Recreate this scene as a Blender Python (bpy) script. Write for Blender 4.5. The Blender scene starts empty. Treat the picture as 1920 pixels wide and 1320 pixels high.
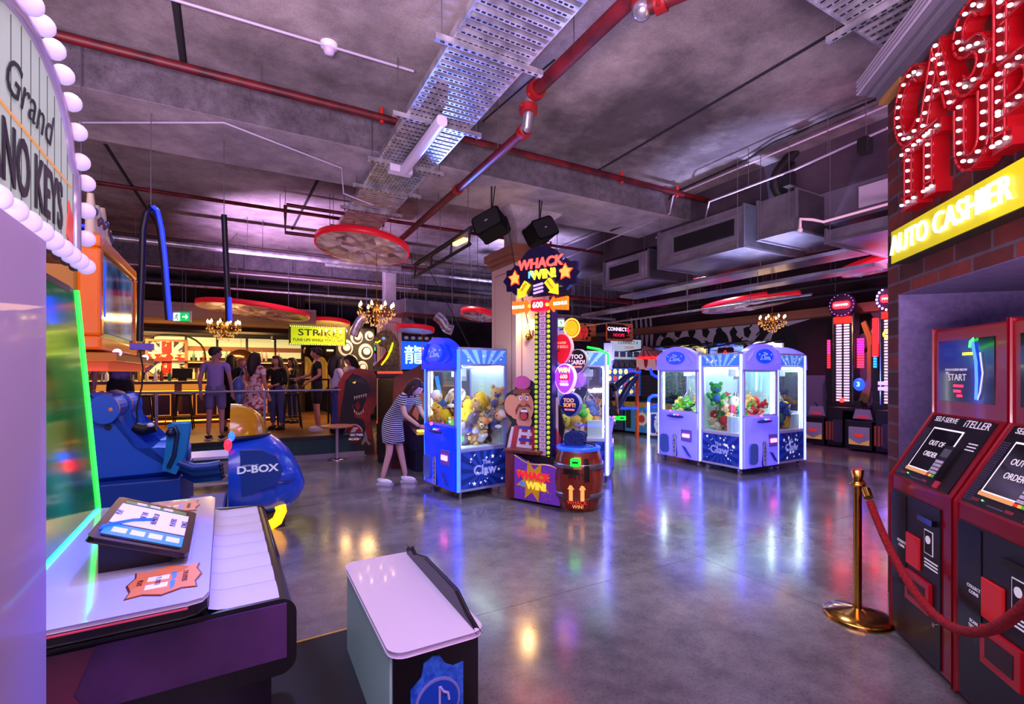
import bpy, math, random
from mathutils import Vector, Matrix
PI=math.pi; R=math.radians
# ---------------------------------------------------------------- camera, world, lights, exposure
scn=bpy.context.scene; COL=scn.collection
F=900.0; HZ=700.0; CAMH=1.6
cd=bpy.data.cameras.new('camera'); cam=bpy.data.objects.new('camera',cd); COL.objects.link(cam)
cam.location=(0,0,CAMH); cam.rotation_euler=(R(90),0,0)
cd.sensor_width=36; cd.lens=F/1920*36; cd.shift_y=(HZ-660)/1920; cd.clip_start=.02; cd.clip_end=100
scn.camera=cam
scn.view_settings.view_transform='Standard'; scn.view_settings.look='None'
scn.view_settings.exposure=0.76; scn.view_settings.gamma=1; scn.view_settings.use_curve_mapping=False
w=bpy.data.worlds.new('world'); scn.world=w; w.use_nodes=True
w.node_tree.nodes['Background'].inputs[0].default_value=(.40,.27,.66,1)
w.node_tree.nodes['Background'].inputs[1].default_value=.62
def light(kind,loc,color,power,size=.3,target=None,angle=None,sizey=None):
    l=bpy.data.lights.new('room_light',kind); l.color=color; l.energy=power
    if kind=='AREA':
        l.size=size
        if sizey: l.shape='RECTANGLE'; l.size_y=sizey
    else: l.shadow_soft_size=size
    if kind=='SPOT': l.spot_size=R(angle or 90); l.spot_blend=.7
    o=bpy.data.objects.new('room_light',l); COL.objects.link(o); o.location=loc
    if target is not None:
        o.rotation_euler=(Vector(target)-Vector(loc)).to_track_quat('-Z','Y').to_euler()
    return o
# added fill washes around the viewer and a blue deck spot, no fixtures
light('AREA',(-.5,-2.2,1.0),(1.0,.69,.93),1080,3.4,(-.5,-2.25,4.5))
light('AREA',(4.8,-.6,1.0),(1.0,.45,.80),520,2.2,(4.8,-.65,4.5))
light('AREA',(-.6,1.0,4.3),(.74,.66,.96),80,2.6,(-.6,1.1,0))
light('SPOT',(-1.15,2.3,3.1),(.03,.06,1.0),420,.08,(-1.42,1.62,.9),40)
light('AREA',(2.2,.6,4.2),(1.0,.25,.6),55,1.4,(2.6,2.0,0))
# added fill spots under the ceiling, without lamp bodies
FILL_SPOTS=[((-4.2,6.6,4.38),(-3.4,5.2,0),(.40,.45,1.0),300,95),
       ((1.9,4.9,4.38),(1.6,6.0,0),(.86,.84,.96),330,100),
       ((3.9,9.6,4.0),(3.6,9.4,0),(.8,.78,1.0),280,100),
       ((-1.2,9.4,4.38),(-1.9,8.6,0),(1.0,.55,.55),200,90),
       ((6.4,9.6,4.0),(7.6,10.4,1.2),(1.0,.25,.65),160,95)]
for a in FILL_SPOTS: light('SPOT',(a[0][0],a[0][1],a[0][2]-.16),a[2],a[3],.06,a[1],a[4])
light('SPOT',(-.95,6.6,3.2),(.12,.22,1.0),150,.05,(-.25,4.6,4.0),42)  # added unseen spots, here and below, tinting tray, ducts and rear ceiling
light('SPOT',(.9,4.4,2.9),(.2,.3,1.0),90,.05,(.0,3.6,4.0),50)
light('SPOT',(3.2,6.2,2.4),(.55,.55,1.0),300,.05,(3.3,6.4,3.4),80)
light('SPOT',(5.6,6.0,2.6),(1,.3,.6),240,.05,(5.2,6.4,3.6),90)
light('SPOT',(-4.6,8.6,2.9),(.85,.5,1.0),420,.05,(-4.2,9.6,4.5),130)
light('SPOT',(.2,10.6,3.0),(.6,.5,1.0),300,.05,(.4,11.4,4.5),130)
# bar ceiling warm light
light('AREA',(-8.4,12.0,2.82),(1.0,.55,.18),190,4.5,(-8.4,12.0,0),sizey=.5)
light('AREA',(-3.9,12.8,2.9),(1.0,.55,.22),90,1.5,(-3.9,12.8,0))

# ---------------------------------------------------------------- frames
A=Vector((-.482,.876,0)); B=Vector((.876,.482,0))
def P(px,py,d): return Vector(((px-960)/F*d,d,CAMH+(HZ-py)/F*d))
def G(px,py,z=0):
    d=(CAMH-z)*F/(py-HZ); return Vector(((px-960)/F*d,d,z))
def AB(o,a,b,z=0):
    v=Vector((o[0],o[1],0))+A*a+B*b; v.z=z; return v
# ---------------------------------------------------------------- materials
def s2l(c):
    if isinstance(c,str):
        c=c.lstrip('#'); c=[int(c[i:i+2],16)/255 for i in (0,2,4)]
    return tuple((x/12.92 if x<=.04045 else ((x+.055)/1.055)**2.4) for x in c[:3])+(1,)
MC={}
def mat(c,rough=.5,metal=0,em=0,emc=None,coat=0,alpha=1,sss=0,spec=None):
    k=(c,rough,metal,em,emc,coat,alpha,spec)
    if k in MC: return MC[k]
    m=bpy.data.materials.new('surface'); m.use_nodes=True; b=m.node_tree.nodes['Principled BSDF']
    b.inputs['Base Color'].default_value=s2l(c); b.inputs['Roughness'].default_value=rough
    b.inputs['Metallic'].default_value=metal
    if em: b.inputs['Emission Color'].default_value=s2l(emc or c); b.inputs['Emission Strength'].default_value=em
    if coat: b.inputs['Coat Weight'].default_value=coat; b.inputs['Coat Roughness'].default_value=.05
    if alpha<1: b.inputs['Alpha'].default_value=alpha
    if spec is not None: b.inputs['Specular IOR Level'].default_value=spec
    MC[k]=m; return m
def nodes_mat(name):
    m=bpy.data.materials.new(name); m.use_nodes=True; nt=m.node_tree
    return m,nt,nt.nodes['Principled BSDF']
def noise_mat(name,c1,c2,scale=4,rough=.8,metal=0,detail=6,bump=0,lo=.35,hi=.65,rough2=None,stretch=(1,1,1),coat=0):
    m,nt,b=nodes_mat(name); N=nt.nodes; L=nt.links
    tc=N.new('ShaderNodeTexCoord'); mp=N.new('ShaderNodeMapping'); mp.inputs['Scale'].default_value=stretch
    L.new(tc.outputs['Object'],mp.inputs[0])
    n=N.new('ShaderNodeTexNoise'); n.inputs['Scale'].default_value=scale; n.inputs['Detail'].default_value=detail
    L.new(mp.outputs[0],n.inputs['Vector'])
    r=N.new('ShaderNodeValToRGB'); e=r.color_ramp.elements
    e[0].position=lo; e[1].position=hi; e[0].color=s2l(c1); e[1].color=s2l(c2)
    L.new(n.outputs[0],r.inputs[0]); L.new(r.outputs[0],b.inputs['Base Color'])
    b.inputs['Roughness'].default_value=rough; b.inputs['Metallic'].default_value=metal
    if coat: b.inputs['Coat Weight'].default_value=coat; b.inputs['Coat Roughness'].default_value=.06
    if rough2 is not None:
        mr=N.new('ShaderNodeMapRange'); mr.inputs['To Min'].default_value=rough; mr.inputs['To Max'].default_value=rough2
        L.new(n.outputs[0],mr.inputs[0]); L.new(mr.outputs[0],b.inputs['Roughness'])
    if bump:
        bp=N.new('ShaderNodeBump'); bp.inputs['Strength'].default_value=bump; bp.inputs['Distance'].default_value=.02
        L.new(n.outputs[0],bp.inputs['Height']); L.new(bp.outputs[0],b.inputs['Normal'])
    return m
def concrete_mat(name,c1,c2,c3,big=.5,rough=.85):
    m,nt,b=nodes_mat(name); N=nt.nodes; L=nt.links
    tc=N.new('ShaderNodeTexCoord')
    def noise(s,d,lo,hi,a,bb,rg=.6):
        n=N.new('ShaderNodeTexNoise'); n.inputs['Scale'].default_value=s; n.inputs['Detail'].default_value=d; n.inputs['Roughness'].default_value=rg
        L.new(tc.outputs['Object'],n.inputs['Vector']); r=N.new('ShaderNodeValToRGB'); e=r.color_ramp.elements
        e[0].position=lo; e[1].position=hi; e[0].color=a; e[1].color=bb; L.new(n.outputs[0],r.inputs[0]); return r,n
    r1,n1=noise(big,8,.36,.64,s2l(c1),s2l(c2),.68)
    r2,n2=noise(big*7,8,.40,.72,(1,1,1,1),s2l(c3),.7)
    r3,n3=noise(60,4,.36,.5,(.62,.62,.62,1),(1,1,1,1))
    mx=N.new('ShaderNodeMixRGB'); mx.blend_type='MULTIPLY'; mx.inputs[0].default_value=.62
    L.new(r1.outputs[0],mx.inputs[1]); L.new(r2.outputs[0],mx.inputs[2])
    m2=N.new('ShaderNodeMixRGB'); m2.blend_type='MULTIPLY'; m2.inputs[0].default_value=.6
    L.new(mx.outputs[0],m2.inputs[1]); L.new(r3.outputs[0],m2.inputs[2])
    L.new(m2.outputs[0],b.inputs['Base Color']); b.inputs['Roughness'].default_value=rough
    bp=N.new('ShaderNodeBump'); bp.inputs['Strength'].default_value=.25; bp.inputs['Distance'].default_value=.01
    L.new(n3.outputs[0],bp.inputs['Height']); L.new(bp.outputs[0],b.inputs['Normal'])
    return m
def floor_mat():
    m=concrete_mat('polished_concrete','#57565c','#8a888c','#a8a6aa',.7,.2); nt=m.node_tree; N=nt.nodes; L=nt.links
    b=N['Principled BSDF']; tc=[n for n in N if n.type=='TEX_COORD'][0]
    for n in list(N):
        if n.type=='BUMP': n.inputs['Strength'].default_value=.02
    n=N.new('ShaderNodeTexNoise'); n.inputs['Scale'].default_value=1.6; n.inputs['Detail'].default_value=6
    L.new(tc.outputs['Object'],n.inputs['Vector'])
    mr=N.new('ShaderNodeMapRange'); mr.inputs['From Min'].default_value=.3; mr.inputs['From Max'].default_value=.7
    mr.inputs['To Min'].default_value=.13; mr.inputs['To Max'].default_value=.27
    L.new(n.outputs[0],mr.inputs[0]); L.new(mr.outputs[0],b.inputs['Roughness'])
    b.inputs['Specular IOR Level'].default_value=.9; b.inputs['Coat Weight'].default_value=.35; b.inputs['Coat Roughness'].default_value=.12
    return m
def brick_mat(name,c1,c2,mortar,scale=4):
    m,nt,b=nodes_mat(name); N=nt.nodes; L=nt.links
    tc=N.new('ShaderNodeTexCoord'); sp=N.new('ShaderNodeSeparateXYZ'); cb=N.new('ShaderNodeCombineXYZ'); ad=N.new('ShaderNodeMath')
    L.new(tc.outputs['Object'],sp.inputs[0]); L.new(sp.outputs[0],ad.inputs[0]); L.new(sp.outputs[1],ad.inputs[1])
    L.new(ad.outputs[0],cb.inputs[0]); L.new(sp.outputs[2],cb.inputs[1])
    t=N.new('ShaderNodeTexBrick'); t.inputs['Color1'].default_value=s2l(c1); t.inputs['Color2'].default_value=s2l(c2); t.inputs['Mortar'].default_value=s2l(mortar)
    t.inputs['Scale'].default_value=scale; t.inputs['Mortar Size'].default_value=.03; t.inputs['Brick Width'].default_value=.9; t.inputs['Row Height'].default_value=.36
    L.new(cb.outputs[0],t.inputs['Vector'])
    n=N.new('ShaderNodeTexNoise'); n.inputs['Scale'].default_value=9; n.inputs['Detail'].default_value=5; L.new(tc.outputs['Object'],n.inputs['Vector'])
    mx=N.new('ShaderNodeMixRGB'); mx.blend_type='MULTIPLY'; mx.inputs[0].default_value=.62
    L.new(t.outputs[0],mx.inputs[1]); r=N.new('ShaderNodeValToRGB'); r.color_ramp.elements[0].position=.3; r.color_ramp.elements[1].position=.6
    r.color_ramp.elements[0].color=(.35,.35,.35,1); L.new(n.outputs[0],r.inputs[0]); L.new(r.outputs[0],mx.inputs[2])
    L.new(mx.outputs[0],b.inputs['Base Color']); b.inputs['Roughness'].default_value=.75
    bp=N.new('ShaderNodeBump'); bp.inputs['Strength'].default_value=.8; bp.inputs['Distance'].default_value=.02; bp.invert=True
    L.new(t.outputs['Fac'],bp.inputs['Height']); L.new(bp.outputs[0],b.inputs['Normal'])
    return m
def glass_mat(name,tint='#ffffff',refl=.12,haze=0,hazec='#b8a8d8'):
    m=bpy.data.materials.new(name); m.use_nodes=True; nt=m.node_tree; N=nt.nodes; L=nt.links; N.clear()
    o=N.new('ShaderNodeOutputMaterial'); t=N.new('ShaderNodeBsdfTransparent'); g=N.new('ShaderNodeBsdfGlossy'); mx=N.new('ShaderNodeMixShader')
    t.inputs[0].default_value=s2l(tint); g.inputs['Roughness'].default_value=.03; mx.inputs[0].default_value=refl
    L.new(t.outputs[0],mx.inputs[1]); L.new(g.outputs[0],mx.inputs[2])
    last=mx
    if haze:
        d=N.new('ShaderNodeBsdfDiffuse'); d.inputs[0].default_value=s2l(hazec); m2=N.new('ShaderNodeMixShader'); m2.inputs[0].default_value=haze
        L.new(mx.outputs[0],m2.inputs[1]); L.new(d.outputs[0],m2.inputs[2]); last=m2
    L.new(last.outputs[0],o.inputs[0]); return m
# ---------------------------------------------------------------- mesh builder
class MB:
    def __init__(s): s.v=[]; s.f=[]; s.mi=[]; s.sm=[]; s.mats=[]; s.M=Matrix.Identity(4)
    def m_(s,m):
        if m not in s.mats: s.mats.append(m)
        return s.mats.index(m)
    def add(s,vs,fs,m,smooth=False,M=None):
        k=len(s.v); T=s.M@M if M is not None else s.M
        s.v+=[tuple(T@Vector(p)) for p in vs]; i=s.m_(m)
        for f in fs: s.f.append([a+k for a in f]); s.mi.append(i); s.sm.append(smooth)
        return s
    def box(s,x0,x1,y0,y1,z0,z1,m,M=None):
        vs=[(x,y,z) for x in (x0,x1) for y in (y0,y1) for z in (z0,z1)]
        return s.add(vs,[(0,1,3,2),(4,6,7,5),(0,4,5,1),(2,3,7,6),(0,2,6,4),(1,5,7,3)],m,False,M)
    def prism(s,poly,ax,a,b,m,M=None,smooth=False):
        n=len(poly)
        def q(p,t): return {'y':(p[0],t,p[1]),'x':(t,p[0],p[1]),'z':(p[0],p[1],t)}[ax]
        vs=[q(p,a) for p in poly]+[q(p,b) for p in poly]
        s.add(vs,[list(range(n)),list(range(2*n-1,n-1,-1))],m,False,M)
        k=len(s.v)-2*n; i=s.m_(m)
        for j in range(n): s.f.append([k+j,k+(j+1)%n,k+n+(j+1)%n,k+n+j]); s.mi.append(i); s.sm.append(smooth)
        return s
    def tube(s,pts,r,m,n=8,closed=False,M=None,flat=None):
        pts=[Vector(p) for p in pts]; N=len(pts); rs=r if isinstance(r,(list,tuple)) else [r]*N
        vs=[]; up=None
        for i,p in enumerate(pts):
            if closed: t=pts[(i+1)%N]-pts[i-1]
            else: t=pts[min(i+1,N-1)]-pts[max(i-1,0)]
            if t.length<1e-9: t=Vector((0,0,1))
            t.normalize()
            if up is None: up=Vector((0,0,1)) if abs(t.z)<.9 else Vector((1,0,0))
            u=up-t*up.dot(t)
            if u.length<1e-4: u=Vector((1,0,0))-t*t.x
            u.normalize(); up=u; w=t.cross(u)
            for j in range(n):
                a=2*PI*j/n; fl=flat or 1
                vs.append(p+(u*math.cos(a)+w*math.sin(a)*fl)*rs[i])
        fs=[]
        for i in range(N if closed else N-1):
            i2=(i+1)%N
            for j in range(n): fs.append((i*n+j,i*n+(j+1)%n,i2*n+(j+1)%n,i2*n+j))
        s.add(vs,fs,m,True,M)
        if not closed: s.add([tuple(v) for v in vs[:n]],[list(range(n-1,-1,-1))],m,False,M); s.add([tuple(v) for v in vs[-n:]],[list(range(n))],m,False,M)
        return s
    def cyl(s,p,q,r,m,n=12,M=None): return s.tube([p,q],r,m,n,M=M)
    def lathe(s,prof,m,n=24,c=(0,0,0),M=None,sx=1,sy=1,smooth=True,cap=True):
        vs=[]
        for r,z in prof:
            for j in range(n): a=2*PI*j/n; vs.append((c[0]+r*math.cos(a)*sx,c[1]+r*math.sin(a)*sy,c[2]+z))
        fs=[]; K=len(prof)
        for i in range(K-1):
            for j in range(n): fs.append((i*n+j,i*n+(j+1)%n,(i+1)*n+(j+1)%n,(i+1)*n+j))
        s.add(vs,fs,m,smooth,M)
        if cap: s.add(vs[:n],[list(range(n-1,-1,-1))],m,False,M); s.add(vs[-n:],[list(range(n))],m,False,M)
        return s
    def ell(s,c,r,m,n=12,M=None,rot=None):
        if not isinstance(r,(tuple,list)): r=(r,r,r)
        k=max(5,n//2+1); vs=[(0,0,-1)]
        for i in range(1,k):
            t=-PI/2+PI*i/k
            for j in range(n): a=2*PI*j/n; vs.append((math.cos(t)*math.cos(a),math.cos(t)*math.sin(a),math.sin(t)))
        vs.append((0,0,1)); E=len(vs)-1; fs=[]
        for j in range(n): fs.append((0,1+(j+1)%n,1+j)); fs.append((E,E-n+j,E-n+(j+1)%n))
        for i in range(k-2):
            for j in range(n): a=1+i*n; fs.append((a+j,a+(j+1)%n,a+n+(j+1)%n,a+n+j))
        T=Matrix.Translation(c)
        if rot: T=T@Matrix.Rotation(rot[2],4,'Z')@Matrix.Rotation(rot[1],4,'Y')@Matrix.Rotation(rot[0],4,'X')
        T=T@Matrix.Diagonal((r[0],r[1],r[2],1))
        if M is not None: T=M@T
        return s.add(vs,fs,m,True,T)
    def mesh(s,name):
        me=bpy.data.meshes.new(name); me.from_pydata(s.v,[],s.f); 
        for m in s.mats: me.materials.append(m)
        me.polygons.foreach_set('material_index',s.mi); me.polygons.foreach_set('use_smooth',s.sm); me.update()
        return me
    def build(s,name,parent=None,loc=None,bevel=0,rz=None):
        o=bpy.data.objects.new(name,s.mesh(name)); COL.objects.link(o)
        if parent: o.parent=parent
        if loc is not None: o.location=loc
        if rz is not None: o.rotation_euler=(0,0,rz)
        if bevel:
            b=o.modifiers.new('bevel','BEVEL'); b.width=bevel; b.segments=2; b.limit_method='ANGLE'; b.angle_limit=R(40)
        return o
def tag(o,label,cat,group=None,kind=None):
    if label: o['label']=label
    if cat: o['category']=cat
    if group: o['group']=group
    if kind: o['kind']=kind
    return o
def thing(name,label,cat,loc=(0,0,0),rz=0,group=None):
    o=bpy.data.objects.new(name,None); COL.objects.link(o); o.location=loc; o.rotation_euler=(0,0,rz); o.empty_display_size=.1
    return tag(o,label,cat,group)
def struct(o): o['kind']='structure'; return o
TXC={}
def txt(s,size,m,parent,loc,rz=0,rx=R(90),ry=0,ext=.003,align='CENTER',sx=1,shear=0,off=0,name='lettering',M=None,space=1):
    k=(s,size,ext,align,shear,off,space)
    if k not in TXC:
        c=bpy.data.curves.new('t','FONT'); c.body=s; c.size=size; c.extrude=ext; c.align_x=align; c.align_y='CENTER'; c.shear=shear; c.offset=off; c.space_character=space; c.resolution_u=3
        o=bpy.data.objects.new('t',c); COL.objects.link(o)
        dg=bpy.context.evaluated_depsgraph_get(); me=bpy.data.meshes.new_from_object(o.evaluated_get(dg))
        bpy.data.objects.remove(o); TXC[k]=me
    me=TXC[k].copy(); me.materials.clear(); me.materials.append(m)
    o=bpy.data.objects.new(name,me); COL.objects.link(o); o.scale=(sx,1,1)
    if parent: o.parent=parent
    o.location=loc; o.rotation_euler=(rx,ry,rz)
    if M is not None: o.matrix_local=M@Matrix.Diagonal((sx,1,1,1))
    return o
def skin(pts,edges,rad,m,name,parent=None,sub=1,extra=None):
    me=bpy.data.meshes.new(name); me.from_pydata([tuple(p) for p in pts],edges,[])
    o=bpy.data.objects.new(name,me); COL.objects.link(o)
    md=o.modifiers.new('s','SKIN'); md.use_smooth_shade=True
    for i,v in enumerate(me.skin_vertices[0].data):
        r=rad[i]; v.radius=(r if isinstance(r,(tuple,list)) else (r,r)); v.use_root=(i==0)
    o.modifiers.new('u','SUBSURF').levels=sub
    dg=bpy.context.evaluated_depsgraph_get(); me2=bpy.data.meshes.new_from_object(o.evaluated_get(dg))
    bpy.data.objects.remove(o)
    b=MB(); vs=[tuple(v.co) for v in me2.vertices]; b.add(vs,[list(p.vertices) for p in me2.polygons],m,True)
    if extra: extra(b)
    return b.build(name,parent)
def star(r1,r2,cx,cz,n=5,a0=PI/2): return [((r1 if i%2==0 else r2)*math.cos(a0+PI*i/n)+cx,(r1 if i%2==0 else r2)*math.sin(a0+PI*i/n)+cz) for i in range(2*n)]
def circ(r,cx=0,cz=0,n=24,rz=None): rz=rz or r; return [(cx+r*math.cos(2*PI*i/n),cz+rz*math.sin(2*PI*i/n)) for i in range(n)]
def rrect(x0,x1,z0,z1,r,n=4):
    p=[]
    for cx,cz,a in ((x1-r,z1-r,0),(x0+r,z1-r,90),(x0+r,z0+r,180),(x1-r,z0+r,270)):
        for i in range(n+1): t=R(a+90*i/n); p.append((cx+r*math.cos(t),cz+r*math.sin(t)))
    return p
def fan(b,x0,x1,z0,z1,cx,cz,n,ax,t0,t1,m1,m2):
    # sun-ray panel: wedges clipped to the rectangle
    def hit(a):
        dx,dz=math.cos(a),math.sin(a); t=1e9
        if dx>1e-9: t=min(t,(x1-cx)/dx)
        if dx<-1e-9: t=min(t,(x0-cx)/dx)
        if dz>1e-9: t=min(t,(z1-cz)/dz)
        if dz<-1e-9: t=min(t,(z0-cz)/dz)
        return (cx+dx*t,cz+dz*t)
    cs=sorted([(math.atan2(z-cz,x-cx)%(2*PI),(x,z)) for x in (x0,x1) for z in (z0,z1)])
    for i in range(n):
        a,c=2*PI*i/n,2*PI*(i+1)/n
        pl=[(cx,cz),hit(a)]+[q for ang,q in cs if a<ang<c]+[hit(c)]
        b.prism(pl,ax,t0,t1,m1 if i%2 else m2)
def arcpts(fn,n): return [fn(i/n) for i in range(n+1)]
# common materials
WHITE=mat('#e8e6f0',.35); CHROME=mat('#c8c8d0',.15,1); STEEL=noise_mat('galvanised','#a09fac','#d3d2dc',9,.3,.75,4,0,.35,.65,.45)
BLACK=mat('#09090c',.6); BLACKG=mat('#08080b',.12,0,coat=.5); DARK=mat('#17151d',.6); RUBBER=mat('#101012',.7)
REDPIPE=noise_mat('red_pipe_paint','#3c060e','#6a0e1a',6,.5); GOLD=mat('#d8a04a',.15,1); GLASS=glass_mat('clear_glass','#f4fbff',.10)
GREYM=mat('#74727c',.4,.6); PURP=mat('#6d5c9a',.6)
# ---------------------------------------------------------------- room shell
AX=math.atan2(B.y,B.x)      # rotation of a frame whose x runs along B and y along A
def room(name,o=(0,0),bevel=0): pass
CONC=concrete_mat('ceiling_concrete','#5c545a','#b8aeb0','#9a9092',.38,.9)
CONC2=concrete_mat('beam_concrete','#8c848c','#c4bac0','#b0a8ae',.6,.9)
BEAM_FACE=concrete_mat('beam_face_concrete','#55505a','#7c7680','#6e6874',1.2,.9)  # darker concrete tone for the beam's front face
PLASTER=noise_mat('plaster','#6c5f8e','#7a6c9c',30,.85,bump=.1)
CZ=4.5
def rb(name,x0,x1,y0,y1,z0,z1,m,bevel=0,o=(0,0)):
    return struct(MB().box(x0,x1,y0,y1,z0,z1,m).build(name,None,(o[0],o[1],0),bevel,AX))
b=MB().box(-16,20,-9,22,-.2,0,floor_mat())
def cut(p,q): 
    T=Matrix.Rotation(-AX,4,'Z'); p=T@p; q=T@q; p.z=q.z=-.0035; b.tube([p,q],.005,mat('#2c2b30',.7),4)
g0=G(873,1160); 
for k in (-1,0,1,2): cut(g0+A*(k*3.4)-B*6,g0+A*(k*3.4)+B*9)
for k in (-1,0,1): cut(g0+B*(k*3.6+2.2)-A*3,g0+B*(k*3.6+2.2)+A*12)
struct(b.build('floor',None,None,0,AX))
FJ=mat('#26242b',.7)
b=MB().box(-16,20,-9,22,CZ,CZ+.3,CONC)
JN=mat('#1c1822',.9)
def joint(px,py,qx,qy,w=.02):
    h=CZ-CAMH-.004; p=Vector(((px-960)/F*h*F/(HZ-py),h*F/(HZ-py),CZ-.004)); q=Vector(((qx-960)/F*h*F/(HZ-qy),h*F/(HZ-qy),CZ-.004))
    # into the rotated frame
    T=Matrix.Rotation(-AX,4,'Z'); p=T@p; q=T@q; b.tube([p,q],w,JN,4)
joint(1060,355,1640,15,.018); joint(324,-40,347,140,.03); joint(197,270,300,430,.022); joint(596,337,548,430,.022)
joint(1040,112,905,228,.012)
for y in (12.5,15.5,): b.box(-16,20,y,y+.03,CZ-.01,CZ,JN)
struct(b.build('ceiling',None,None,0,AX))
# beams along B, built where the photograph shows their edges
bo=Vector((-2.6,4.82,0))
def beam(name,o,w,h,x0=-8,x1=7.2):
    b=MB().box(x0,x1,0,w,CZ-h,CZ+.02,CONC2).box(x0,x1,-.012,0,CZ-h,CZ-.002,BEAM_FACE)
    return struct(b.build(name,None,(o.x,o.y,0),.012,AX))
beam('trim_1',bo,1.18,.4,-8,6.3)
beam("trim_2",bo+A*7.2,1.0,.55,-10,11)
beam("trim_3",bo+A*10.6,1.0,.6,-10,14)
b=MB().box(6.3,7.0,-12,4.2,CZ-.62,CZ+.02,noise_mat('dark_beam','#2c2430','#4a3e4c',1.5,.9)); struct(b.build('trim_4',None,(bo.x,bo.y,0),.012,AX))
# walls
WALLD=noise_mat('dark_wall','#1b1626','#2a2236',3,.8)
rb('wall_back',-12,9.2,17.2,17.4,0,CZ,WALLD)
# right wall with black and white mural (painted shapes are relief-free paint cut-outs)
wr=Vector((7.9,11.6,0)); WR=(wr.x*B.x+wr.y*B.y)
b=MB().box(WR,WR+.2,-4,17.2,1.55,CZ,noise_mat('maroon_wall','#1d0f18','#3a1c28',1.5,.8)).box(WR,WR+.2,-4,17.2,0,1.55,mat('#6b6a86',.7))
MW=mat('#c8c0cc',.7); MK=mat('#0c0a10',.7)
def blob(b,pts,m,t): b.prism(pts,'x',WR-t,WR+.01,m)
def aw(px): # a-coordinate on the right wall seen at column px
    r=(px-960)/F; w=B*WR; return (w.x-r*w.y)/(r*A.y-A.x)
def wz(px,py):
    p=B*WR+A*aw(px); return CAMH+(HZ-py)/F*p.y
def wp(px,py): return (aw(px),wz(px,py))
blob(b,[wp(*q) for q in ((1418,668),(1430,640),(1450,612),(1490,592),(1540,580),(1560,574),(1560,590),(1520,598),(1480,610),(1450,634),(1436,664))],MW,.004)
blob(b,[wp(*q) for q in ((1230,612),(1300,606),(1380,600),(1420,598),(1425,625),(1405,650),(1380,628),(1330,640),(1290,632),(1250,640))],MW,.004)
for q in range(7): 
    x=1238+q*26; blob(b,[wp(x,616+(q%3)*3),wp(x+8,612),wp(x+15,622),wp(x+9,634),wp(x+2,630)],MK,.007)
blob(b,[wp(*q) for q in ((1596,578),(1640,572),(1662,600),(1662,760),(1625,760),(1612,700),(1600,660),(1590,620))],MW,.004)
blob(b,[wp(*q) for q in ((1606,590),(1630,582),(1640,600),(1632,626),(1620,648),(1612,690),(1602,668),(1598,620))],MK,.007)
blob(b,[(a[0],a[1]) for a in [wp(1619+15*math.cos(t*PI/8),640+22*math.sin(t*PI/8)) for t in range(16)]],MK,.009)
blob(b,[(a[0],a[1]) for a in [wp(1619+9*math.cos(t*PI/8),640+15*math.sin(t*PI/8)) for t in range(16)]],MW,.011)
for q in range(4): blob(b,[wp(1585+q*5,700+q*20),wp(1592+q*5,690+q*20),wp(1600+q*5,720+q*20)],MK,.006)
for (cx0,cy0,rx0,ry0,mm,tt) in ((1290,650,34,26,MW,.006),(1290,652,28,21,MK,.008),(1350,640,22,30,MW,.006),(1352,644,15,24,MK,.008),(1250,648,20,24,MW,.006),(1252,650,14,18,MK,.008),(1470,650,26,40,MK,.005)):
    blob(b,[wp(cx0+rx0*math.cos(t_*PI/10),cy0+ry0*math.sin(t_*PI/10)) for t_ in range(20)],mm,tt)
for q in range(24):
    x=1385+(q*17)%50; y=606+(q*11)%34; blob(b,[wp(x+1.6*math.cos(t_*PI/3),y+1.6*math.sin(t_*PI/3)) for t_ in range(6)],MK,.008)
for q in range(5):
    x=1182+q*9; blob(b,[wp(x,596),wp(x+3,596),wp(x+7,630),wp(x+3,668),wp(x+1,630)],MW,.004)
struct(b.build('wall_right',None,None,0,AX))
b=MB().box(WR-.35,WR+.01,-4,17,2.98,3.2,noise_mat('timber_ledge','#84503c','#b07858',2,.6,stretch=(1,.2,1)))
struct(b.build('trim_5',None,None,.01,AX))
# left and far-left enclosure behind the foreground machines
rb('wall_left',-12.2,-12,-6,17.4,0,CZ,WALLD)
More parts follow.
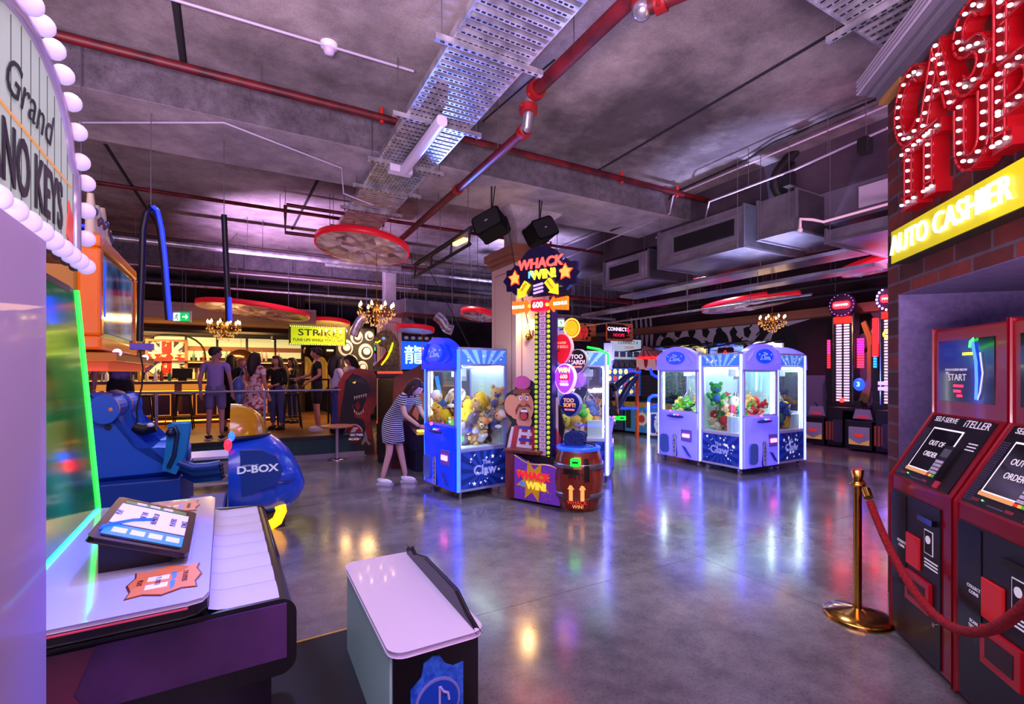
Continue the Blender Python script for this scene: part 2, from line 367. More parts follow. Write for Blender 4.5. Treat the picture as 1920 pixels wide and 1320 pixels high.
# column with painted cladding -------------------------------------------------
CLAD=mat('#d8b8b4',.55); CLADT=mat('#a87c78',.55)
def column(name,o,wa,wb,zt,label_cap=True,head=True):
    r=Vector((o[0],o[1],0)); T=MB()
    T.box(0,wb,0,wa,0,zt,CLAD)
    def frame(z0,z1):
        for k in range(2):
            if k==0: T.box(.09,wb-.09,-.006,0,z0,z1,CLADT); T.box(.11,wb-.11,-.010,0,z0+.02,z1-.02,CLAD)
            else: T.box(-.006,0,.12,wa-.12,z0,z1,CLADT); T.box(-.010,0,.14,wa-.14,z0+.02,z1-.02,CLAD)
    frame(.35,1.15); frame(1.25,zt-.12)
    T.box(-.03,wb+.03,-.03,wa+.03,0,.2,CLADT)
    WD=noise_mat('capital_timber','#7a4a34','#94604a',3,.5)
    T.box(-.03,wb+.03,-.03,wa+.03,zt-.02,zt+.05,WD); T.box(-.06,wb+.06,-.06,wa+.06,zt+.05,zt+.12,WD); T.box(-.1,wb+.1,-.1,wa+.1,zt+.12,zt+.24,WD)
    if head:
        x0,x1,y0,y1=wb*.2,wb*.8,wa*.2,wa*.75
        T.box(x0,x1,y0,y1,zt+.2,CZ-.4,CONC2)
        e=.28; z0=CZ-.68; z1=CZ-.42
        vs=[(x0,y0,z0),(x1,y0,z0),(x1,y1,z0),(x0,y1,z0),(x0-e,y0-e,z1),(x1+e,y0-e,z1),(x1+e,y1+e,z1),(x0-e,y1+e,z1)]
        T.add(vs,[(0,1,5,4),(1,2,6,5),(2,3,7,6),(3,0,4,7),(0,3,2,1)],CONC2)
        T.box(x0-e,x1+e,y0-e,y1+e,z1,CZ-.3,CONC2)
    else: T.box(.1,wb-.1,.1,wa-.1,zt,CZ,CONC2)
    return struct(T.build(name,None,r,.006,AX))
column('wall_pillar_center',(.06,7.25),.82,.6,3.3)
column('wall_pillar_far',(-2.95,10.9),.5,.45,2.9,head=False)
# cashier corner ---------------------------------------------------------------
BRW=brick_mat('dark_brick','#3a1216','#7c2a20','#5a4a58',2.9)
KD=math.atan2(-.965,-.262)     # x runs along the cashier wall towards the viewer, y into it
ko=Vector((2.746,3.507,0))
b=MB()
b.box(0,.138,0,.9,0,3.6,BRW)                 # pier
b.box(.138,2.9,0,.9,2.155,3.6,BRW)          # wall over the opening
struct(b.build('wall_cashier',None,ko,.0,KD))
b=MB().box(.1381,.145,.005,.9,0,2.155,PLASTER).box(.1381,2.9,.86,.9,0,2.155,PLASTER).box(.1381,2.9,.005,.9,2.149,2.1549,PLASTER)
struct(b.build('wall_alcove',None,ko,0,KD))
cg=mat('#6a6474',.5)
b=MB().box(-.06,2.95,-.05,.95,3.6,3.68,cg).box(-.1,2.95,-.09,.95,3.68,3.72,cg).box(-.14,2.95,-.13,.95,3.72,3.86,cg)
for q in range(4): b.box(-.155,2.95,-.145,.95,3.735+q*.03,3.75+q*.03,mat('#a49cb0',.4))
b.box(.0,.3,-.06,.1,3.56,3.6,mat('#b08040',.6))
struct(b.build('trim_6',None,ko,.004,KD))
# raised bar deck ---------------------------------------------------------------
dk=G(600,860)      # foot of the deck face
TIM=noise_mat('deck_boards','#4a2c1c','#7a4c2c',2.5,.35,stretch=(.15,6,1))
b=MB().box(-12,.9,.03,7.5,0,.42,TIM).box(-12,.9,0,.03,0,.42,mat('#123c44',.6)).box(-12,.9,-.06,0,0,.09,mat('#8e88a0',.5))
b.box(-12,.9,-.015,.06,.36,.43,mat('#0c1418',.5)).box(.9,.93,0,7.5,0,.42,mat('#123c44',.6))
struct(b.build('floor_deck',None,dk,.0,AX))
# ---------------------------------------------------------------- ceiling services
def line_at(px,py,z): # point seen at a pixel, on the horizontal plane z
    d=(z-CAMH)*F/(HZ-py); return Vector(((px-960)/F*d,d,z))
def onA(px,py,z,px2): # A-direction segment start..point where column px2 is reached
    p=line_at(px,py,z); r=(px2-960)/F; t=(r*p.y-p.x)/(A.x-r*A.y); return p,p+A*t
def rods_each(t,prs,r=.005,name='hanger_rod'):
    for p,q in prs: MB().cyl(p,q,r,GREYM,5).build(name,t)
CRM={}
def crystal(t,s,p):
    if s not in CRM: CRM[s]=MB().ell((0,0,0),(.012*s,.012*s,.02*s),CRY,5).mesh('crystal')
    c=bpy.data.objects.new('crystal',CRM[s]); COL.objects.link(c); c.parent=t; c.location=p
def rod(b,x,y,z0,z1=None,r=.005,m=None): b.cyl((x,y,z0),(x,y,z1 or CZ),r,m or GREYM,5)
# cable trays: slotted cross channels between two side rails; hung on channel bars with rods
def cable_tray(name,label,o,rz,L,W,n0,bars,group=None,dark=None):
    t=thing(name,label,'cable tray',o,rz,group)
    b=MB(); b.box(-W/2-.012,-W/2,0,L,0,.07,STEEL).box(W/2,W/2+.012,0,L,0,.07,STEEL); b.build('side_rail',t)
    b=MB(); k=0; y=n0
    hole=mat('#0c0b12',.8)
    while y<L:
        m=STEEL
        b.box(-W/2,W/2,y,y+.04,.0,.008,m).box(-W/2,W/2,y,y+.004,.008,.04,m).box(-W/2,W/2,y+.036,y+.04,.008,.04,m)
        if y<6.2:
            x=-W/2+.02
            while x<W/2-.03: b.box(x,x+.028,y+.013,y+.027,-.002,.0,hole); x+=.044
        y+=.08
    s=b.build('slat_deck',t); 
    for y in bars:
        b=MB().box(-W/2-.14,W/2+.14,y,y+.04,-.045,-.002,STEEL)
        x=-W/2-.1
        while x<W/2+.1: b.box(x,x+.03,y+.012,y+.026,-.048,-.045,hole); x+=.06
        for sx in (-1,1): rod(b,sx*(W/2+.09),y+.02,-.07,CZ-o[2])
        b.build('support_bar',t)
    if dark:
        b=MB()
        for k in range(16):
            x=-W/2+.04+k*W/17; y0_=dark[0] if k not in (5,6,7,8,9,10) else .2; b.tube([(x+.02*math.sin(i*1.7+k),y0_+(dark[1]-y0_)*i/8,.055+.02*(k%3)) for i in range(9)],.016,BLACK,6)
        b.build('cable_bundle',t)
    return t
p0=Vector((.127,3.09,4.0))-A*2.5
cable_tray('cable_tray','wide galvanised cable tray running from overhead to the red rimmed disc',p0,AX,9.0,.61,0,(3.06,4.2,5.25,6.1,7.0,8.0),dark=(5.6,9.0))
q0=Vector((1.88,3.09,4.02))-B*1.0-A*.31
cable_tray('cable_tray','galvanised cable tray crossing above the cashier corner',q0,AX-R(90),3.6,.61,0,(.3,1.5,3.2))
# batten lamp under the tray
p,q=line_at(757,328,3.86),line_at(828,236,3.86)
t=thing('batten_lamp','white batten lamp hung under the big cable tray','lamp',(p.x,p.y,3.86),AX)
L_=(q-p).length; b=MB().prism(rrect(-.045,.045,0,.1,.03),'y',-1.0,0,mat('#e8e2f6',.35)); 
T=MB(); T.M=Matrix.Rotation(PI,4,'Z'); T.prism(rrect(-.05,.05,0,.1,.035),'y',0,L_,mat('#d8d0ee',.3)); T.build('diffuser',t)
T=MB().box(-.16,.1,-.02,.1,.02,.1,mat('#dcd4ee',.4)); T.cyl((-.1,.04,.1),(-.1,.04,.2),.008,GREYM,6); T.build('mounting_box',t,bevel=.01)
T=MB(); T.M=Matrix.Rotation(PI,4,'Z'); T.box(-.03,.03,.05,L_-.05,.098,.125,GREYM); T.build('bracket',t)
# red sprinkler pipes
COUP=mat('#8a1014',.4); ELB=mat('#b8b4c4',.25,.8)
def coupling(b,p,d,r,m=COUP):
    d=d.normalized(); b.cyl(p-d*.035,p+d*.035,r*1.35,m,14)
    u=d.orthogonal().normalized(); b.box(-.012,.012,-.012,.012,-.012,.012,m,Matrix.Translation(p+u*r*1.5)); b.box(-.012,.012,-.012,.012,-.012,.012,m,Matrix.Translation(p-u*r*1.5))
t=thing('sprinkler_pipe','thick dark red sprinkler pipe with elbows slanting across the ceiling','pipe',(.2,4.4,4.1))
o=Vector((.2,4.4,4.1))
a0=Vector((.867,3.28,4.18))-A*2.6; a1=Vector((.205,4.36,4.16)); c0=Vector((.14,4.52,3.9)); c1=Vector((-1.74,7.93,3.9))+A*.3
MB().cyl(a0-o,a1-o,.058,REDPIPE,16).build('upper_run',t)
MB().cyl(c0-o,c1-o,.046,REDPIPE,16).build('lower_run',t)
b=MB().tube([a1-o,a1-o+A*.06+Vector((0,0,-.03)),a1-o+A*.1+Vector((0,0,-.1)),c0-o-A*.02+Vector((0,0,.12)),c0-o+Vector((0,0,.02)),c0-o+A*.05],.055,ELB,14); b.build('elbow',t)
for q,dd,rr in ((a1-o-A*.02,A,.062),(a1-o+A*.11+Vector((0,0,-.11)),Vector((0,0,1)),.062),(c0-o+A*.06,A,.05),(c0-o+A*1.7,A,.046),(a0-o+A*1.2,A,.058)):
    b=MB(); coupling(b,q,dd,rr); b.build('coupling',t)
for s in (.6,2.4): 
    q=c0-o+A*s; rods_each(t,[(q,q+Vector((0,0,CZ-3.9)))])
q=a1-o-A*.6; rods_each(t,[(q,q+Vector((0,0,.35))),(q-A*.9,q-A*.9+Vector((0,0,.33)))])
b=MB()   # tee branch at the top of the picture
q=a1-o-A*1.36; b.cyl(q,q+Vector((.0,0,-.12)),.06,COUP,12).ell(q+Vector((0,0,-.16)),.07,ELB,12).cyl(q+Vector((0,0,-.16)),q+Vector((.42,-.28,-.16)),.05,REDPIPE,14)
coupling(b,q+Vector((.1,-.07,-.16)),Vector((.42,-.28,0)),.052); coupling(b,q+Vector((0,0,-.1)),Vector((0,0,1)),.055); b.build('tee_branch',t)
def pipe(name,label,cat,pts,r,m,group=None,rods=(),clips=None):
    o=pts[0]; b=MB().tube([p-o for p in pts],r,m,10)
    for k in rods:
        i=min(int(k),len(pts)-2); f=k-int(k); q=pts[i].lerp(pts[i+1],f)-o; b.cyl(q,Vector((q.x,q.y,CZ-o.z)),.005,GREYM,5)
    if clips:
        for k in clips:
            i=min(int(k),len(pts)-2); f=k-int(k); q=pts[i].lerp(pts[i+1],f)-o; b.cyl(q+Vector((0,0,-r*1.5)),q+Vector((0,0,r*2.6)),.022,clips and mat('#c03020',.4),8)
    return tag(b.build(name,None,o),label,cat,group)
z=4.3; q=Vector((-1.486,5.01,z))
pipe('sprinkler_pipe','dark red pipe running along the face of the long concrete beam','pipe',[q-B*5.5,q+B*2,q+B*5.6],.04,REDPIPE,rods=(.3,.6,.9,1.3,1.8),clips=(.75,1.4,1.7))
q=line_at(400,375,4.25)
pipe('sprinkler_pipe','thin dark red pipe under the stained slab behind the long beam','pipe',[q-B*3.0,q+B*2.6,line_at(640,414,4.25)],.03,REDPIPE,rods=(.3,.7))
q=line_at(535,385,4.2); 
pipe('sprinkler_pipe','dark red drop pipe left of the large red disc','pipe',[q,q-Vector((0,0,.42)),q-Vector((0,0,.42))+B*1.3],.028,REDPIPE,rods=(0.0,1.5))
q=line_at(1000,455,4.05)
pipe('sprinkler_pipe','dark red pipe passing behind the central pillar capital','pipe',[q-B*4.2,q+B*3.2],.028,REDPIPE,rods=(.2,.5,.8),clips=(.62,.85))
q=line_at(470,470,3.9)
pipe('sprinkler_pipe','dark red pipe behind the blue neon arches','pipe',[q-B*3.0,q+B*3.4],.03,REDPIPE,rods=(.2,.5,.8))
# white conduits
WC=mat('#b8aec8',.4)
q=line_at(328,0,4.46); r=line_at(693,109,4.46)
pipe('conduit','white conduit crossing the upper left slab to the tray','conduit',[q-(r-q)*.4,q,r,r+(r-q)*.28],.012,WC)
t=thing('smoke_detector','round white smoke detector on the slab beside the conduit','smoke detector',line_at(617,95,4.44)[:],0)
MB().lathe([(.075,.06),(.075,.03),(.06,.015)],WHITE,20).build('base',t); MB().lathe([(.05,.015),(.052,0),(.035,-.035),(.0,-.04)],mat('#c8b8e0',.3),20).build('sensor_head',t)
P1=[line_at(1669,175,4.44),line_at(1450,268,4.44),line_at(1400,300,4.44),line_at(1262,362,4.44),line_at(1240,395,4.2),line_at(1145,433,4.08)]
pipe('power_cable','black cable running over the slab to the beam on the right','cable',P1,.014,BLACK)
P1=[line_at(1669,195,4.43),line_at(1275,362,4.43),line_at(1262,368,4.3),line_at(1256,400,4.12),line_at(1100,468,4.07),line_at(1000,508,4.05)]
pipe('conduit','white conduit dropping round the beam end above the duct grilles','conduit',P1,.013,WC)
P1=[line_at(1664,240,4.0),line_at(1490,318,4.0),line_at(1330,378,4.0),line_at(1322,415,3.9),line_at(1230,446,3.9)]
pipe('conduit','white conduit with black junction boxes above the air ducts','conduit',P1,.013,WC,rods=(.2,.6,1.5))
q=line_at(420,230,4.08); r=line_at(640,315,4.08)
pipe('conduit','thin pale conduit under the long beam ending beside the tray','conduit',[line_at(150,230,4.08),q,r,r+Vector((.02,.02,-.3)),line_at(700,385,3.7)],.010,WC)
q=line_at(300,455,3.85)
pipe('service_pipe','bright galvanised pipe crossing behind the arches toward the disc','pipe',[q-B*3,q+B*4.2],.05,STEEL,rods=(.3,.6,.9))
q=line_at(300,500,3.8)
pipe('service_pipe','thin grey pipe crossing low behind the blue arches','pipe',[q-B*3,q+B*6],.018,WC,rods=(.3,.45,.6,.8))
q=line_at(700,505,3.9)
pipe('service_pipe','silver pipe passing between the red disc and the central pillar','pipe',[q-B*1,q+B*3.2],.04,STEEL,rods=(.3,.8))
q=line_at(1200,470,4.1)
pipe('conduit','pale conduit on the slab behind the central pillar','conduit',[q-A*2.5,q+A*3.5],.014,WC)
for i,(px,py,z,l0,l1,r,m,lb) in enumerate([(500,540,3.7,-3,5,.09,DARK,'fat dark duct crossing above the bar bulkhead'),(560,520,3.95,-3,6,.05,REDPIPE,'dull red pipe above the bar bulkhead'),(620,555,3.5,-5,4,.03,STEEL,'thin steel pipe just above the bar bulkhead'),(860,545,3.6,-1,5,.07,DARK,'dark duct running behind the central pillar'),(880,580,3.3,-2,5,.05,STEEL,'steel pipe low behind the central pillar'),(1100,560,3.45,-2.2,3,.05,REDPIPE,'dull red pipe between the tower game and the ducts')]):
    q=line_at(px,py,z); pipe('service_pipe',lb,'pipe',[q+B*l0,q+B*l1],r,m,rods=(.15,.35,.55,.8))
# air ducts on the right
DUCT=noise_mat('duct_sheet','#84828f','#b4b2be',3,.25,.8,3,0,.3,.7,.38)
GR=mat('#1c1b24',.5,.3)
def duct(name,label,p,q,wd,z0,h,grille=None,panel=False):
    p=Vector(p); q=Vector(q); d=(p-q); L=d.length; rz=math.atan2(-A.y,-A.x)  # x along -A (towards viewer)
    t=thing(name,label,'air duct',(p.x,p.y,z0),rz)
    # y local is B side
    b=MB().box(0,L,0,wd,0,h,DUCT)
    for x in (0,L-.03): b.box(x,x+.03,-.025,wd+.02,-.025,h+.02,GREYM)
    b.box(0,L,-.02,0,-.02,.015,GREYM)
    for x in (.08,L-.08):
        for y in (-.05,wd+.05): rod(b,x,y,-.03,CZ-z0)
    b.build('duct_body',t,bevel=.004)
    if grille:
        g=MB().box(grille[0],grille[1],-.02,-.001,grille[2],grille[3],mat('#8a8694',.4,.6)).box(grille[0]+.05,grille[1]-.05,-.025,-.02,grille[2]+.05,grille[3]-.05,mat('#0d0c12',.7))
        z=grille[2]+.06
        while z<grille[3]-.05: g.box(grille[0]+.05,grille[1]-.05,-.032,-.022,z,z+.008,GR); z+=.022
        g.build('grille',t)
    return t
pz=3.3
duct('air_duct','far galvanised duct section with a black grille','' and 0 or AB((1.84,9.62),0,.0),AB((2.4,8.5),0,0),1.1,3.3,.5,(.15,1.05,.08,.42))
duct('air_duct','middle galvanised duct section with a wide black grille',(2.36,7.75,0),AB((2.36,7.75),-1.55,0),1.35,3.3,.55,(.3,1.45,.12,.45))
duct('air_duct','near galvanised duct box above the claw machines',AB((2.36,7.75),-1.72,0),AB((2.36,7.75),-2.25,0),1.1,3.34,.48)
duct('air_duct','broad low duct reflecting pink and blue beside the brick corner',AB((2.36,7.75),-2.4,.3),AB((2.36,7.75),-5.2,.3),1.9,3.18,.14)
# fan coil unit with sticker, hoses
u=P(1520,400,6.0)
t=thing('fan_coil_unit','grey fan coil unit with a pale sticker hung above the broad duct','air conditioner',(u.x,u.y,3.36),math.atan2(-A.y,-A.x))
MB().box(-.1,1.1,.2,.8,.1,.52,mat('#7c7888',.4,.5)).build('casing',t,bevel=.01)
MB().box(.45,.85,.185,.2,.2,.45,mat('#c8c4d4',.6)).build('sticker',t)
MB().box(-.3,-.1,.25,.6,.14,.42,mat('#5c5868',.4,.5)).cyl((0,.25,.5),(0,.25,1.1),.006,GREYM,5).cyl((1,.25,.5),(1,.25,1.1),.006,GREYM,5).build('side_box',t)
for k,lb in ((0,'black flexible hose curling left of the fan coil unit'),(1,'thicker black flexible hose behind the first near the duct')):
    o=P(1492+k*22,330,6.3+k*.1)
    b=MB().tube([(0.28*math.sin(i/9*PI)*-1,0,.32-.8*i/9) for i in range(10)],[.055+.008*(i%2) for i in range(10)],BLACK,10); b.cyl((0,0,.3),(0,0,CZ-o.z),.04,BLACK,8)
    tag(b.build('flexible_hose',None,o),lb,'hose')
for k,(px,py,lb) in enumerate([(1480,335,'black junction box on the conduit left of the fan coil unit'),(1622,270,'black junction box on the conduit nearest the brick wall')]):
    o=line_at(px,py,3.94); tag(MB().box(-.06,.06,-.05,.05,-.1,.06,BLACK).build('junction_box',None,o,.01,AX),lb,'box')
o=P(1500,430,5.6); tag(MB().tube([(0,0,0),(0,0,.12),(.15,.02,.12),(.3,.04,.1),(1.2,-.7,.25)],.018,mat('#e8d8d8',.4),8).ell((0,0,-.01),.03,mat('#e8d8d8',.4)).build('drain_pipe',None,o),'white bent drain pipe over the broad duct','pipe')
# lit long trays on the right (plain galvanised undersides)
for k,(px,py,z,L0,L1,w,lb) in enumerate([(1300,560,2.98+.0,-3.0,3.2,.32,'narrow galvanised tray low behind the ducts'),(1380,520,3.2,-3.5,2.6,.45,'galvanised tray above the maze of pipes behind the ducts')]):
    q=line_at(px,py,z); b=MB().box(0,L1-L0,-w/2,w/2,0,.05,DUCT)
    for x in (.4,1.8,3.2,4.6): rod(b,x,w/2+.02,0,CZ-z); rod(b,x,-w/2-.02,0,CZ-z)
    tag(b.build('service_tray',None,q+A*L1,0,math.atan2(-A.y,-A.x)),lb,'cable tray')
for i,(px,py,z,l0,l1,r,m,lb) in enumerate([(1450,548,3.15,-3.2,3,.03,BLACK,'black pipe under the galvanised tray on the right'),(1500,560,3.05,-2.6,3,.03,BLACK,'lower black pipe above the mural wall'),(1400,505,3.5,-3,3.5,.035,REDPIPE,'dull red pipe between the ducts and the mural wall'),(1250,590,2.85,-3,4,.022,STEEL,'thin steel pipe above the mural ledge')]):
    q=line_at(px,py,z); pipe('service_pipe',lb,'pipe',[q+A*l0,q+A*l1],r,m,rods=(.15,.35,.55,.8))
# speakers
SPK=mat('#060608',.8,spec=.15)
def speaker(px,py,d,yaw,roll,label):
    o=P(px,py,d); t=thing('loudspeaker',label,'speaker',o,R(yaw)); 
    b=MB(); M=Matrix.Rotation(R(roll),4,'Y')@Matrix.Rotation(R(-14),4,'X'); b.M=M
    b.prism(rrect(-.2,.2,-.14,.14,.05),'y',-.12,.14,SPK); b.build('cabinet',t,bevel=.01)
    b=MB(); b.M=M; b.prism(rrect(-.185,.185,-.125,.125,.045),'y',-.135,-.12,mat('#15151b',.9)); b.box(-.02,.02,-.138,-.135,-.01,.01,mat('#9a96a4',.4)); b.build('grille',t)
    b=MB(); b.cyl((0,.03,.1),(0,.03,CZ-o.z),.012,BLACK,6).cyl((0,.03,.12),(.09,.03,CZ-o.z-.1),.008,BLACK,6); b.build('bracket',t)
speaker(920,422,6.4,-20,-22,'black loudspeaker tilted left of the pillar head')
speaker(1014,434,6.9,35,-24,'black loudspeaker tilted right of the pillar head')
# hanging black lighting frame
p,q=P(778,497,7.6),P(884,428,6.1)
t=thing('track_light','black hanging light track with strip lamp left of the loudspeakers','track light',p,math.atan2((q-p).y,(q-p).x))
L_=math.hypot(q.x-p.x,q.y-p.y); dz=q.z-p.z
b=MB().tube([(0,0,0),(L_,0,dz)],.04,BLACK,4); b.build('upper_rail',t)
b=MB().tube([(.02,-.02,-.2),(L_,-.02,dz-.2)],.028,BLACK,4); 
for f in (0.02,.35,.7,.98): b.cyl((L_*f,0,dz*f),(L_*f,-.02,dz*f-.2),.014,BLACK,6)
b.build('lower_rail',t)
rods_each(t,[((L_*f,0,dz*f),(L_*f,0,CZ-p.z)) for f in (.05,.5,.95)])
MB().box(L_*.75,L_*.92,-.035,.03,dz*.8-.1,dz*.8-.06,mat('#ffb060',.3,em=3)).build('lamp',t)
# thin black power cables swinging from the track to the speakers
pipe('power_cable','thin black cable swinging from the light track past the pillar','cable',[P(840,440,6.6),P(790,500,6.6),P(905,660,7.3)] and [P(800,497,7.0),P(850,590,7.0),P(880,650,7.0)],.006,BLACK)
pipe('power_cable','thin black cable looping down the pillar edge to the tower game','cable',[P(952,420,6.3),P(965,500,6.4),P(980,560,6.4),P(995,630,6.5)],.006,BLACK)
# red-rimmed discs and chandeliers
def foil(name,c1,c2):
    m,nt,b=nodes_mat(name); N=nt.nodes; L=nt.links
    tc=N.new('ShaderNodeTexCoord'); v=N.new('ShaderNodeTexVoronoi'); v.inputs['Scale'].default_value=5; v.feature='F1'
    L.new(tc.outputs['Object'],v.inputs['Vector']); r=N.new('ShaderNodeValToRGB'); r.color_ramp.elements[0].color=s2l(c1); r.color_ramp.elements[1].color=s2l(c2)
    s=N.new('ShaderNodeSeparateColor'); L.new(v.outputs['Color'],s.inputs[0]); L.new(s.outputs[0],r.inputs[0]); L.new(r.outputs[0],b.inputs['Base Color'])
    b.inputs['Metallic'].default_value=.25; b.inputs['Roughness'].default_value=.3
    bp=N.new('ShaderNodeBump'); bp.inputs['Strength'].default_value=.8; bp.inputs['Distance'].default_value=.05; L.new(v.outputs['Distance'],bp.inputs['Height']); L.new(bp.outputs[0],b.inputs['Normal'])
    return m
FOIL=foil('crumpled_foil','#8c5c6c','#f8e4ec'); FOILY=mat('#d8c8a0',.5)
REDRIM=mat('#d01428',.35,em=.25)
def disc(px,py,d,Rr,tilt,label,under=None,th=.1,az=0):
    o=P(px,py,d); t=thing('ceiling_disc',label,'ceiling disc',o,0)
    M=Matrix.Rotation(R(az),4,'Z')@Matrix.Rotation(-R(tilt[0]),4,'X')@Matrix.Rotation(R(tilt[1]),4,'Y')
    b=MB(); b.M=M; b.lathe([(Rr-.03,-th/2),(Rr,-th/2),(Rr,th/2),(.01,th/2+.01)],REDRIM,48,cap=False); b.build('rim',t)
    b=MB(); b.M=M
    pts=[(0,0,-th/2+.01)]; n=28; rng=random.Random(int(px))
    for k,rr in enumerate((.3,.55,.8,1)):
        for j in range(n): 
            a=2*PI*(j+.5*(k%2))/n; q=(Rr-.02)*rr; pts.append((q*math.cos(a),q*math.sin(a),-th/2+(0 if k==3 else rng.uniform(-.045,.04)*(under is None))))
    fs=[(0,1+(j+1)%n,1+j) for j in range(n)]
    for k in range(3):
        for j in range(n):
            a=1+k*n; c=a+n; s=k%2
            if s: fs+= [(a+j,c+(j+1)%n,c+j),(a+j,a+(j+1)%n,c+(j+1)%n)]
            else: fs+= [(a+j,a+(j+1)%n,c+j),(a+(j+1)%n,c+(j+1)%n,c+j)]
    b.add(pts,fs,under or FOIL); b.build('underside',t)
    rods_each(t,[((Rr*.6*math.cos(a),Rr*.6*math.sin(a),.02),(Rr*.6*math.cos(a),Rr*.6*math.sin(a),CZ-o.z)) for a in (.5,2.6,4.7)])
    return t,o
disc(681,463,8.0,.76,(7,3),'red rimmed foil disc hanging in front of the dark end of the tray')
disc(478,582,10.6,1.12,(3,4),'wide thin red rimmed disc hanging before the bar')
disc(618,605,13,.53,(6,0),'small red rimmed yellow disc above the green sign',FOILY)
disc(779,617,11,.43,(5,2),'small red rimmed disc glowing blue beside the far pillar',mat('#c8c8e8',.4))
disc(897,590,9.4,.35,(9,8),'red rimmed disc half hidden by the central pillar')
disc(1405,568,10.2,.95,(2.5,-6),'wide red rimmed disc above the white claw machines')
disc(1668,490,7.2,.62,(5,-9),'red rimmed disc cut off by the brick corner')
CRY=mat('#e8c890',.15,.3,em=.35,emc='#ffb050'); FLAME=mat('#fff0c8',.3,em=22,emc='#ffc880'); BRS=mat('#a87830',.25,1)
def chandelier(px,py,d,s,ztop,label,arms=8,simple=False):
    o=P(px,py,d); t=thing('chandelier',label,'chandelier',o,0)
    b=MB().cyl((0,0,.18*s),(0,0,ztop-o.z),.006,BRS,6).lathe([(.015*s,-.22*s),(.05*s,-.16*s),(.02*s,-.08*s),(.06*s,0),(.02*s,.06*s),(.05*s,.14*s),(.01*s,.2*s)],BRS,12)
    for k in range(arms):
        a=2*PI*k/arms; c,sn=math.cos(a),math.sin(a)
        b.tube([(c*x*s,sn*x*s,z*s) for x,z in ((.03,-.02),(.12,-.09),(.22,-.08),(.28,0))],.009*s,BRS,6)
        b.lathe([(.035*s,0),(.045*s,.015*s),(.012*s,.02*s),(.012*s,.06*s)],BRS,8,(c*.28*s,sn*.28*s,0))
    b.build('arm_frame',t)
    rng=random.Random(3)
    for ring,(rr,z,n) in enumerate(((.30,-.05,22),(.24,-.12,20),(.17,-.19,16),(.09,-.25,10),(.12,.08,12))):
        for k in range(n):
            a=2*PI*k/n+ring; crystal(t,s,(rr*s*math.cos(a),rr*s*math.sin(a),(z+rng.uniform(-.02,.02))*s))
    for k in range(arms):
        a=2*PI*k/arms+.001; c,sn=math.cos(a),math.sin(a)
        MB().lathe([(.004*s,0),(.02*s,.03*s),(.017*s,.05*s),(.002*s,.085*s)],FLAME,8,(c*.28*s,sn*.28*s,.055*s)).build('candle_bulb',t)
    return t
chandelier(706,583,8.0,1.0,3.6,'crystal chandelier hanging below the large foil disc')
chandelier(420,613,10.2,1.05,2.95,'crystal chandelier hanging in front of the bar',10)
chandelier(619,628,12.8,1.0,2.9,'crystal chandelier in front of the green sign',8)
chandelier(1448,602,9.8,.85,3.0,'crystal chandelier above the white claw machines')
chandelier(792,658,10.6,.5,2.55,'small crystal chandelier against the blue dragon sign',5)
# ---------------------------------------------------------------- claw machines
GB=mat('#12309c',.4); GB2=mat('#1e50d0',.4); SKYB=mat('#3c78e8',.4,em=.35); SKYB2=mat('#7cb4f8',.4,em=.35); STARW=mat('#f0f0ff',.4,em=.3)
TUBEM=mat('#ffffff',.3,em=13,emc='#f0fff0'); LEDB=mat('#90a0ff',.3,em=5.5,emc='#5058ff'); LEDBB=mat('#3060ff',.3,em=6,emc='#1838ff')
LILAC_SPILL=mat('#a8acff',.3,em=.5,emc='#5048ff'); BLUE_SPILL=mat('#1238e8',.25,em=.55,emc='#0c2cff'); SLOTP=mat('#ff60d0',.3,em=6,emc='#ff50c8'); CLAWLET=mat('#8a90d8',.4,em=.3)  # claw cabinet shells: blue LED spill is put into their colour and emission
OVAL=mat('#1030c8',.3,em=.8,emc='#1038ff'); BTN=mat('#ff4068',.3,em=3); REDB=mat('#ff2020',.3,em=5); GRNB=mat('#10ff30',.3,em=2.6,emc='#08ff28')
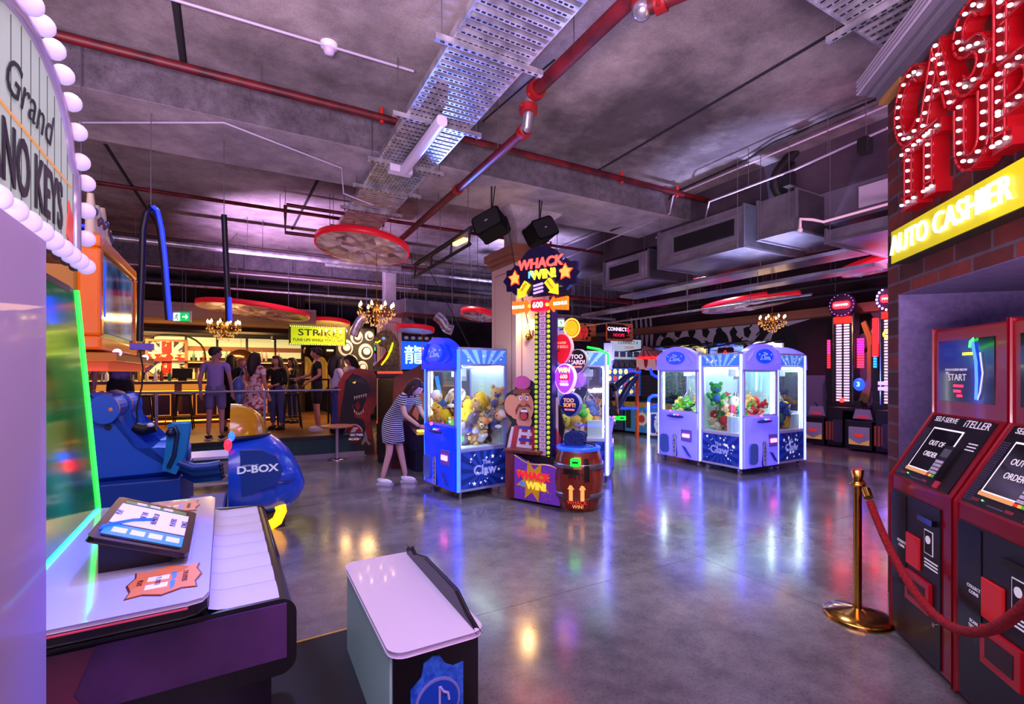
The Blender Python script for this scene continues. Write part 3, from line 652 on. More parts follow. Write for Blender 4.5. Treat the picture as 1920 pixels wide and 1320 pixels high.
def plush_mesh(kind,c,c2='#f0ead8'):
    m=mat(c,.9); m2=mat(c2,.9); k=mat('#120c0c',.4); b=MB()
    if kind=='chick':
        b.ell((0,0,.09),(.1,.095,.09),m,12).ell((0,-.02,.19),(.07,.07,.065),m,12).ell((0,-.095,.18),(.025,.03,.014),mat('#ff8a18',.6),8)
        for s in (-1,1): b.ell((s*.03,-.075,.21),.011,k,6).ell((s*.1,0,.1),(.02,.045,.04),m,8).ell((s*.045,-.06,.01),(.03,.04,.014),mat('#ff8a18',.6),8)
    elif kind=='ball':
        b.ell((0,0,.1),.1,m,14)
        for s in (-1,1): b.ell((s*.035,-.085,.12),.014,k,6).ell((s*.06,-.02,.015),(.035,.05,.02),m2,8)
        b.ell((0,-.088,.08),(.03,.02,.018),m2,8)
    elif kind=='bear':
        b.ell((0,0,.09),(.075,.065,.09),m,12).ell((0,-.01,.22),(.075,.068,.068),m,12).ell((0,-.07,.205),(.035,.03,.026),m2,8).ell((0,-.098,.213),(.012,.008,.009),k,6).ell((0,-.05,.09),(.045,.03,.055),m2,10)
        for s in (-1,1): b.ell((s*.06,0,.28),(.028,.016,.028),m,8).ell((s*.03,-.072,.235),.009,k,6).ell((s*.09,-.03,.12),(.028,.03,.055),m,8,rot=(0,s*.6,0)).ell((s*.055,-.07,.025),(.034,.055,.03),m,8)
    elif kind=='bunny':
        b.ell((0,0,.08),(.085,.075,.08),m,12).ell((0,-.02,.2),(.07,.065,.06),m,12).ell((0,-.085,.195),(.014,.01,.01),mat('#e83030',.5),6)
        for s in (-1,1): b.ell((s*.035,.02,.3),(.022,.014,.07),m,8,rot=(0,s*.3,0)).ell((s*.028,-.075,.215),.009,k,6).ell((s*.09,-.02,.1),(.03,.05,.03),m,8)
    elif kind=='frog':
        b.ell((0,0,.08),(.1,.09,.07),m,12).ell((0,-.03,.15),(.08,.075,.055),m,12).ell((0,-.09,.14),(.05,.02,.012),m2,8)
        for s in (-1,1): b.ell((s*.045,-.04,.2),.024,m2,8).ell((s*.045,-.06,.205),.011,k,6).ell((s*.1,-.02,.04),(.035,.06,.03),m,8)
    elif kind=='doll':
        b.ell((0,0,.11),(.06,.05,.09),m,12).ell((0,-.01,.24),(.065,.06,.062),mat('#e8b890',.8),12).ell((0,.005,.28),(.07,.065,.04),m2,12)
        for s in (-1,1): b.ell((s*.025,-.065,.245),.008,k,6).ell((s*.085,-.01,.15),(.022,.022,.06),m2,8,rot=(0,s*.9,0)).ell((s*.035,-.02,.02),(.026,.04,.05),mat('#6a3818',.7),8)
    return b.mesh('plush')
PM={}
def plush(kind,c,c2,loc,rot,s,label,group,parent=None):
    k=(kind,c,c2)
    if k not in PM: PM[k]=plush_mesh(*k)
    o=bpy.data.objects.new('plush_toy',PM[k]); COL.objects.link(o); o.location=loc; o.rotation_euler=rot; o.scale=(s,s,s)
    tag(o,label,'plush toy',group); return o
def stars(b,ax,t0,t1,x0,x1,z0,z1,n,seed):
    rng=random.Random(seed)
    for k in range(n):
        x=rng.uniform(x0+.05,x1-.05); z=rng.uniform(z0+.04,z1-.04); r=rng.choice((.008,.008,.03,.02))
        b.prism(star(r,r*.45,x,z) if r>.01 else circ(r,x,z,8),ax,t0,t1,STARW)
def claw_machine(label,loc,rz,blue=False,tube=None,w=.9,D=.76,sides=(1,-1),claw=(0.05,.35,1.25),right_neon=False):
    TUBEW=tube or TUBEM
    t=thing('claw_machine',label,'claw machine',loc,rz,'claw machines')
    body=BLUE_SPILL if blue else LILAC_SPILL; led=LEDBB if blue else LEDB
    frame=mat('#b8b4d8',.35) if not blue else mat('#8894d8',.35)
    h=w/2; inner=mat('#eefaf4',.6)
    # cabinet shell: base box, posts, roof
    b=MB().box(-h,h,.02,D,.1,.14,frame).box(-h,h,.02,D,.60,.645,frame).box(-h,h,0,D,1.9,1.93,frame)
    for x in (-h,h-.03):
        b.box(x,x+.03,D-.04,D,.1,1.93,frame).box(x,x+.035,.0,.05,.1,1.93,frame)
    b.box(-h+.03,h-.03,D-.03,D-.01,.1,.62,frame).box(-h+.01,h-.01,.02,.04,1.62,1.9,inner)
    for s in (-1,1): b.box(min(s*h,s*(h-.02)),max(s*h,s*(h-.02)),.05,D-.04,1.70,1.72,frame)
    b.build('cabinet_frame',t,bevel=.004)
    MB().box(-h+.03,h-.03,.03,D-.03,.645,.655,inner).box(-h+.05,-h+.3,.06,.3,.655,.9,mat('#dfeee8',.5)).build('prize_deck',t)
    # front door: moulded panel with flowing ribs
    b=MB(); nx,nz=10,14; vs=[];
    for i in range(nx+1):
        for j in range(nz+1):
            u=i/nx; v=j/nz; x=-h+.04+u*(w-.08); z=.12+v*.78
            y=-.03-.035*math.sin(PI*u)*(.4+.6*math.sin(PI*min(1,v*1.15)))-.022*max(0,math.cos((u-.5)*9)*math.sin(v*5))
            if v>.72: y-=.05*(v-.72)/.28*math.sin(PI*u)
            vs.append((x,y,z))
    fs=[(i*(nz+1)+j,(i+1)*(nz+1)+j,(i+1)*(nz+1)+j+1,i*(nz+1)+j+1) for i in range(nx) for j in range(nz)]
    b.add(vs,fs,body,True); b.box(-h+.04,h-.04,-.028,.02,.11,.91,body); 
    dr=b.build('front_door',t)
    # recesses on the door
    b=MB().prism(rrect(-.36,-.16,.17,.5,.07,5),'y',-.075,-.05,mat('#5070d8',.2,coat=.4)); b.build('prize_flap',dr)
    b=MB().prism(rrect(-.055,.035,.12,.52,.045,5),'y',-.085,-.06,mat('#2238a8',.3)).prism(rrect(-.047,.027,.128,.512,.037,5),'y',-.088,-.08,mat('#c8c8f8',.3)); pl=b.build('nameplate',dr)
    for i,c in enumerate('LAOKAI'): txt(c,.075,mat('#181c50',.4),pl,(-.01,-.09,.475-i*.062),sx=.8)
    b=MB().box(.12,.34,-.07,-.04,.42,.62,mat('#6c68d0',.3)); b.build('coin_door',dr,bevel=.01)
    MB().box(.16,.31,-.082,-.07,.49,.55,SLOTP).build('coin_slot',dr)
    MB().prism([(.15,.34),(.21,.32),(.34,.16),(.28,.19)],'y',-.082,-.055,mat('#3848a8',.3)).build('ticket_slot',dr)
    b=MB().ell((0,-.07,.84),(.2,.05,.03),mat('#2c34a0',.3),16); cons=b.build('control_console',t)
    MB().cyl((-.1,-.08,.86),(-.1,-.085,.92),.008,CHROME,8).ell((-.1,-.085,.93),.022,BTN,10).build('joystick',cons)
    for q in (.0,.07): MB().lathe([(.02,.86),(.02,.872),(.0,.876)],BTN if q else mat('#50c0ff',.3,em=3),12,(q,-.09,0)).build('button',cons)
    # front window, header with arch
    b=MB(); b.box(-h+.04,h-.04,-.012,.01,.9,.94,frame).box(-h+.04,h-.04,-.012,.01,1.64,1.68,frame).box(-h+.04,-h+.07,-.012,.01,.9,1.68,frame).box(h-.07,h-.04,-.012,.01,.9,1.68,frame)
    b.build('window_frame',t)
    MB().box(-h+.06,h-.06,-.002,.0,.92,1.66,GLASS).build('glass_pane',t)
    arch=[(-h,1.66)]+[(-h+.01+(w-.02)*i/14,1.90+.17*math.sin(PI*i/14)**.8) for i in range(15)]+[(h,1.66)]
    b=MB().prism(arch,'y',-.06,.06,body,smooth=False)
    for s in (-1,1): b.tube([(s*(h-.08),-.065,1.95),(s*(h-.2),-.07,1.99),(s*(h-.14),-.07,1.88),(s*(h-.06),-.065,1.8),(s*(h-.22),-.068,1.73)],[.008,.02,.026,.018,.006],body,8)
    hd=b.build('arched_header',t,bevel=.02)
    e=MB().prism(circ(.2,0,1.87,28,.115),'y',-.09,-.06,OVAL).build('oval_badge',hd)
    ll=mat('#7080e8',.4,em=.8); txt('The',.07,ll,e,(0,-.093,1.91)); txt('Claw',.11,ll,e,(0,-.093,1.85))
    for k,(x,z) in enumerate(((-.15,1.9),(.15,1.9),(.12,1.82),(-.12,1.82))): MB().prism(star(.012,.005,x,z),'y',-.094,-.09,STARW).build('star',e)
    # side panels
    for s in (-1,1):
        x0=s*h; a,c=(x0,x0+s*.006); lo,hi=min(a,c),max(a,c)
        if s in sides:
            b=MB(); fan(b,.06,D-.03,.14,.60,D*.5,.33,28,'x',lo,hi,GB,GB2); stars(b,'x',hi if s>0 else lo-.002,hi+.002 if s>0 else lo,.06,D-.03,.14,.6,22,int(loc[0]*10)+s)
            p=b.build('side_panel',t); xx=x0+s*.009
            txt('The',.08,CLAWLET,p,(xx,D*.56,.45),rz=R(90*s),off=.002); txt('Claw',.17,CLAWLET,p,(xx,D*.53,.35),rz=R(90*s),off=.004)
            b=MB(); fan(b,.05,D-.02,1.72,1.9,D*.5,1.45,28,'x',lo,hi,SKYB,SKYB2) if 0 else None
            n=9
            for k in range(n):
                y0=.05+(D-.07)*k/n; y1=.05+(D-.07)*(k+1)/n; cy=D/2
                f=lambda y:cy+(y-cy)*.45
                b.prism([(f(y0),1.722),(f(y1),1.722),(y1,1.9),(y0,1.9)],'x',lo,hi,SKYB if k%2 else SKYB2)
            b.prism([(.05,1.722),(f(.05),1.722),(.05,1.9)],'x',lo,hi,SKYB).prism([(D-.02,1.722),(D-.02,1.9),(f(D-.02),1.722)],'x',lo,hi,SKYB)
            stars(b,'x',hi if s>0 else lo-.002,hi+.002 if s>0 else lo,.05,D-.02,1.72,1.9,9,int(loc[1]*10)+s)
            b.build('header_panel',t)
        else: MB().box(lo,hi,.05,D-.03,.14,.6,GB).build('side_panel',t)
        MB().box(min(x0-s*.012,x0-s*.010),max(x0-s*.012,x0-s*.010),.05,D-.04,.645,1.72,GLASS).build('glass_pane',t)
        MB().box(min(x0,x0+s*.012),max(x0,x0+s*.012),-.012,.03,.11,1.9,led).build('light_strip',t)
        MB().box(s*(h-.06)-.012,s*(h-.06)+.012,.06,.08,.66,1.68,TUBEW).build('light_strip',t)
    MB().box(-h+.03,h-.03,D-.028,D-.02,.655,1.7,glass_mat('mirror_back','#e8f8f2',.16,.62,'#e8faf4') ).build('back_pane',t)
    for y in (.07,D-.09): MB().box(-h+.05,h-.05,y,y+.03,1.685,1.7,TUBEW).build('light_tube',t)
    # gantry and claw
    cx,cy,cz=claw
    b=MB().box(-h+.04,h-.04,cy-.01,cy+.01,1.66,1.68,CHROME).box(cx-.08,cx+.08,cy-.07,cy+.07,1.55,1.66,mat('#dfe2ea',.4)).box(cx+.02,cx+.12,cy-.05,cy+.05,1.5,1.56,mat('#9aa0b0',.4)); b.build('gantry',t)
    b=MB().cyl((cx,cy,1.55),(cx,cy,cz+.1),.004,CHROME,6).lathe([(.012,.0),(.03,.02),(.03,.07),(.018,.1)],CHROME,12,(cx,cy,cz)); cl=b.build('claw',t)
    for k in range(3):
        a=2*PI*k/3+.4; c,sn=math.cos(a),math.sin(a)
        MB().tube([(cx+c*q,cy+sn*q,cz+z) for q,z in ((.02,.03),(.07,.0),(.115,-.06),(.12,-.13),(.09,-.19))],.007,CHROME,6).build('claw_finger',cl)
    # feet
    for i,x in enumerate((-h+.07,h-.07)):
        for y in (.08,D-.08):
            b=MB()
            if blue: b.cyl((x,y,.0),(x,y,.1),.018,CHROME,10).lathe([(.03,0),(.03,.012)],CHROME,12,(x,y,0)); b.build('foot',t)
            else: b.cyl((x-.014,y,.035),(x+.014,y,.035),.035,mat('#8884a0',.4),14).box(x-.02,x+.02,y-.01,y+.03,.05,.1,CHROME); b.build('caster',t)
    return t
def inside(loc,rz,x,y,z): 
    c,s=math.cos(rz),math.sin(rz); return (loc[0]+c*x-s*y,loc[1]+s*x+c*y,z)
POS=('at the front left','at the front middle','at the front right','at the back left','at the back middle','at the back right')
def fill(loc,rz,where,spec,top,group,seed,s=1.0,D=.76,w=.9):
    # spec: list of (kind,c,c2,words); layers of soft toys heaped in a grid
    rng=random.Random(seed); used={}; idx=0; n=len(spec)
    for lay,(nx,ny,z) in enumerate(top):
        lname=('bottom layer','middle layer','upper layer')[min(lay,2)] if lay<len(top)-1 else 'heap top'
        for i in range(nx):
            for j in range(ny):
                x=-w/2+.13+(w-.26)*(i+.5)/nx*1.0+rng.uniform(-.02,.02); y=.13+(D-.24)*(j+.5)/ny+rng.uniform(-.02,.02)
                k=spec[(idx*3+lay*2+i)%n]; idx+=1
                col={3:('left','middle','right'),4:('left','centre left','centre right','right'),5:('far left','left','middle','right','far right'),2:('left','right')}[nx][i]; row={3:('front','centre','back'),4:('front','second','third','back'),5:('front','second','third','fourth','back'),2:('front','back')}[ny][j]
                base='%s plush, %s, %s row %s, in the %s'%(k[3],lname,row,col,where)
                used[base]=used.get(base,0)+1
                if used[base]>1: base=base.replace(' plush,',' plush tipped over,' if used[base]==2 else ' plush turned sideways,')
                plush(k[0],k[1],k[2],inside(loc,rz,x,y,z+rng.uniform(0,.02)),(rng.uniform(-.7,.7),rng.uniform(-.8,.8),rz+rng.uniform(-1.6,1.6)),s*rng.uniform(.85,1.1),base,group)
Y=('chick','#ffcc18','#ffffff','yellow chick'); 
# blue machine on the left
C0=Vector((-.68,6.0,0)); r1=R(-53.6); x1=Vector((math.cos(r1),math.sin(r1),0)); L1=C0-x1*.45
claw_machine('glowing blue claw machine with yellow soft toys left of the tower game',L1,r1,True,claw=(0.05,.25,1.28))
spec1=[Y,Y,('bear','#e0b070','#f4e4c0','golden bear'),('bear','#b08050','#e8d0a0','brown bear'),('ball','#f0c830','#ffffff','lemon ball'),('bunny','#f4f0f4','#ffffff','white bunny'),('frog','#68c830','#f0e8c0','lime frog'),('bear','#d8b070','#f4e4c0','honey bear'),('doll','#4060a0','#f0e8e0','blue dressed doll'),('bear','#706078','#c8b8c8','grey bear')]
fill(L1,r1,'blue claw machine',spec1,[(4,4,.66),(4,4,.80),(4,3,.95),(3,3,1.08)],'soft toys in the blue claw machine',3,1.12)
plush('bear','#d8b070','#3860a0',inside(L1,r1,.3,.62,1.12),(.3,.2,r1+1.2),1.1,'honey bear plush sitting high in the back corner of the blue claw machine','soft toys in the blue claw machine')
# white group
K0=Vector((3.564,7.46,0))
ra=math.atan2(-.876,.482); M1=K0+A*(.78+.47)
rb_=math.atan2(.482,.876); M2=K0+B*.47
rc=math.atan2(.876,-.482); M3=K0+B*(.96+.76)+A*.47
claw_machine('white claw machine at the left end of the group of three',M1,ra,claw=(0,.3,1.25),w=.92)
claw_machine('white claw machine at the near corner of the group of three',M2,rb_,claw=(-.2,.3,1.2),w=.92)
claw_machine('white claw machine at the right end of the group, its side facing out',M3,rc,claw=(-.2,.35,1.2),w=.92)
spec2=[('frog','#30b050','#f0f0e8','green frog'),('bear','#f0d8a8','#f8f0e0','cream bear'),('ball','#40c040','#f4f4f4','green ball'),('ball','#e84038','#f4e8d8','red ball'),('chick','#f8e060','#ffffff','pale yellow chick'),('bear','#e8b878','#f8ecd0','tan bear'),('ball','#f0e8d8','#c89868','cream ball'),('bear','#d03028','#f0c8b0','red bear')]
fill(M1,ra,'left white machine',[('frog','#60d030','#f0f0e8','lime frog'),('bear','#405870','#a0a8b8','slate bear'),('ball','#f0c0a8','#f4f4f4','peach ball'),('chick','#f8e060','#ffffff','yellow chick'),('bear','#30343c','#686870','charcoal bear')],[(4,4,.66),(4,4,.77),(4,3,.88),(3,2,.97)],'soft toys in the left white claw machine',5,.85)
fill(M2,rb_,'corner white machine',spec2,[(5,5,.66),(5,5,.75),(5,4,.85),(5,4,.95),(4,2,1.04)],'soft toys in the corner white claw machine',7,.86)
plush('bear','#38a048','#4068c0',inside(M2,rb_,-.36,.56,1.08),(.1,0,rb_-.6),1.25,'tall green bear plush standing up in the corner white claw machine','soft toys in the corner white claw machine')
plush('bear','#3c70d8','#3c70d8',inside(M2,rb_,.02,.45,1.1),(2.2,.3,rb_+.9),1.0,'blue plush lying feet up on the heap in the corner machine','soft toys in the corner white claw machine')
fill(M3,rc,'right white machine',[('frog','#2c5850','#a0c0b8','dark green frog'),('bear','#3858a0','#a86848','blue bear'),('bear','#8a5c44','#c89878','brown bear'),Y,('ball','#508870','#f0f0e0','sage ball')],[(4,4,.66),(4,4,.77),(4,3,.88),(2,3,.97)],'soft toys in the right white claw machine',9,.95)
# machine behind the barrel
rd=R(78.5); E0=Vector((1.40,7.0,0)); xd=Vector((math.cos(rd),math.sin(rd),0)); M4=E0+xd*.45
t=claw_machine('claw machine with orange toys and green reflection on its corner behind the barrel',M4,rd,False,tube=mat('#ffffff',.3,em=4,emc='#fff8e4'),sides=(1,-1),claw=(-.1,.3,1.25))
MB().tube([(-.46,0,1.72),(-.46,0,1.88),(-.46,.12,1.95),(-.46,.3,1.985)],.016,GRNB,8).build('neon_glow',t)  # green neon reflection on the corner, modelled as a glowing tube
fill(M4,rd,'barrel side claw machine',[('bear','#e88838','#f8e0c0','orange bear'),('frog','#50d040','#f0f0e8','bright green frog'),('ball','#f0b848','#ffffff','amber ball'),('bunny','#f0d0c8','#ffffff','pink bunny'),('bear','#5070c0','#c0d0f0','blue bear'),('chick','#f0e050','#ffffff','yellow chick')],[(4,4,.66),(4,4,.80),(3,3,.94)],'soft toys behind the barrel',11)
# ---------------------------------------------------------------- tower game with barrel
rt=math.atan2(-.57,.82); T0=Vector((.05,6.05,0))
t=thing('tower_game','tall hammer tower game with number column and light bulb topper','arcade game',T0,rt)
WOOD=noise_mat('painted_timber','#5c2018','#8a3826',2.2,.4,stretch=(8,8,1)); PURL=mat('#8a48d0',.35); YEL=mat('#ffd820',.4,em=.5); LIME=mat('#b8d020',.4,em=.28,emc='#b8e010')
b=MB().box(-.15,-.01,-.02,.5,.02,.6,WOOD).box(-.17,.34,-.04,.55,.6,.64,WOOD).box(-.12,.62,.06,.5,.02,.58,mat('#1c1010',.5)); b.build('base_cabinet',t,bevel=.008)
wave=[(-.01,.03),(.64,.03),(.64,.44)]+[(.64-.65*i/12,.44+.03*math.sin(i/12*PI*2+.5)+.12*(i/12)) for i in range(1,13)]
fp=MB().prism(wave,'y',-.02,.05,PURL).build('front_panel',t)
b=MB(); b.tube([(x,-.022,z) for x,z in wave[2:]],.008,mat('#f0d890',.4),6); b.build('edge_trim',fp)
ST=mat('#a078e0',.4)
for k,(x,z,r) in enumerate(((.1,.46,.06),(.43,.4,.05),(.12,.16,.05),(.47,.13,.075))):
    MB().prism(star(r,r*.5,x,z,a0=PI/2+.2),'y',-.026,-.02,ST).prism(star(r*.8,r*.4,x,z,a0=PI/2+.2),'y',-.028,-.026,PURL).build('star',fp)
b=MB().prism(star(.26,.14,.27,.28,8,.3),'y',-.028,-.02,mat('#f8c030',.4))
b.build('burst',fp)
txt('WHACK',.125,mat('#f02838',.35,em=.3),fp,(.27,-.031,.34),sx=1.0,off=.006,ext=.006); txt('N',.08,mat('#2880f0',.35,em=.3),fp,(.12,-.031,.23),off=.004); txt('WIN!',.12,mat('#ffe040',.35,em=.4),fp,(.32,-.031,.22),off=.005,ext=.006)
# column with numbers
cx=.35; y0=.10
b=MB().box(cx-.135,cx+.115,y0,y0+.14,.1,2.5,mat('#101048',.35)).box(cx-.13,cx+.09,y0-.006,y0,.1,2.5,mat('#2a2050',.4)); b.build('tower_column',t,bevel=.006)
NUMS=['60','10','30','20','100','10','70','10','50','10','250','10','80','10','40','30','90','10','60','10','70','10','500','10']
pch=.078; PLT=mat('#c8a8d0',.5,em=.15); PNK=mat('#ff40f0',.3,em=7,emc='#ff20e8'); NK=mat('#1c1020',.5)
for k in range(29):
    z=.12+k*pch
    o=MB().box(cx-.06,cx+.03,y0-.014,y0-.006,z,z+pch-.008,PNK if k==4 else PLT).build('number_plate',t)
    if k!=4: txt(NUMS[(28-k)%24],.05,NK,o,(cx-.015,y0-.0145,z+pch/2-.004),ext=.0005)
dm=MB().ell((0,0,0),(.024,.02,.024),LIME,10).mesh('bulb_dot')
for k in range(37):
    for x in (-.105,.07):
        o=bpy.data.objects.new('lime_bulb',dm); COL.objects.link(o); o.parent=t; o.location=(cx+x,y0-.012,.13+k*.062)
# score box and arrows
DSP=mat('#e01028',.3,em=1.2)
o=MB().prism(rrect(cx-.12,cx+.09,2.36,2.5,.03),'y',-.02,y0,DSP).build('score_display',t); txt('600',.1,mat('#fff0e0',.3,em=3),o,(cx-.015,-.024,2.43))
ORN=mat('#ff5a10',.3,em=2.2,emc='#ff4208'); WT=mat('#ffffff',.3,em=3)
for s in (-1,1):
    c=cx-.015+s*.17; pl=[(c+s*.01*-1-s*.03,2.43),(c+s*.03,2.52),(c+s*.03,2.49),(c+s*.22,2.51),(c+s*.22,2.35),(c+s*.03,2.37),(c+s*.03,2.34)]
    o=MB().prism(pl,'y',0,.05,ORN).build('bonus_arrow',t); txt('BONUS',.055,WT,o,(c+s*.13,-.004,2.43),ry=0)
    MB().ell((cx-.015+s*.125,-.01,2.43),.022,mat('#ffb020',.3,em=3),10).build('amber_bulb',t)
# light bulb topper
NAV=mat('#100c38',.25,coat=.4)
bulb=[(cx-.015+.29*math.cos(R(a)),2.88+.27*math.sin(R(a))) for a in range(-50,231,14)]+[(cx-.16,2.56),(cx+.13,2.56)]
o=MB().prism(bulb,'y',.0,.1,NAV).build('bulb_topper',t,bevel=.01)
txt('WHACK',.165,mat('#ff7050',.3,em=1.8,emc='#ff3838'),o,(cx-.0,-.006,2.94),off=.006,ext=.006,shear=.1); txt('N',.11,mat('#50a0ff',.3,em=2),o,(cx-.12,-.006,2.81),off=.004); txt('WIN!',.15,mat('#ffe838',.3,em=2,emc='#ffd820'),o,(cx+.06,-.006,2.8),off=.006,ext=.006,shear=-.1)
for k in range(3): MB().tube([(cx-.08,-.01,2.58+k*.045),(cx+.05,-.01,2.6+k*.045)],.014,mat('#c8a8f0',.4,em=.6),6).build('socket_ring',o)
for s in (-1,1):
    c=cx-.015+s*.36; sb=MB().prism(star(.19,.15,c,2.78,8),'y',.02,.09,NAV).build('star_badge',t)
    MB().prism(star(.105,.055,c,2.8),'y',.008,.02,mat('#ff4020',.3,em=3,emc='#ff3010')).build('star_outline',sb); MB().prism(star(.085,.045,c,2.8),'y',.0,.008,mat('#ffa050',.3,em=1.5,emc='#ff7830')).build('star',sb)
    c2=cx-.015+s*.215; M=Matrix.Translation((c2,-.02,2.62))@Matrix.Rotation(s*R(-38),4,'Y')
    b=MB(); b.M=M; b.prism([(-.045,.12),(.045,.12),(.045,-.01),(.075,-.01),(0,-.11),(-.075,-.01),(-.045,-.01)],'y',-.03,.01,YEL); a_=b.build('win_arrow',t)
    txt('WIN' if s<0 else 'TICKETS',.055 if s<0 else .033,NK,a_,(0,0,0),M=M@Matrix.Translation((0,-.032,.05))@Matrix.Rotation(R(90)*(1 if s>0 else -1),4,'Y')@Matrix.Rotation(R(90),4,'X'))
# strong man cut-out behind the column
SK=mat('#e89878',.6); BR=mat('#8a3c28',.6); LN=mat('#180c18',.6); SKD=mat('#d07860',.6)
yb=.2
b=MB()
def pan(pts,m,lay): b.prism(pts,'y',yb-.004*lay-.004,yb-.004*lay+ (0 if lay else .03),m)
def C(x,z,rx,rz,n=18): return circ(rx,x,z,n,rz)
ox=-.02; oz=1.0
pan([(-.3,.62),(-.28,.8),(-.2,.95),(-.3,1.05),(-.34,1.2),(-.28,1.33),(-.15,1.4),(-.14,1.52),(-.02,1.56),(.1,1.5),(.5,1.2),(.58,.95),(.52,.62)],LN,0)
pan([(-.28,.62),(-.24,.8),(-.15,.92),(.48,.92),(.54,.8),(.5,.62)],mat('#c02838',.5),1)
for k in range(3): pan([(-.27+k*.14,.62),(-.2+k*.13,.9),(-.16+k*.13,.9),(-.22+k*.14,.62)],mat('#f0e0e4',.5),2)
pan(C(-.2,1.18,.12,.14),SK,1); pan(C(-.13,1.12,.1,.12),SK,2)
pan(C(.0,1.17,.15,.2),SK,3); pan(C(.0,.98,.12,.09),SK,3)
for k in range(4): pan([(-.08,.64+k*.08),(.12,.64+k*.08),(.12,.68+k*.08),(-.08,.68+k*.08)],mat('#4838b0',.5) if k%2 else mat('#e8e0f0',.5),4)
pan(C(-.03,1.48,.13,.09),mat('#d04898',.5),3); pan([(-.17,1.38),(-.1,1.4),(.1,1.39),(.1,1.35),(-.17,1.33)],BR,4)
pan(C(.0,1.07,.07,.08),LN,4); pan(C(.0,1.05,.05,.05),mat('#d02838',.5),5); pan([(-.05,1.1),(.06,1.1),(.05,1.13),(-.04,1.13)],mat('#ffffff',.5),5)
pan([(-.13,1.12),(-.08,1.2),(.0,1.22),(.08,1.2),(.12,1.14),(.06,1.18),(0,1.17),(-.08,1.16),(-.12,1.06)],BR,6)
pan(C(.0,1.22,.045,.04),SKD,7); pan(C(-.05,1.28,.022,.03),mat('#ffffff',.5),5); pan(C(.05,1.28,.022,.03),mat('#ffffff',.5),5); pan(C(-.045,1.28,.01,.014),mat('#2850b0',.5),6); pan(C(.045,1.28,.01,.014),mat('#2850b0',.5),6)
pan([(-.09,1.33),(-.03,1.34),(-.03,1.32),(-.09,1.31)],BR,7); pan([(.09,1.33),(.03,1.34),(.03,1.32),(.09,1.31)],BR,7)
pan([(.38,.7),(.5,.72),(.5,1.3),(.4,1.3)],mat('#e8d8dc',.5),1); pan([(.41,.7),(.44,.7),(.43,1.3),(.41,1.3)],mat('#c02838',.5),2)
for k in range(4): pan(C(.36,1.02+k*.045,.06,.024,10),SK,4+k%2)
pan(C(.37,.84,.06,.05),SK,4)
b.build('strongman_cutout',t)
# balloon shaped signs on the right
def balloon(px,py,d,rx,rz,m,rim,lines,glow=None,rot=0,name='balloon_sign'):
    q=P(px,py,d)-T0; q=Matrix.Rotation(-rt,4,'Z')@q
    pts=[(q.x+rx*math.sin(a)*(1-.18*max(0,-math.cos(a+0))),q.z+rz*math.cos(a)*(1.0 if math.cos(a)>0 else 1.18)) for a in [2*PI*i/28 for i in range(28)]]
    big=[(q.x+(x-q.x)*1.07,q.z+(z-q.z)*1.07) for x,z in pts]
    o=MB().prism(big,'y',q.y,q.y+.07,rim).prism(pts,'y',q.y-.004,q.y,m).cyl((q.x,q.y+.05,q.z),(.36,.2,q.z-.1),.012,BLACK,6).build(name,t)
    for s_,sz,dx,dz,mm in lines: txt(s_,sz,mm,o,(q.x+dx,q.y-.006,q.z+dz),off=.002)
    return o,q
LP=mat('#e8c8c0',.4,em=.4); LR=mat('#ff8070',.4,em=.6)
balloon(1053,652,6.05,.13,.17,mat('#c81828',.35,em=.35),mat('#e8b8c0',.4),[('A GAME',.035,0,.06,LR),('OF SKILL!',.045,0,.01,LR)])
balloon(1082,676,5.98,.125,.135,mat('#101c14',.35),mat('#b8c0b8',.4),[('TOO',.075,0,.045,LP),('HARD!',.075,0,-.025,LP),('TRY AGAIN!',.025,0,-.08,mat('#e09030',.4,em=.5))])
o,q=balloon(1058,708,5.86,.13,.16,mat('#8038f0',.3,em=1.6,emc='#7028ff'),mat('#d8b0ff',.3,em=3,emc='#b060ff'),[('WIN',.08,0,.09,mat('#ffe838',.3,em=2.5)),('BONUS',.03,0,-.05,mat('#ff60c0',.3,em=2)),('TICKETS',.03,0,-.085,WT)])
MB().box(q.x-.07,q.x+.07,q.y-.014,q.y-.006,q.z-.025,q.z+.045,mat('#c00820',.3,em=1)).build('score_window',o); txt('600',.07,mat('#ff8080',.3,em=4),o,(q.x,q.y-.018,q.z+.01))
balloon(1068,757,5.95,.135,.13,mat('#0c2068',.35,em=.2),mat('#a0a8d8',.4),[('TOO',.065,-.01,.04,mat('#f0a060',.4,em=.5)),('SOFT!',.065,0,-.02,mat('#f0a060',.4,em=.5)),('TRY AGAIN!',.025,0,-.075,LR)])
# barrel
bo_=Vector((.80,5.78,0)); t=thing('barrel_target','wooden barrel hammer target with blue glowing rim','barrel',bo_,rt)
BW=noise_mat('barrel_wood','#541810','#98381c',2.5,.28,stretch=(9,9,1),coat=.3)
b=MB().lathe([(.235,0),(.25,.03),(.285,.2),(.30,.36),(.285,.54),(.255,.68),(.24,.7)],BW,36)
b.build('barrel_body',t)
for z,r in ((.18,.284),(.52,.292)): MB().lathe([(r,z-.03),(r+.008,z-.028),(r+.008,z+.028),(r-.002,z+.03)],mat('#8a8494',.3,.8),36).build('hoop',t)
MB().lathe([(.25,.69),(.262,.7),(.262,.725),(.24,.735),(.23,.73)],mat('#2048ff',.3,em=2,emc='#0c30ff'),36).build('glowing_rim',t)
MB().lathe([(.24,.70),(.235,.73),(.1,.74),(.09,.735),(.0,.74)],mat('#1030a0',.3,em=.3),32).build('strike_pad',t)
ca=R(22); M=Matrix.Rotation(ca,4,'Z')
b=MB(); b.M=M
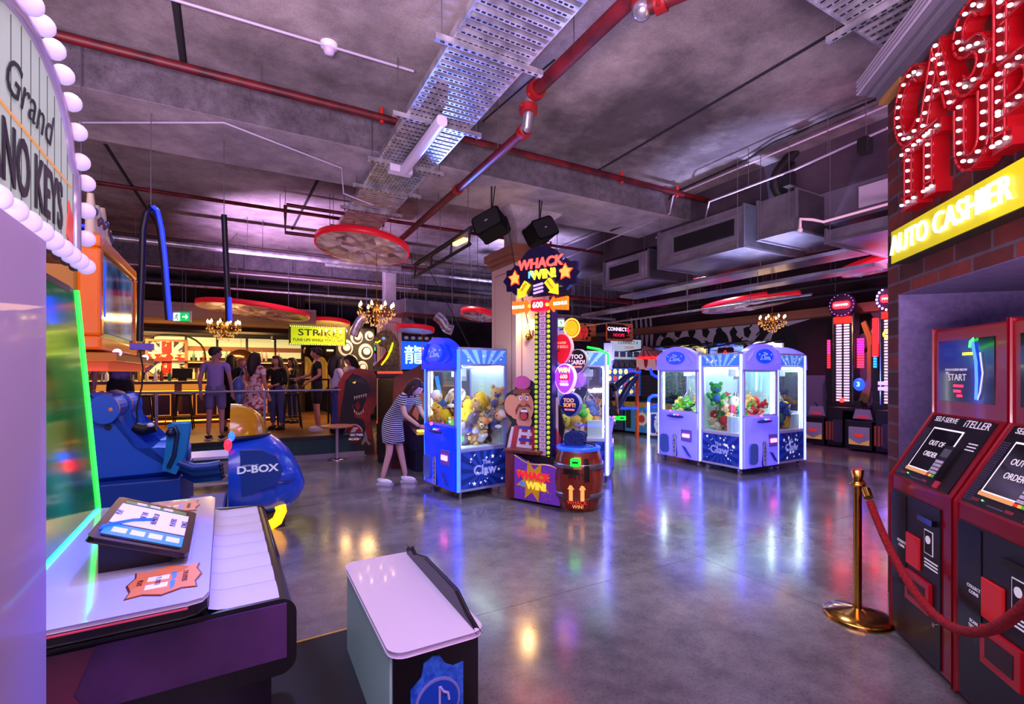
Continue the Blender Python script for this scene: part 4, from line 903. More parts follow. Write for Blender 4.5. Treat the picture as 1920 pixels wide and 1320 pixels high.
for k in range(-3,4):
    for z0,z1 in ((.06,.30),(.30,.5),(.5,.66)):
        pass
fpn=[]
def cyl_patch(b,a0,a1,z0,z1,r,m,n=8):
    vs=[];
    def rr(z): return .30-.055*((z-.36)/.33)**2+r
    K=6
    for i in range(n+1):
        a=a0+(a1-a0)*i/n
        for j in range(K+1): z=z0+(z1-z0)*j/K; vs.append((rr(z)*math.sin(a),-rr(z)*math.cos(a),z))
    b.add(vs,[(i*(K+1)+j,(i+1)*(K+1)+j,(i+1)*(K+1)+j+1,i*(K+1)+j+1) for i in range(n) for j in range(K)],m,True)
cyl_patch(b,-.55,.55,.03,.68,.012,mat('#7c2810',.35)); cyl_patch(b,-.5,.1,.44,.5,.016,mat('#18100c',.4)); cyl_patch(b,.3,.5,.36,.62,.016,mat('#18100c',.4)); cyl_patch(b,-.1,.2,.5,.64,.016,mat('#d07028',.4))
pn=b.build('graphic_panel',t)
def onb(x,z,lift=.02):
    a=x/.3; r=.30-.055*((z-.36)/.33)**2+lift; return M@Matrix.Translation((r*math.sin(a),-r*math.cos(a),z))@Matrix.Rotation(a,4,'Z')
b=MB()
for x in (-.06,.07):
    b.M=onb(x,.2,.016); b.prism([(-.022,-.06),(.022,-.06),(.022,.07),(.04,.07),(0,.14),(-.04,.07),(-.022,.07)],'y',-.006,.0,mat('#ffb058',.4,em=.4))
b.M=Matrix.Identity(4); b.build('up_arrow',pn)
txt('WHACK',.06,mat('#e03028',.4,em=.5),pn,(0,0,0),M=onb(.01,.115)@Matrix.Rotation(R(90),4,'X')); txt('WIN!',.055,mat('#ffb058',.4,em=.5),pn,(0,0,0),M=onb(.02,.065)@Matrix.Rotation(R(90),4,'X')); txt('HIT!',.1,NK,pn,(0,0,0),M=onb(.0,.42)@Matrix.Rotation(R(90),4,'X'))
b=MB(); b.M=onb(-.01,.58,.012); b.prism(rrect(-.055,.055,-.045,.045,.02),'y',-.03,0,GRNB).box(-.035,.035,-.034,-.03,-.012,.012,BLACK); b.build('card_reader',t)
# mallet on the barrel
mo=bo_+Vector((-.04,.0,.73)); t=thing('mallet','fuzzy dark blue mallet lying on top of the barrel','mallet',mo,R(-20))
FZ=noise_mat('fuzzy_blue','#0c1c50','#1c3888',60,.95,bump=1)
MB().prism(rrect(-.1,.1,.0,.15,.045,4),'y',-.07,.1,FZ,smooth=True).build('mallet_head',t,bevel=.02)
MB().tube([(.09,.02,.05),(.18,.03,.03),(.24,.04,.015)],.014,BLACK,8).build('handle',t)
# wall sconce on the pillar
q=P(991,632,7.27); t=thing('wall_sconce','brass wall sconce with pleated shade glowing on the pillar','wall lamp',q,AX)
MB().lathe([(.055,0),(.05,.02),(.02,.03)],BRS,16,M=Matrix.Rotation(R(90),4,'X')).build('wall_plate',t)
MB().tube([(0,-.02,0),(0,-.1,-.03),(.0,-.13,.02),(0,-.13,.12)],.009,BRS,8).build('arm',t)
SH=mat('#ffe0a8',.6,em=2.6,emc='#ffb860')
b=MB(); n=28; vs=[]
for z,r in ((.10,.085),(.25,.055)):
    for j in range(n): a=2*PI*j/n; rr=r*(1+.04*(j%2)); vs.append((rr*math.cos(a),-.13+rr*math.sin(a),z))
b.add(vs,[(j,(j+1)%n,n+(j+1)%n,n+j) for j in range(n)],SH,True); b.build('lamp_shade',t)
light('POINT',tuple(q+Vector((-.02,-.18,.2))),(1,.62,.25),9,.05)
# ---------------------------------------------------------------- cashier corner
KRED=mat('#880418',.25,coat=.2); KMESH=noise_mat('punched_black','#0a0a10','#1c1c26',220,.4)
LW=mat('#d8d0e0',.5,em=.25)
def kiosk(i,label):
    o=Vector((2.37,3.0,0))+Vector((-.262,-.965,0))*(.0+i*.645)
    t=thing('cashier_kiosk',label,'kiosk',o,KD,'auto cashier kiosks'); w=.625
    pr=[(0,.03),(.0,.967),(.226,1.36),(.226,1.86),(.62,1.86),(.62,.03)]
    b=MB()
    b.prism(pr,'x',0,w,KRED); b.build('cabinet',t,bevel=.012)
    MB().box(.0,w,.04,.6,0,.03,BLACK).build('plinth',t)
    # lower door
    d=MB().box(.035,w-.1,-.008,.002,.05,.89,KMESH).build('lower_door',t)
    MB().box(.035,.2,-.012,-.008,.35,.88,mat('#0b0b10',.25)).build('dark_strip',d)
    MB().box(w-.27,w-.13,-.03,-.008,.79,.82,BLACKG).build('receipt_slot',d)
    MB().box(w-.24,w-.16,-.010,-.008,.62,.75,LW).box(w-.235,w-.165,-.0115,-.010,.625,.745,BLACK).prism(circ(.022,w-.2,.70,12),'y',-.014,-.0115,LW).build('card_icon',d)
    for k in range(3): MB().box(w-.24,w-.12,-.010,-.008,.585-k*.018,.592-k*.018,LW).build('caption_line',d)
    MB().box(.21,.35,-.02,-.008,.50,.68,mat('#a00c1c',.3,em=.12,emc='#ff2018')).build('coin_cup',d,bevel=.01)
    b=MB(); b.box(.22,.46,-.028,-.008,.30,.47,mat('#b80c20',.3)).box(.255,.425,-.031,-.028,.335,.435,mat('#30060c',.4)); b.build('coin_tray',d,bevel=.006)
    for s,z in (('COLLECT',.60),('COINS',.575),('SCAN',.44),('TICKET',.415),('HERE',.39)): txt(s,.022,LW,d,(.15,-.0125,z),ext=.0005)
    MB().lathe([(.012,0),(.012,.01)],CHROME,12,M=Matrix.Translation((w-.14,-.008,.27))@Matrix.Rotation(R(90),4,'X')).build('lock',d)
    # slanted panel: frame of reference on the slope
    sl=math.atan2(1.36-.967,.226); L=math.hypot(.226,.393)
    M=Matrix.Translation((0,0,.967))@Matrix.Rotation(sl,4,'X')   # local y up the slope, z outward
    b=MB(); b.M=M; b.box(.03,w-.06,.015,L-.015,.0,.006,mat('#0c0b12',.3)); pn=b.build('slanted_panel',t)
    def pb(x0,x1,y0,y1,z,m,name,par=pn,z0=.006):
        b=MB(); b.M=M; b.box(x0,x1,y0,y1,z0,z,m); return b.build(name,par)
    def pt(s,size,x,y,m=LW,z=.0075,sx=1,align='CENTER'): txt(s,size,m,pn,(0,0,0),M=M@Matrix.Translation((x,y,z)),ext=.0006,sx=sx,align=align)
    b=MB(); b.M=M
    for a in range(26):
        for c in range(4): b.box(.038+c*.014,.043+c*.014,.03+a*.0125,.036+a*.0125,.006,.0072,mat('#5a5a80',.4))
    b.build('dot_grid',pn)
    pt('SELF-SERVE',.045,.17,L-.04,sx=.95); pt('iTELLER',.06,.44,L-.045)
    pb(.11,.385,.085,.36,.0075,mat('#e8e0f0',.4,em=.5),'screen_border'); pb(.12,.375,.095,.35,.009,BLACKG,'screen'); pb(.11,.385,.068,.088,.012,mat('#e0a860',.4,em=.25),'screen_ledge')
    pt('OUT OF',.045,.235,.26,mat('#e0dae4',.4,em=.35),.010,.85); pt('ORDER',.045,.24,.19,mat('#e0dae4',.4,em=.35),.010,.85)
    kp=pb(.36,.44,.06,.26,.03,mat('#15151b',.4),'card_terminal')
    pb(.368,.432,.19,.24,.031,mat('#505860',.2,em=.1),'terminal_screen',kp,.03)
    for a in range(4):
        for c in range(3): pb(.368+c*.022,.386+c*.022,.085+a*.022,.101+a*.022,.034,mat('#c8ccd8',.4),'key',kp,.03)
    for c,cc in enumerate(('#e03030','#e8c030','#30b040')): pb(.368+c*.022,.386+c*.022,.066,.08,.034,mat(cc,.4,em=.3),'key',kp,.03)
    pb(.2,.3,.03,.036,.009,GREYM,'note_slot'); pb(.09,.14,.035,.05,.009,mat('#702030',.4),'note_label'); pb(.31,.36,.03,.045,.009,mat('#8a2838',.4),'note_label'); pb(.155,.160,.045,.05,.010,mat('#40ff60',.3,em=6),'status_light'); pb(.43,.47,.02,.06,.012,mat('#c02840',.4),'card_slot')
    for k in range(3): pb(.47,.54,.30-k*.018,.306-k*.018,.0075,LW,'caption_line')
    # upper screen
    hs=MB().box(.055,w-.10,.222,.226,1.44,1.79,BLACKG).build('upper_screen',t)
    txt('TOUCH SCREEN BELOW',.018,LW,hs,(.22,.219,1.62),ext=.0005); txt('START',.055,LW,hs,(.23,.219,1.575),ext=.0006); txt('TO',.02,LW,hs,(.14,.219,1.6),ext=.0005)
    for k,(x,z) in enumerate(((.24,1.53),(.23,1.50),(.25,1.475))): MB().box(x-.04+k*.01,x+.04-k*.01,.2185,.222,z-.008,z+.006,mat('#ff1838',.3,em=2.5)).build('red_caption',hs)
    MB().tube([(.37,.214,1.77),(.40,.214,1.66),(.405,.214,1.56),(.40,.214,1.46)],.012,mat('#2850ff',.3,em=3),8,flat=.25).build('blue_stripe',hs)
    MB().tube([(.35,.213,1.74),(.355,.213,1.77),(.385,.213,1.785)],.010,mat('#30f048',.3,em=3),8,flat=.25).build('green_stripe',hs)
    MB().box(.28,.36,.218,.222,1.70,1.715,mat('#d8e020',.3,em=1.5)).build('yellow_caption',hs)
    MB().tube([(.43,.215,1.71),(.45,.215,1.6),(.43,.215,1.5),(.41,.215,1.46)],.007,mat('#b8c0d8',.3,em=.5),8,flat=.25).build('white_stripe',hs)
    return t
kiosk(0,'red and black cashier kiosk beside the brass post, its whole front visible')
kiosk(1,'red and black cashier kiosk nearest the viewer, cut off at the right')
kiosk(2,'red and black cashier kiosk hidden past the right edge') if 0 else None
# AUTO CASHIER sign
t=thing('light_box_sign','yellow lit light box sign reading AUTO CASHIER','sign',ko,KD)
MB().box(.29,2.5,-.10,-.005,2.335,2.56,mat('#2a2410',.5)).build('casing',t)
MB().box(.295,2.495,-.105,-.10,2.34,2.555,mat('#d0c80c',.5,em=.16,emc='#f8f008')).build('lit_face',t)
txt('AUTO CASHIER',.175,mat('#ffffff',.3,em=.9,emc='#fffff0'),t,(.86,-.115,2.447),off=.0,ext=.006,sx=.90)
light('AREA',tuple(ko+Vector((-.262,-.965,0))*1.0+Vector((-.965,.262,0))*.2+Vector((0,0,2.45))),(1,.85,.15),3,1.4,tuple(ko+Vector((-2,-1.0,2.2))),sizey=.15)
# marquee letters: deep red channels with rows of bulbs
LRED=mat('#8c0410',.35,em=.05,emc='#ff0810'); LIN=mat('#5c020c',.4,em=.06,emc='#ff1010'); BLB=mat('#ffffff',.3,em=3,emc='#f0e4ff')
STK={'C':[[(.45+.45*math.cos(R(a)),.5+.5*math.sin(R(a))) for a in range(45,316,18)]],
'A':[[(0,0),(.45,1)],[(.45,1),(.9,0)],[(.2,.35),(.7,.35)]],
'S':[[(.45+.4*math.cos(R(a)),.75+.25*math.sin(R(a))) for a in range(30,271,24)]+[(.45+.4*math.cos(R(a)),.25+.25*math.sin(R(a))) for a in range(66,-151,-24)]],
'H':[[(.05,0),(.05,1)],[(.85,0),(.85,1)],[(.05,.5),(.85,.5)]],
'I':[[(.3,0),(.3,1)],[(0,1),(.6,1)],[(0,0),(.6,0)]],
'T':[[(.45,0),(.45,1)],[(0,1),(.9,1)],[(.25,0),(.65,0)]],
'U':[[(.05,1),(.05,.35)]+[(.45-.4*math.cos(R(a)),.35-.35*math.sin(R(a))) for a in range(18,180,18)]+[(.85,.35),(.85,1)]],
'P':[[(.05,0),(.05,1)],[(.05,1),(.5,1)]+[(.5+.35*math.cos(R(a)),.725+.275*math.sin(R(a))) for a in range(70,-89,-20)]+[(.5,.45),(.05,.45)],[(-.1,0),(.25,0)]]}
bm=MB().ell((0,0,0),(.0095,.012,.0095),BLB,8).mesh('marquee_bulb')
def mletter(ch,x,z,W,H,row,tl=0,label=None):
    t=thing('marquee_letter',label,'sign letter',ko+Vector((-.262,-.965,0))*x+Vector((0,0,z)),KD,'red marquee letters above the cashier')
    hw=.041; dp=.11
    def ribbon(b,w,y0,y1,m):
        for st in STK[ch]:
            pts=[(a*W,c*H) for a,c in st]
            for (ax,az),(bx,bz) in zip(pts,pts[1:]):
                L=math.hypot(bx-ax,bz-az); nx,nz=-(bz-az)/L*w,(bx-ax)/L*w; ex,ez=(bx-ax)/L*w*.5,(bz-az)/L*w*.5
                b.prism([(ax+nx-ex,az+nz-ez),(ax-nx-ex,az-nz-ez),(bx-nx+ex,bz-nz+ez),(bx+nx+ex,bz+nz+ez)],'y',y0,y1,m)
            for (ax,az) in pts[1:-1]: b.prism(circ(w,ax,az,10),'y',y0,y1,m)
    b=MB(); ribbon(b,hw,-dp+.03,0,LRED); b.build('channel',t)
    b=MB(); ribbon(b,hw-.008,-dp+.029,-dp+.031,LIN); b.build('channel_face',t)
    for st in STK[ch]:
        b=MB(); pts=[(a*W,c*H) for a,c in st]
        for (ax,az),(bx,bz) in zip(pts,pts[1:]):
            L=math.hypot(bx-ax,bz-az); nx,nz=-(bz-az)/L*hw,(bx-ax)/L*hw
            for s in (-1,1): b.tube([(ax+s*nx,-dp+.02,az+s*nz),(bx+s*nx,-dp+.02,bz+s*nz)],.007,LRED,5)
        b.build('rolled_edge',t)
    for st in STK[ch]:
        pts=[Vector((a*W,c*H)) for a,c in st]; tot=sum((q-p).length for p,q in zip(pts,pts[1:])); n=max(2,round(tot/.066)); 
        for k in range(n+1):
            s=tot*k/n; 
            for p,q in zip(pts,pts[1:]):
                l=(q-p).length
                if s<=l+1e-6: v=p+(q-p)*(s/l); break
                s-=l
            o=bpy.data.objects.new('bulb',bm); COL.objects.link(o); o.parent=t; o.location=(v.x,-dp+.018,v.y)
for ch,x,W,lb in (('C',.345,.33,'red bulb lit letter C, leftmost in the top row'),('A',.645,.29,'red bulb lit letter A between C and S'),('S',.965,.24,'red bulb lit letter S in the top row'),('H',1.28,.26,'red bulb lit letter H cut off at the picture edge')):
    mletter(ch,x,3.10,W,.40,0,label=lb)
for ch,x,W,lb in (('I',.40,.24,'red bulb lit letter I, leftmost in the lower row'),('T',.60,.21,'red bulb lit letter T beside the letter I'),('U',.975,.24,'red bulb lit letter U in the lower row'),('P',1.27,.26,'red bulb lit letter P cut off at the picture edge')):
    mletter(ch,x,2.70,W,.33,1,label=lb)
# stanchions and rope
def stanchion(loc,label):
    t=thing('barrier_post',label,'barrier post',loc,0,'brass barrier posts')
    MB().lathe([(.195,0),(.195,.018),(.185,.03),(.12,.048),(.05,.065),(.03,.07)],GOLD,40).build('base',t)
    MB().lathe([(.024,.06),(.024,.88)],GOLD,20).build('pole',t)
    MB().lathe([(.024,.86),(.045,.868),(.045,.878),(.03,.885),(.028,.90),(.036,.97),(.03,.972)],GOLD,20).build('finial',t)
    return t
s1=Vector((2.26,3.14,0)); s2=Vector((1.74,1.5,0))
stanchion(s1,'shiny brass barrier post left of the cashier kiosks'); stanchion(s2,'brass barrier post past the right edge of the picture')
t=thing('barrier_rope','red velvet barrier rope sagging in front of the cashier kiosks','rope',s1+Vector((.02,-.04,.86)),0)
e=s2-s1+Vector((-.03,.1,.05)); pts=[]
for i in range(25):
    f=i/24; pts.append(Vector((0,0,0)).lerp(e,f)+Vector((.05*math.sin(PI*f),0,-.46*(1-(2*f-1)**2)**1.0)))
VEL=noise_mat('red_velvet','#7c0614','#a80c20',80,.9,bump=.5)
MB().tube(pts[1:-1],.021,VEL,12).build('velvet_cord',t)
for k,q,q2 in ((0,pts[0],pts[2]),(1,pts[-1],pts[-3])): 
    dd=(q2-q).normalized(); MB().cyl(q+dd*.01,q+dd*.07,.026,GOLD,14).tube([q+dd*.01,q-dd*.02,q-dd*.03+Vector((0,0,.02)),q+Vector((0,0,.03))],.006,GOLD,6).build('end_hook',t)
# ---------------------------------------------------------------- piano machine in the left foreground
KO=Vector((-.953,1.5,0)); KX=Vector((.857,.515,0)); kr=math.atan2(KX.y,KX.x); KY=Vector((-KX.y,KX.x,0))
def kl(v): v=Vector(v)-KO; return Vector((v.dot(KX),v.dot(KY),v.z))
t=thing('piano_game','giant piano arcade machine with white deck and black and purple front',  'arcade game',KO,kr)
LAC=mat('#b4b4d0',.12,coat=.5); TRIMK=mat('#0a080c',.3)
tz=.9
top=[(-1.2,0),(-.05,0),(-.015,.01),(0,.05),(0,1.40),(-.02,1.45),(-1.2,1.45)]
b=MB().prism(top,'z',tz-.014,tz,LAC); b.prism([(x*1.0-.012 if x<0 else x,y) for x,y in top],'z',tz-.05,tz-.014,TRIMK); dk_=b.build('deck_top',t,bevel=.004)
MB().tube([(-1.0,.002,tz-.022),(-.05,.002,tz-.022)],.005,mat('#d84868',.3,em=.1),6).build('edge_trim',dk_)
# keys bed and keys
b=MB().prism([(-.02,.09),(.235,.09),(.245,.12),(.245,1.52),(.22,1.56),(-.02,1.56)],'z',.68,.76,TRIMK); b.build('key_bed',t)
kb=MB(); kb.tube([(.245,.1,.77),(.25,.6,.76),(.25,.62,.775),(.25,1.1,.77),(.245,1.5,.77),(.2,1.56,.78),(.0,1.57,.79)],.012,TRIMK,8).build('bed_lip',t)
KEYM=mat('#b4aec4',.5)
for k in range(8):
    y0=.12+k*.172
    b=MB(); nx,ny=8,6; vs=[]
    for i in range(nx+1):
        for j in range(ny+1):
            u=i/nx; v=j/ny; z=.80+.009*math.sin(PI*v)**.8+.012*max(0,1-u*4)**2
            vs.append((.0+.215*u,y0+.001+.170*v,z))
    b.add(vs,[(i*(ny+1)+j,(i+1)*(ny+1)+j,(i+1)*(ny+1)+j+1,i*(ny+1)+j+1) for i in range(nx) for j in range(ny)],KEYM,True)
    b.box(.001,.214,y0+.001,y0+.171,.74,.80,KEYM); b.build('piano_key',t)
# cabinet box under the deck: rounded front end with graphic
GRP=noise_mat('violet_graphic','#0e0820','#5c3470',1.3,.3,stretch=(1.2,1,1)); 
b=MB().prism(rrect(-1.3,.262,.545,.80,.05,5),'y',.09,1.5,TRIMK); b.build('front_box',t,bevel=.006)
b=MB().prism([(-1.29,.60),(.235,.60),(.235,.79),(-1.29,.79)],'y',.082,.09,GRP); gp=b.build('graphic_strip',t)
for x0,c in ((-.82,'#8c2438'),(-.40,'#5c2440')):
    MB().prism([(x0,.60),(x0+.1,.60),(x0+.07,.66),(x0+.12,.79),(x0+.02,.79),(x0-.01,.70)],'y',.078,.083,mat(c,.3)).build('red_streak',gp)
b=MB().box(-1.3,.19,.13,1.46,.03,.56,mat('#140a1c',.25)); b.build('lower_cabinet',t)
MB().prism([(-.86,.03),(-.7,.03),(-.72,.3),(-.78,.54),(-.88,.54),(-.83,.3)],'y',.12,.13,mat('#b82c48',.3)).build('red_streak',t)
MB().prism([(-.3,.03),(.15,.03),(.15,.4),(-.05,.25)],'y',.122,.13,mat('#5c2c80',.3)).build('violet_panel',t)
# plaques on deck
OR_=mat('#d8742c',.4); BRN=mat('#5c1c10',.4)
def plaque(cx,cy,s,nm='plaque'):
    pl=[(-.09,-.11),(-.05,-.1),(0,-.13),(.05,-.1),(.09,-.11),(.085,-.06),(.1,0),(.085,.06),(.09,.11),(.05,.1),(0,.13),(-.05,.1),(-.09,.11),(-.085,.06),(-.1,0),(-.085,-.06)]
    o=MB().prism([(cx+x*s*1.06,cy+y*s*1.05) for x,y in pl],'z',tz,tz+.002,BRN).prism([(cx+x*s,cy+y*s) for x,y in pl],'z',tz+.001,tz+.004,OR_).build(nm,t)
    MB().box(cx-.05*s,cx+.01*s,cy+.0*s,cy+.04*s,tz+.004,tz+.005,WHITE).box(cx-.05*s,cx+.01*s,cy-.07*s,cy-.03*s,tz+.004,tz+.005,WHITE).build('price_box',o)
    MB().prism([(cx+.015*s,cy+.055*s),(cx+.03*s,cy+.055*s),(cx+.03*s,cy-.0*s),(cx+.02*s,cy-.02*s)],'z',tz+.004,tz+.005,mat('#3060ff',.3,em=.5)).prism([(cx+.015*s,cy-.025*s),(cx+.03*s,cy-.02*s),(cx+.03*s,cy-.08*s),(cx+.02*s,cy-.1*s)],'z',tz+.004,tz+.005,mat('#3060ff',.3,em=.5)).build('blue_mark',o)
    for s_,dx in (('PLAY',-.07),('1 PLAYER',-.02),('2 PLAYERS',.055)): txt(s_,.022*s,BRN,o,(cx+dx*s,cy,tz+.005),rx=0,rz=R(-90),ext=.0005)
pc=kl(G(310,1088,tz)); plaque(pc.x,pc.y,1.0); pc=kl(G(330,952,tz)); plaque(pc.x,pc.y,1.0)
# tilted leaflet display (tablet) on the deck
wd,hg=.60,.30; w2,h2=wd/2,hg/2
tb=thing('instruction_display','dark framed instruction display tilted on the white piano deck','display',(-1.467,1.945,tz),kr+PI/2)
M=Matrix.Translation((0,0,.088))@Matrix.Rotation(R(22),4,'X')
b=MB(); b.M=M; b.prism(rrect(-w2,w2,-h2,h2,.02),'z',-.012,.008,mat('#1a0c10',.25)); b.build('frame',tb,bevel=.004)
b=MB(); b.M=M; b.box(-w2+.03,w2-.03,-h2+.03,h2-.03,.008,.010,mat('#101018',.1,coat=.4)); sc_=b.build('screen',tb)
def sb_(x0,x1,y0,y1,m,z=.0115,nm='screen_tile'):
    b=MB(); b.M=M; b.box(-w2+x0*wd,-w2+x1*wd,-h2+y0*hg,-h2+y1*hg,.010,z,m); return b.build(nm,sc_)
sb_(.33,.82,.08,.92,mat('#d8d4e4',.3,em=.12)); sb_(.08,.30,.08,.92,mat('#2080c0',.3,em=.3)); sb_(.84,.92,.12,.9,mat('#407830',.3,em=.1))
for k in range(4): sb_(.14,.24,.12+k*.19,.27+k*.19,mat('#c8d0e8',.3,em=.2),.0125)
for k in range(3): sb_(.85,.91,.3+k*.17,.42+k*.17,mat('#c8c8d8',.3,em=.1),.0125)
for k,(s_,x) in enumerate((('PLAY',.2),('TUNE THE',.40),('NUMBER OF',.50),('PLAYERS',.66),('SONGS',.76))):
    txt(s_,.03,mat('#3a1420',.4),sc_,(0,0,0),M=M@Matrix.Translation((-w2+.575*wd,h2-(x*1.25-.14)*hg*1.1,.0125)),ext=.0005)
b=MB(); b.M=M; b.tube([(-w2+.16*wd,h2-.05*hg,.014),(-w2+.25*wd,h2-.12*hg,.014),(-w2+.42*wd,h2-.30*hg,.014),(-w2+.52*wd,h2-.5*hg,.014)],.009,mat('#2048ff',.3,em=1.2),8,flat=.3); b.build('blue_neon_mark',sc_)
MB().prism([(-h2*.6,0),(h2*.8,0),(h2*.8,.11),(-h2*.6,.03)],'x',-w2*.8,w2*.8,mat('#150c12',.4)).build('stand',tb)
# green edge-lit screen panel
gx=-.51; GS=noise_mat('green_screen','#062810','#0c5c28',1.6,.12,coat=.4); bs_=GS.node_tree.nodes['Principled BSDF']; GS.node_tree.links.new(bs_.inputs['Base Color'].links[0].from_socket,bs_.inputs['Emission Color']); bs_.inputs['Emission Strength'].default_value=.9
b=MB(); 
b.prism([(gx,tz),(gx-.085,2.02),(gx-.095,2.02),(gx-.01,tz)],'y',-.35,1.44,GS)
b.build('screen_panel',t)
GL=mat('#40ff50',.3,em=3.0,emc='#18ff30')
MB().tube([(gx,1.45,tz),(gx-.085,1.45,2.02)],.011,GL,8).build('green_light_edge',t)
MB().tube([(gx+.004,1.43,tz+.006),(gx+.004,.2,tz+.006)],.004,mat('#40ffc0',.3,em=2.5,emc='#20e0c8'),6).build('cyan_light_edge',t)
MB().box(-1.2,gx-.1,.0,1.44,tz,2.0,mat('#10241c',.3)).build('back_cabinet',t)
for py in (520,): pass
# neon strip marks behind the screen
MB().box(-.62,-.60,1.0,1.05,1.62,1.9,mat('#2088ff',.3,em=.8)).build('blue_caption',t)
# marquee sign
MF=mat('#9cb0a4',.5,em=.14,emc='#e8f4e8'); MFR=mat('#b8b0d0',.25,.4); MBK=mat('#b8562c',.5)
mx=-.50
def mq(yc,sc=1.0):
    # outline in (y,z): shouldered arch
    pts=[(.56,0),(.56,.36)]
    for k in range(0,13): a=PI*k/12; pts.append((.46*math.cos(a)*1.0,.40+.25*math.sin(a)))
    pts+=[(-.56,.36),(-.56,0)]
    return [(yc+x*sc,2.335+(z-.235-.0)*sc) for x,z in pts]
YC=.44
# arched marquee, lower edge at 2.1
mk=MB().prism(mq(YC,1.09),'x',mx-.14,mx-.03,MBK).build('marquee_box',t)
MB().prism(mq(YC,1.0),'x',mx-.03,mx-.012,MF).build('marquee_face',mk)
b=MB(); b.tube([(mx-.012,y,z) for y,z in mq(YC,1.0)],.022,MFR,8,closed=True); b.build('marquee_frame',mk)
b=MB()
for k in range(-6,7): 
    x=YC+k*.088; zt=2.1+.36+(.03 if abs(k)>5 else .06+.2*math.cos(k/6*PI/2)); b.box(mx-.0125,mx-.0105,x-.0015,x+.0015,2.11,zt,mat('#405048',.5))
b.build('seam',mk)
INK=mat('#20242c',.4)
txt('PIANO KEYS',.26,INK,mk,(mx-.008,YC-.06,2.25),rz=R(90),off=.004,ext=.002,sx=.58)
txt('Grand',.18,INK,mk,(mx-.008,YC-.02,2.50),rz=R(90),shear=.4,ext=.001)
MB().box(mx-.0115,mx-.009,YC-.5,YC+.5,2.385,2.395,mat('#e0a050',.4,em=.2)).build('gold_line',mk)
MB().prism([(YC+.42,2.17),(YC+.5,2.13),(YC+.52,2.26),(YC+.45,2.32)],'x',mx-.0115,mx-.007,mat('#d84838',.4,em=.2)).build('red_emblem',mk)
GLB=mat('#c4b8d4',.35,em=.26,emc='#d0c0ff'); gb=MB().ell((0,0,0),(.036,.036,.036),GLB,16).mesh('globe'); sk_=MB().lathe([(.02,-.04),(.026,-.03),(.026,-.01)],mat('#503038',.4),10,M=Matrix.Rotation(R(90),4,'Y')).mesh('socket')
out=mq(YC,1.09); seg=[]; n=len(out)
tot=sum(math.dist(out[i],out[(i+1)%n]) for i in range(n)); N=28; cur=0; acc=0; i=0
for k in range(N):
    s=tot*k/N; a=0
    for i in range(n):
        l=math.dist(out[i],out[(i+1)%n])
        if a+l>=s: f=(s-a)/l; y=out[i][0]+(out[(i+1)%n][0]-out[i][0])*f; z=out[i][1]+(out[(i+1)%n][1]-out[i][1])*f; break
        a+=l
    o=bpy.data.objects.new('globe_bulb',gb); COL.objects.link(o); o.parent=mk; o.location=(mx+.015,y,z)
    c=bpy.data.objects.new('bulb_socket',sk_); COL.objects.link(c); c.parent=mk; c.location=(mx-.0,y,z)
for y in (-.1,.8): MB().cyl((mx-.09,y,2.0),(mx-.09,y,2.12),.03,MFR,10).build('marquee_post',t)
MB().box(-1.25,mx-.09,-.1,1.3,1.99,2.02,mat('#141018',.4)).build('cabinet_roof',t)
# acrylic sheet at the far left
b=MB().box(-.006,.006,-.5,0,0,1.93,glass_mat('hazy_acrylic','#c8b8e0',.10,.72,'#b4aac8'))
o=b.build('acrylic_panel',None,(-1.172,1.2,0),.002,kr); tag(o,'tall hazy lilac acrylic panel at the left picture edge','panel')
# floor pad
tag(MB().box(-.2,.75,-.9,1.3,0,.02,mat('#0c0c10',.7)).box(-.2,.75,1.285,1.3,.02,.022,mat('#c89828',.6)).build('floor_mat',None,KO+KX*.3,0,kr),'black floor mat between the piano machine and the bench','mat')
# bench
bz=.5; c4=[G(612,1045,bz),G(740,1028,bz),G(875,1178,bz),G(722,1222,bz)]
bx=((c4[1]-c4[0])+(c4[2]-c4[3])).normalized(); bx=Vector((B.x,B.y,0)); by=A
o=G(735,1228,bz); o.z=0
t=thing('piano_bench','white topped black sided bench with a blue note emblem','bench',o,AX)
W_,L_=.40,1.03
MB().prism(rrect(0,W_,0,L_,.06,5),'z',bz-.025,bz,mat('#c8c0dc',.3,coat=.2)).build('seat',t,bevel=.008)
MB().box(.015,.39,.04,L_-.02,.0,bz-.025,mat('#0c070c',.35)).build('base',t,bevel=.004)
MB().box(.005,.015,.055,L_-.03,.005,bz-.03,mat('#b0e0d4',.4)).build('side_panel',t)
bp_=[(.02,0),(.10,.02),(.24,.075),(.70,.075),(.88,.03),(.96,.055),(1.0,.03),(1.0,0)]
MB().prism([(y,bz+z) for y,z in bp_],'x',W_-.045,W_-.02,mat('#140c18',.35)).build('back_lip',t,bevel=.006)
pl=[(.085,.0),(.085,.29),(.13,.33),(.14,.385),(.18,.405),(.21,.40),(.235,.36),(.27,.34),(.315,.345),(.315,0)]
MB().prism([(x,z+.02) for x,z in pl],'y',.033,.04,noise_mat('blue_plaque','#1c50c8','#3c80f0',40,.3)).build('emblem_plaque',t)
e=MB().prism(circ(.098,.2,.235,32),'y',.026,.033,mat('#8088c8',.3)).prism(circ(.088,.2,.235,32),'y',.023,.026,mat('#1848c0',.3)).build('emblem',t)
b=MB().prism([(.2,.185),(.208,.185),(.208,.30),(.2,.30)],'y',.018,.023,mat('#b8b0e8',.3)).prism(circ(.024,.187,.187,14,.017),'y',.018,.023,mat('#b8b0e8',.3)); b.tube([(.206,.02,.298),(.22,.02,.275),(.24,.02,.265),(.245,.02,.235)],.006,mat('#b8b0e8',.3),6); b.build('music_note',e)
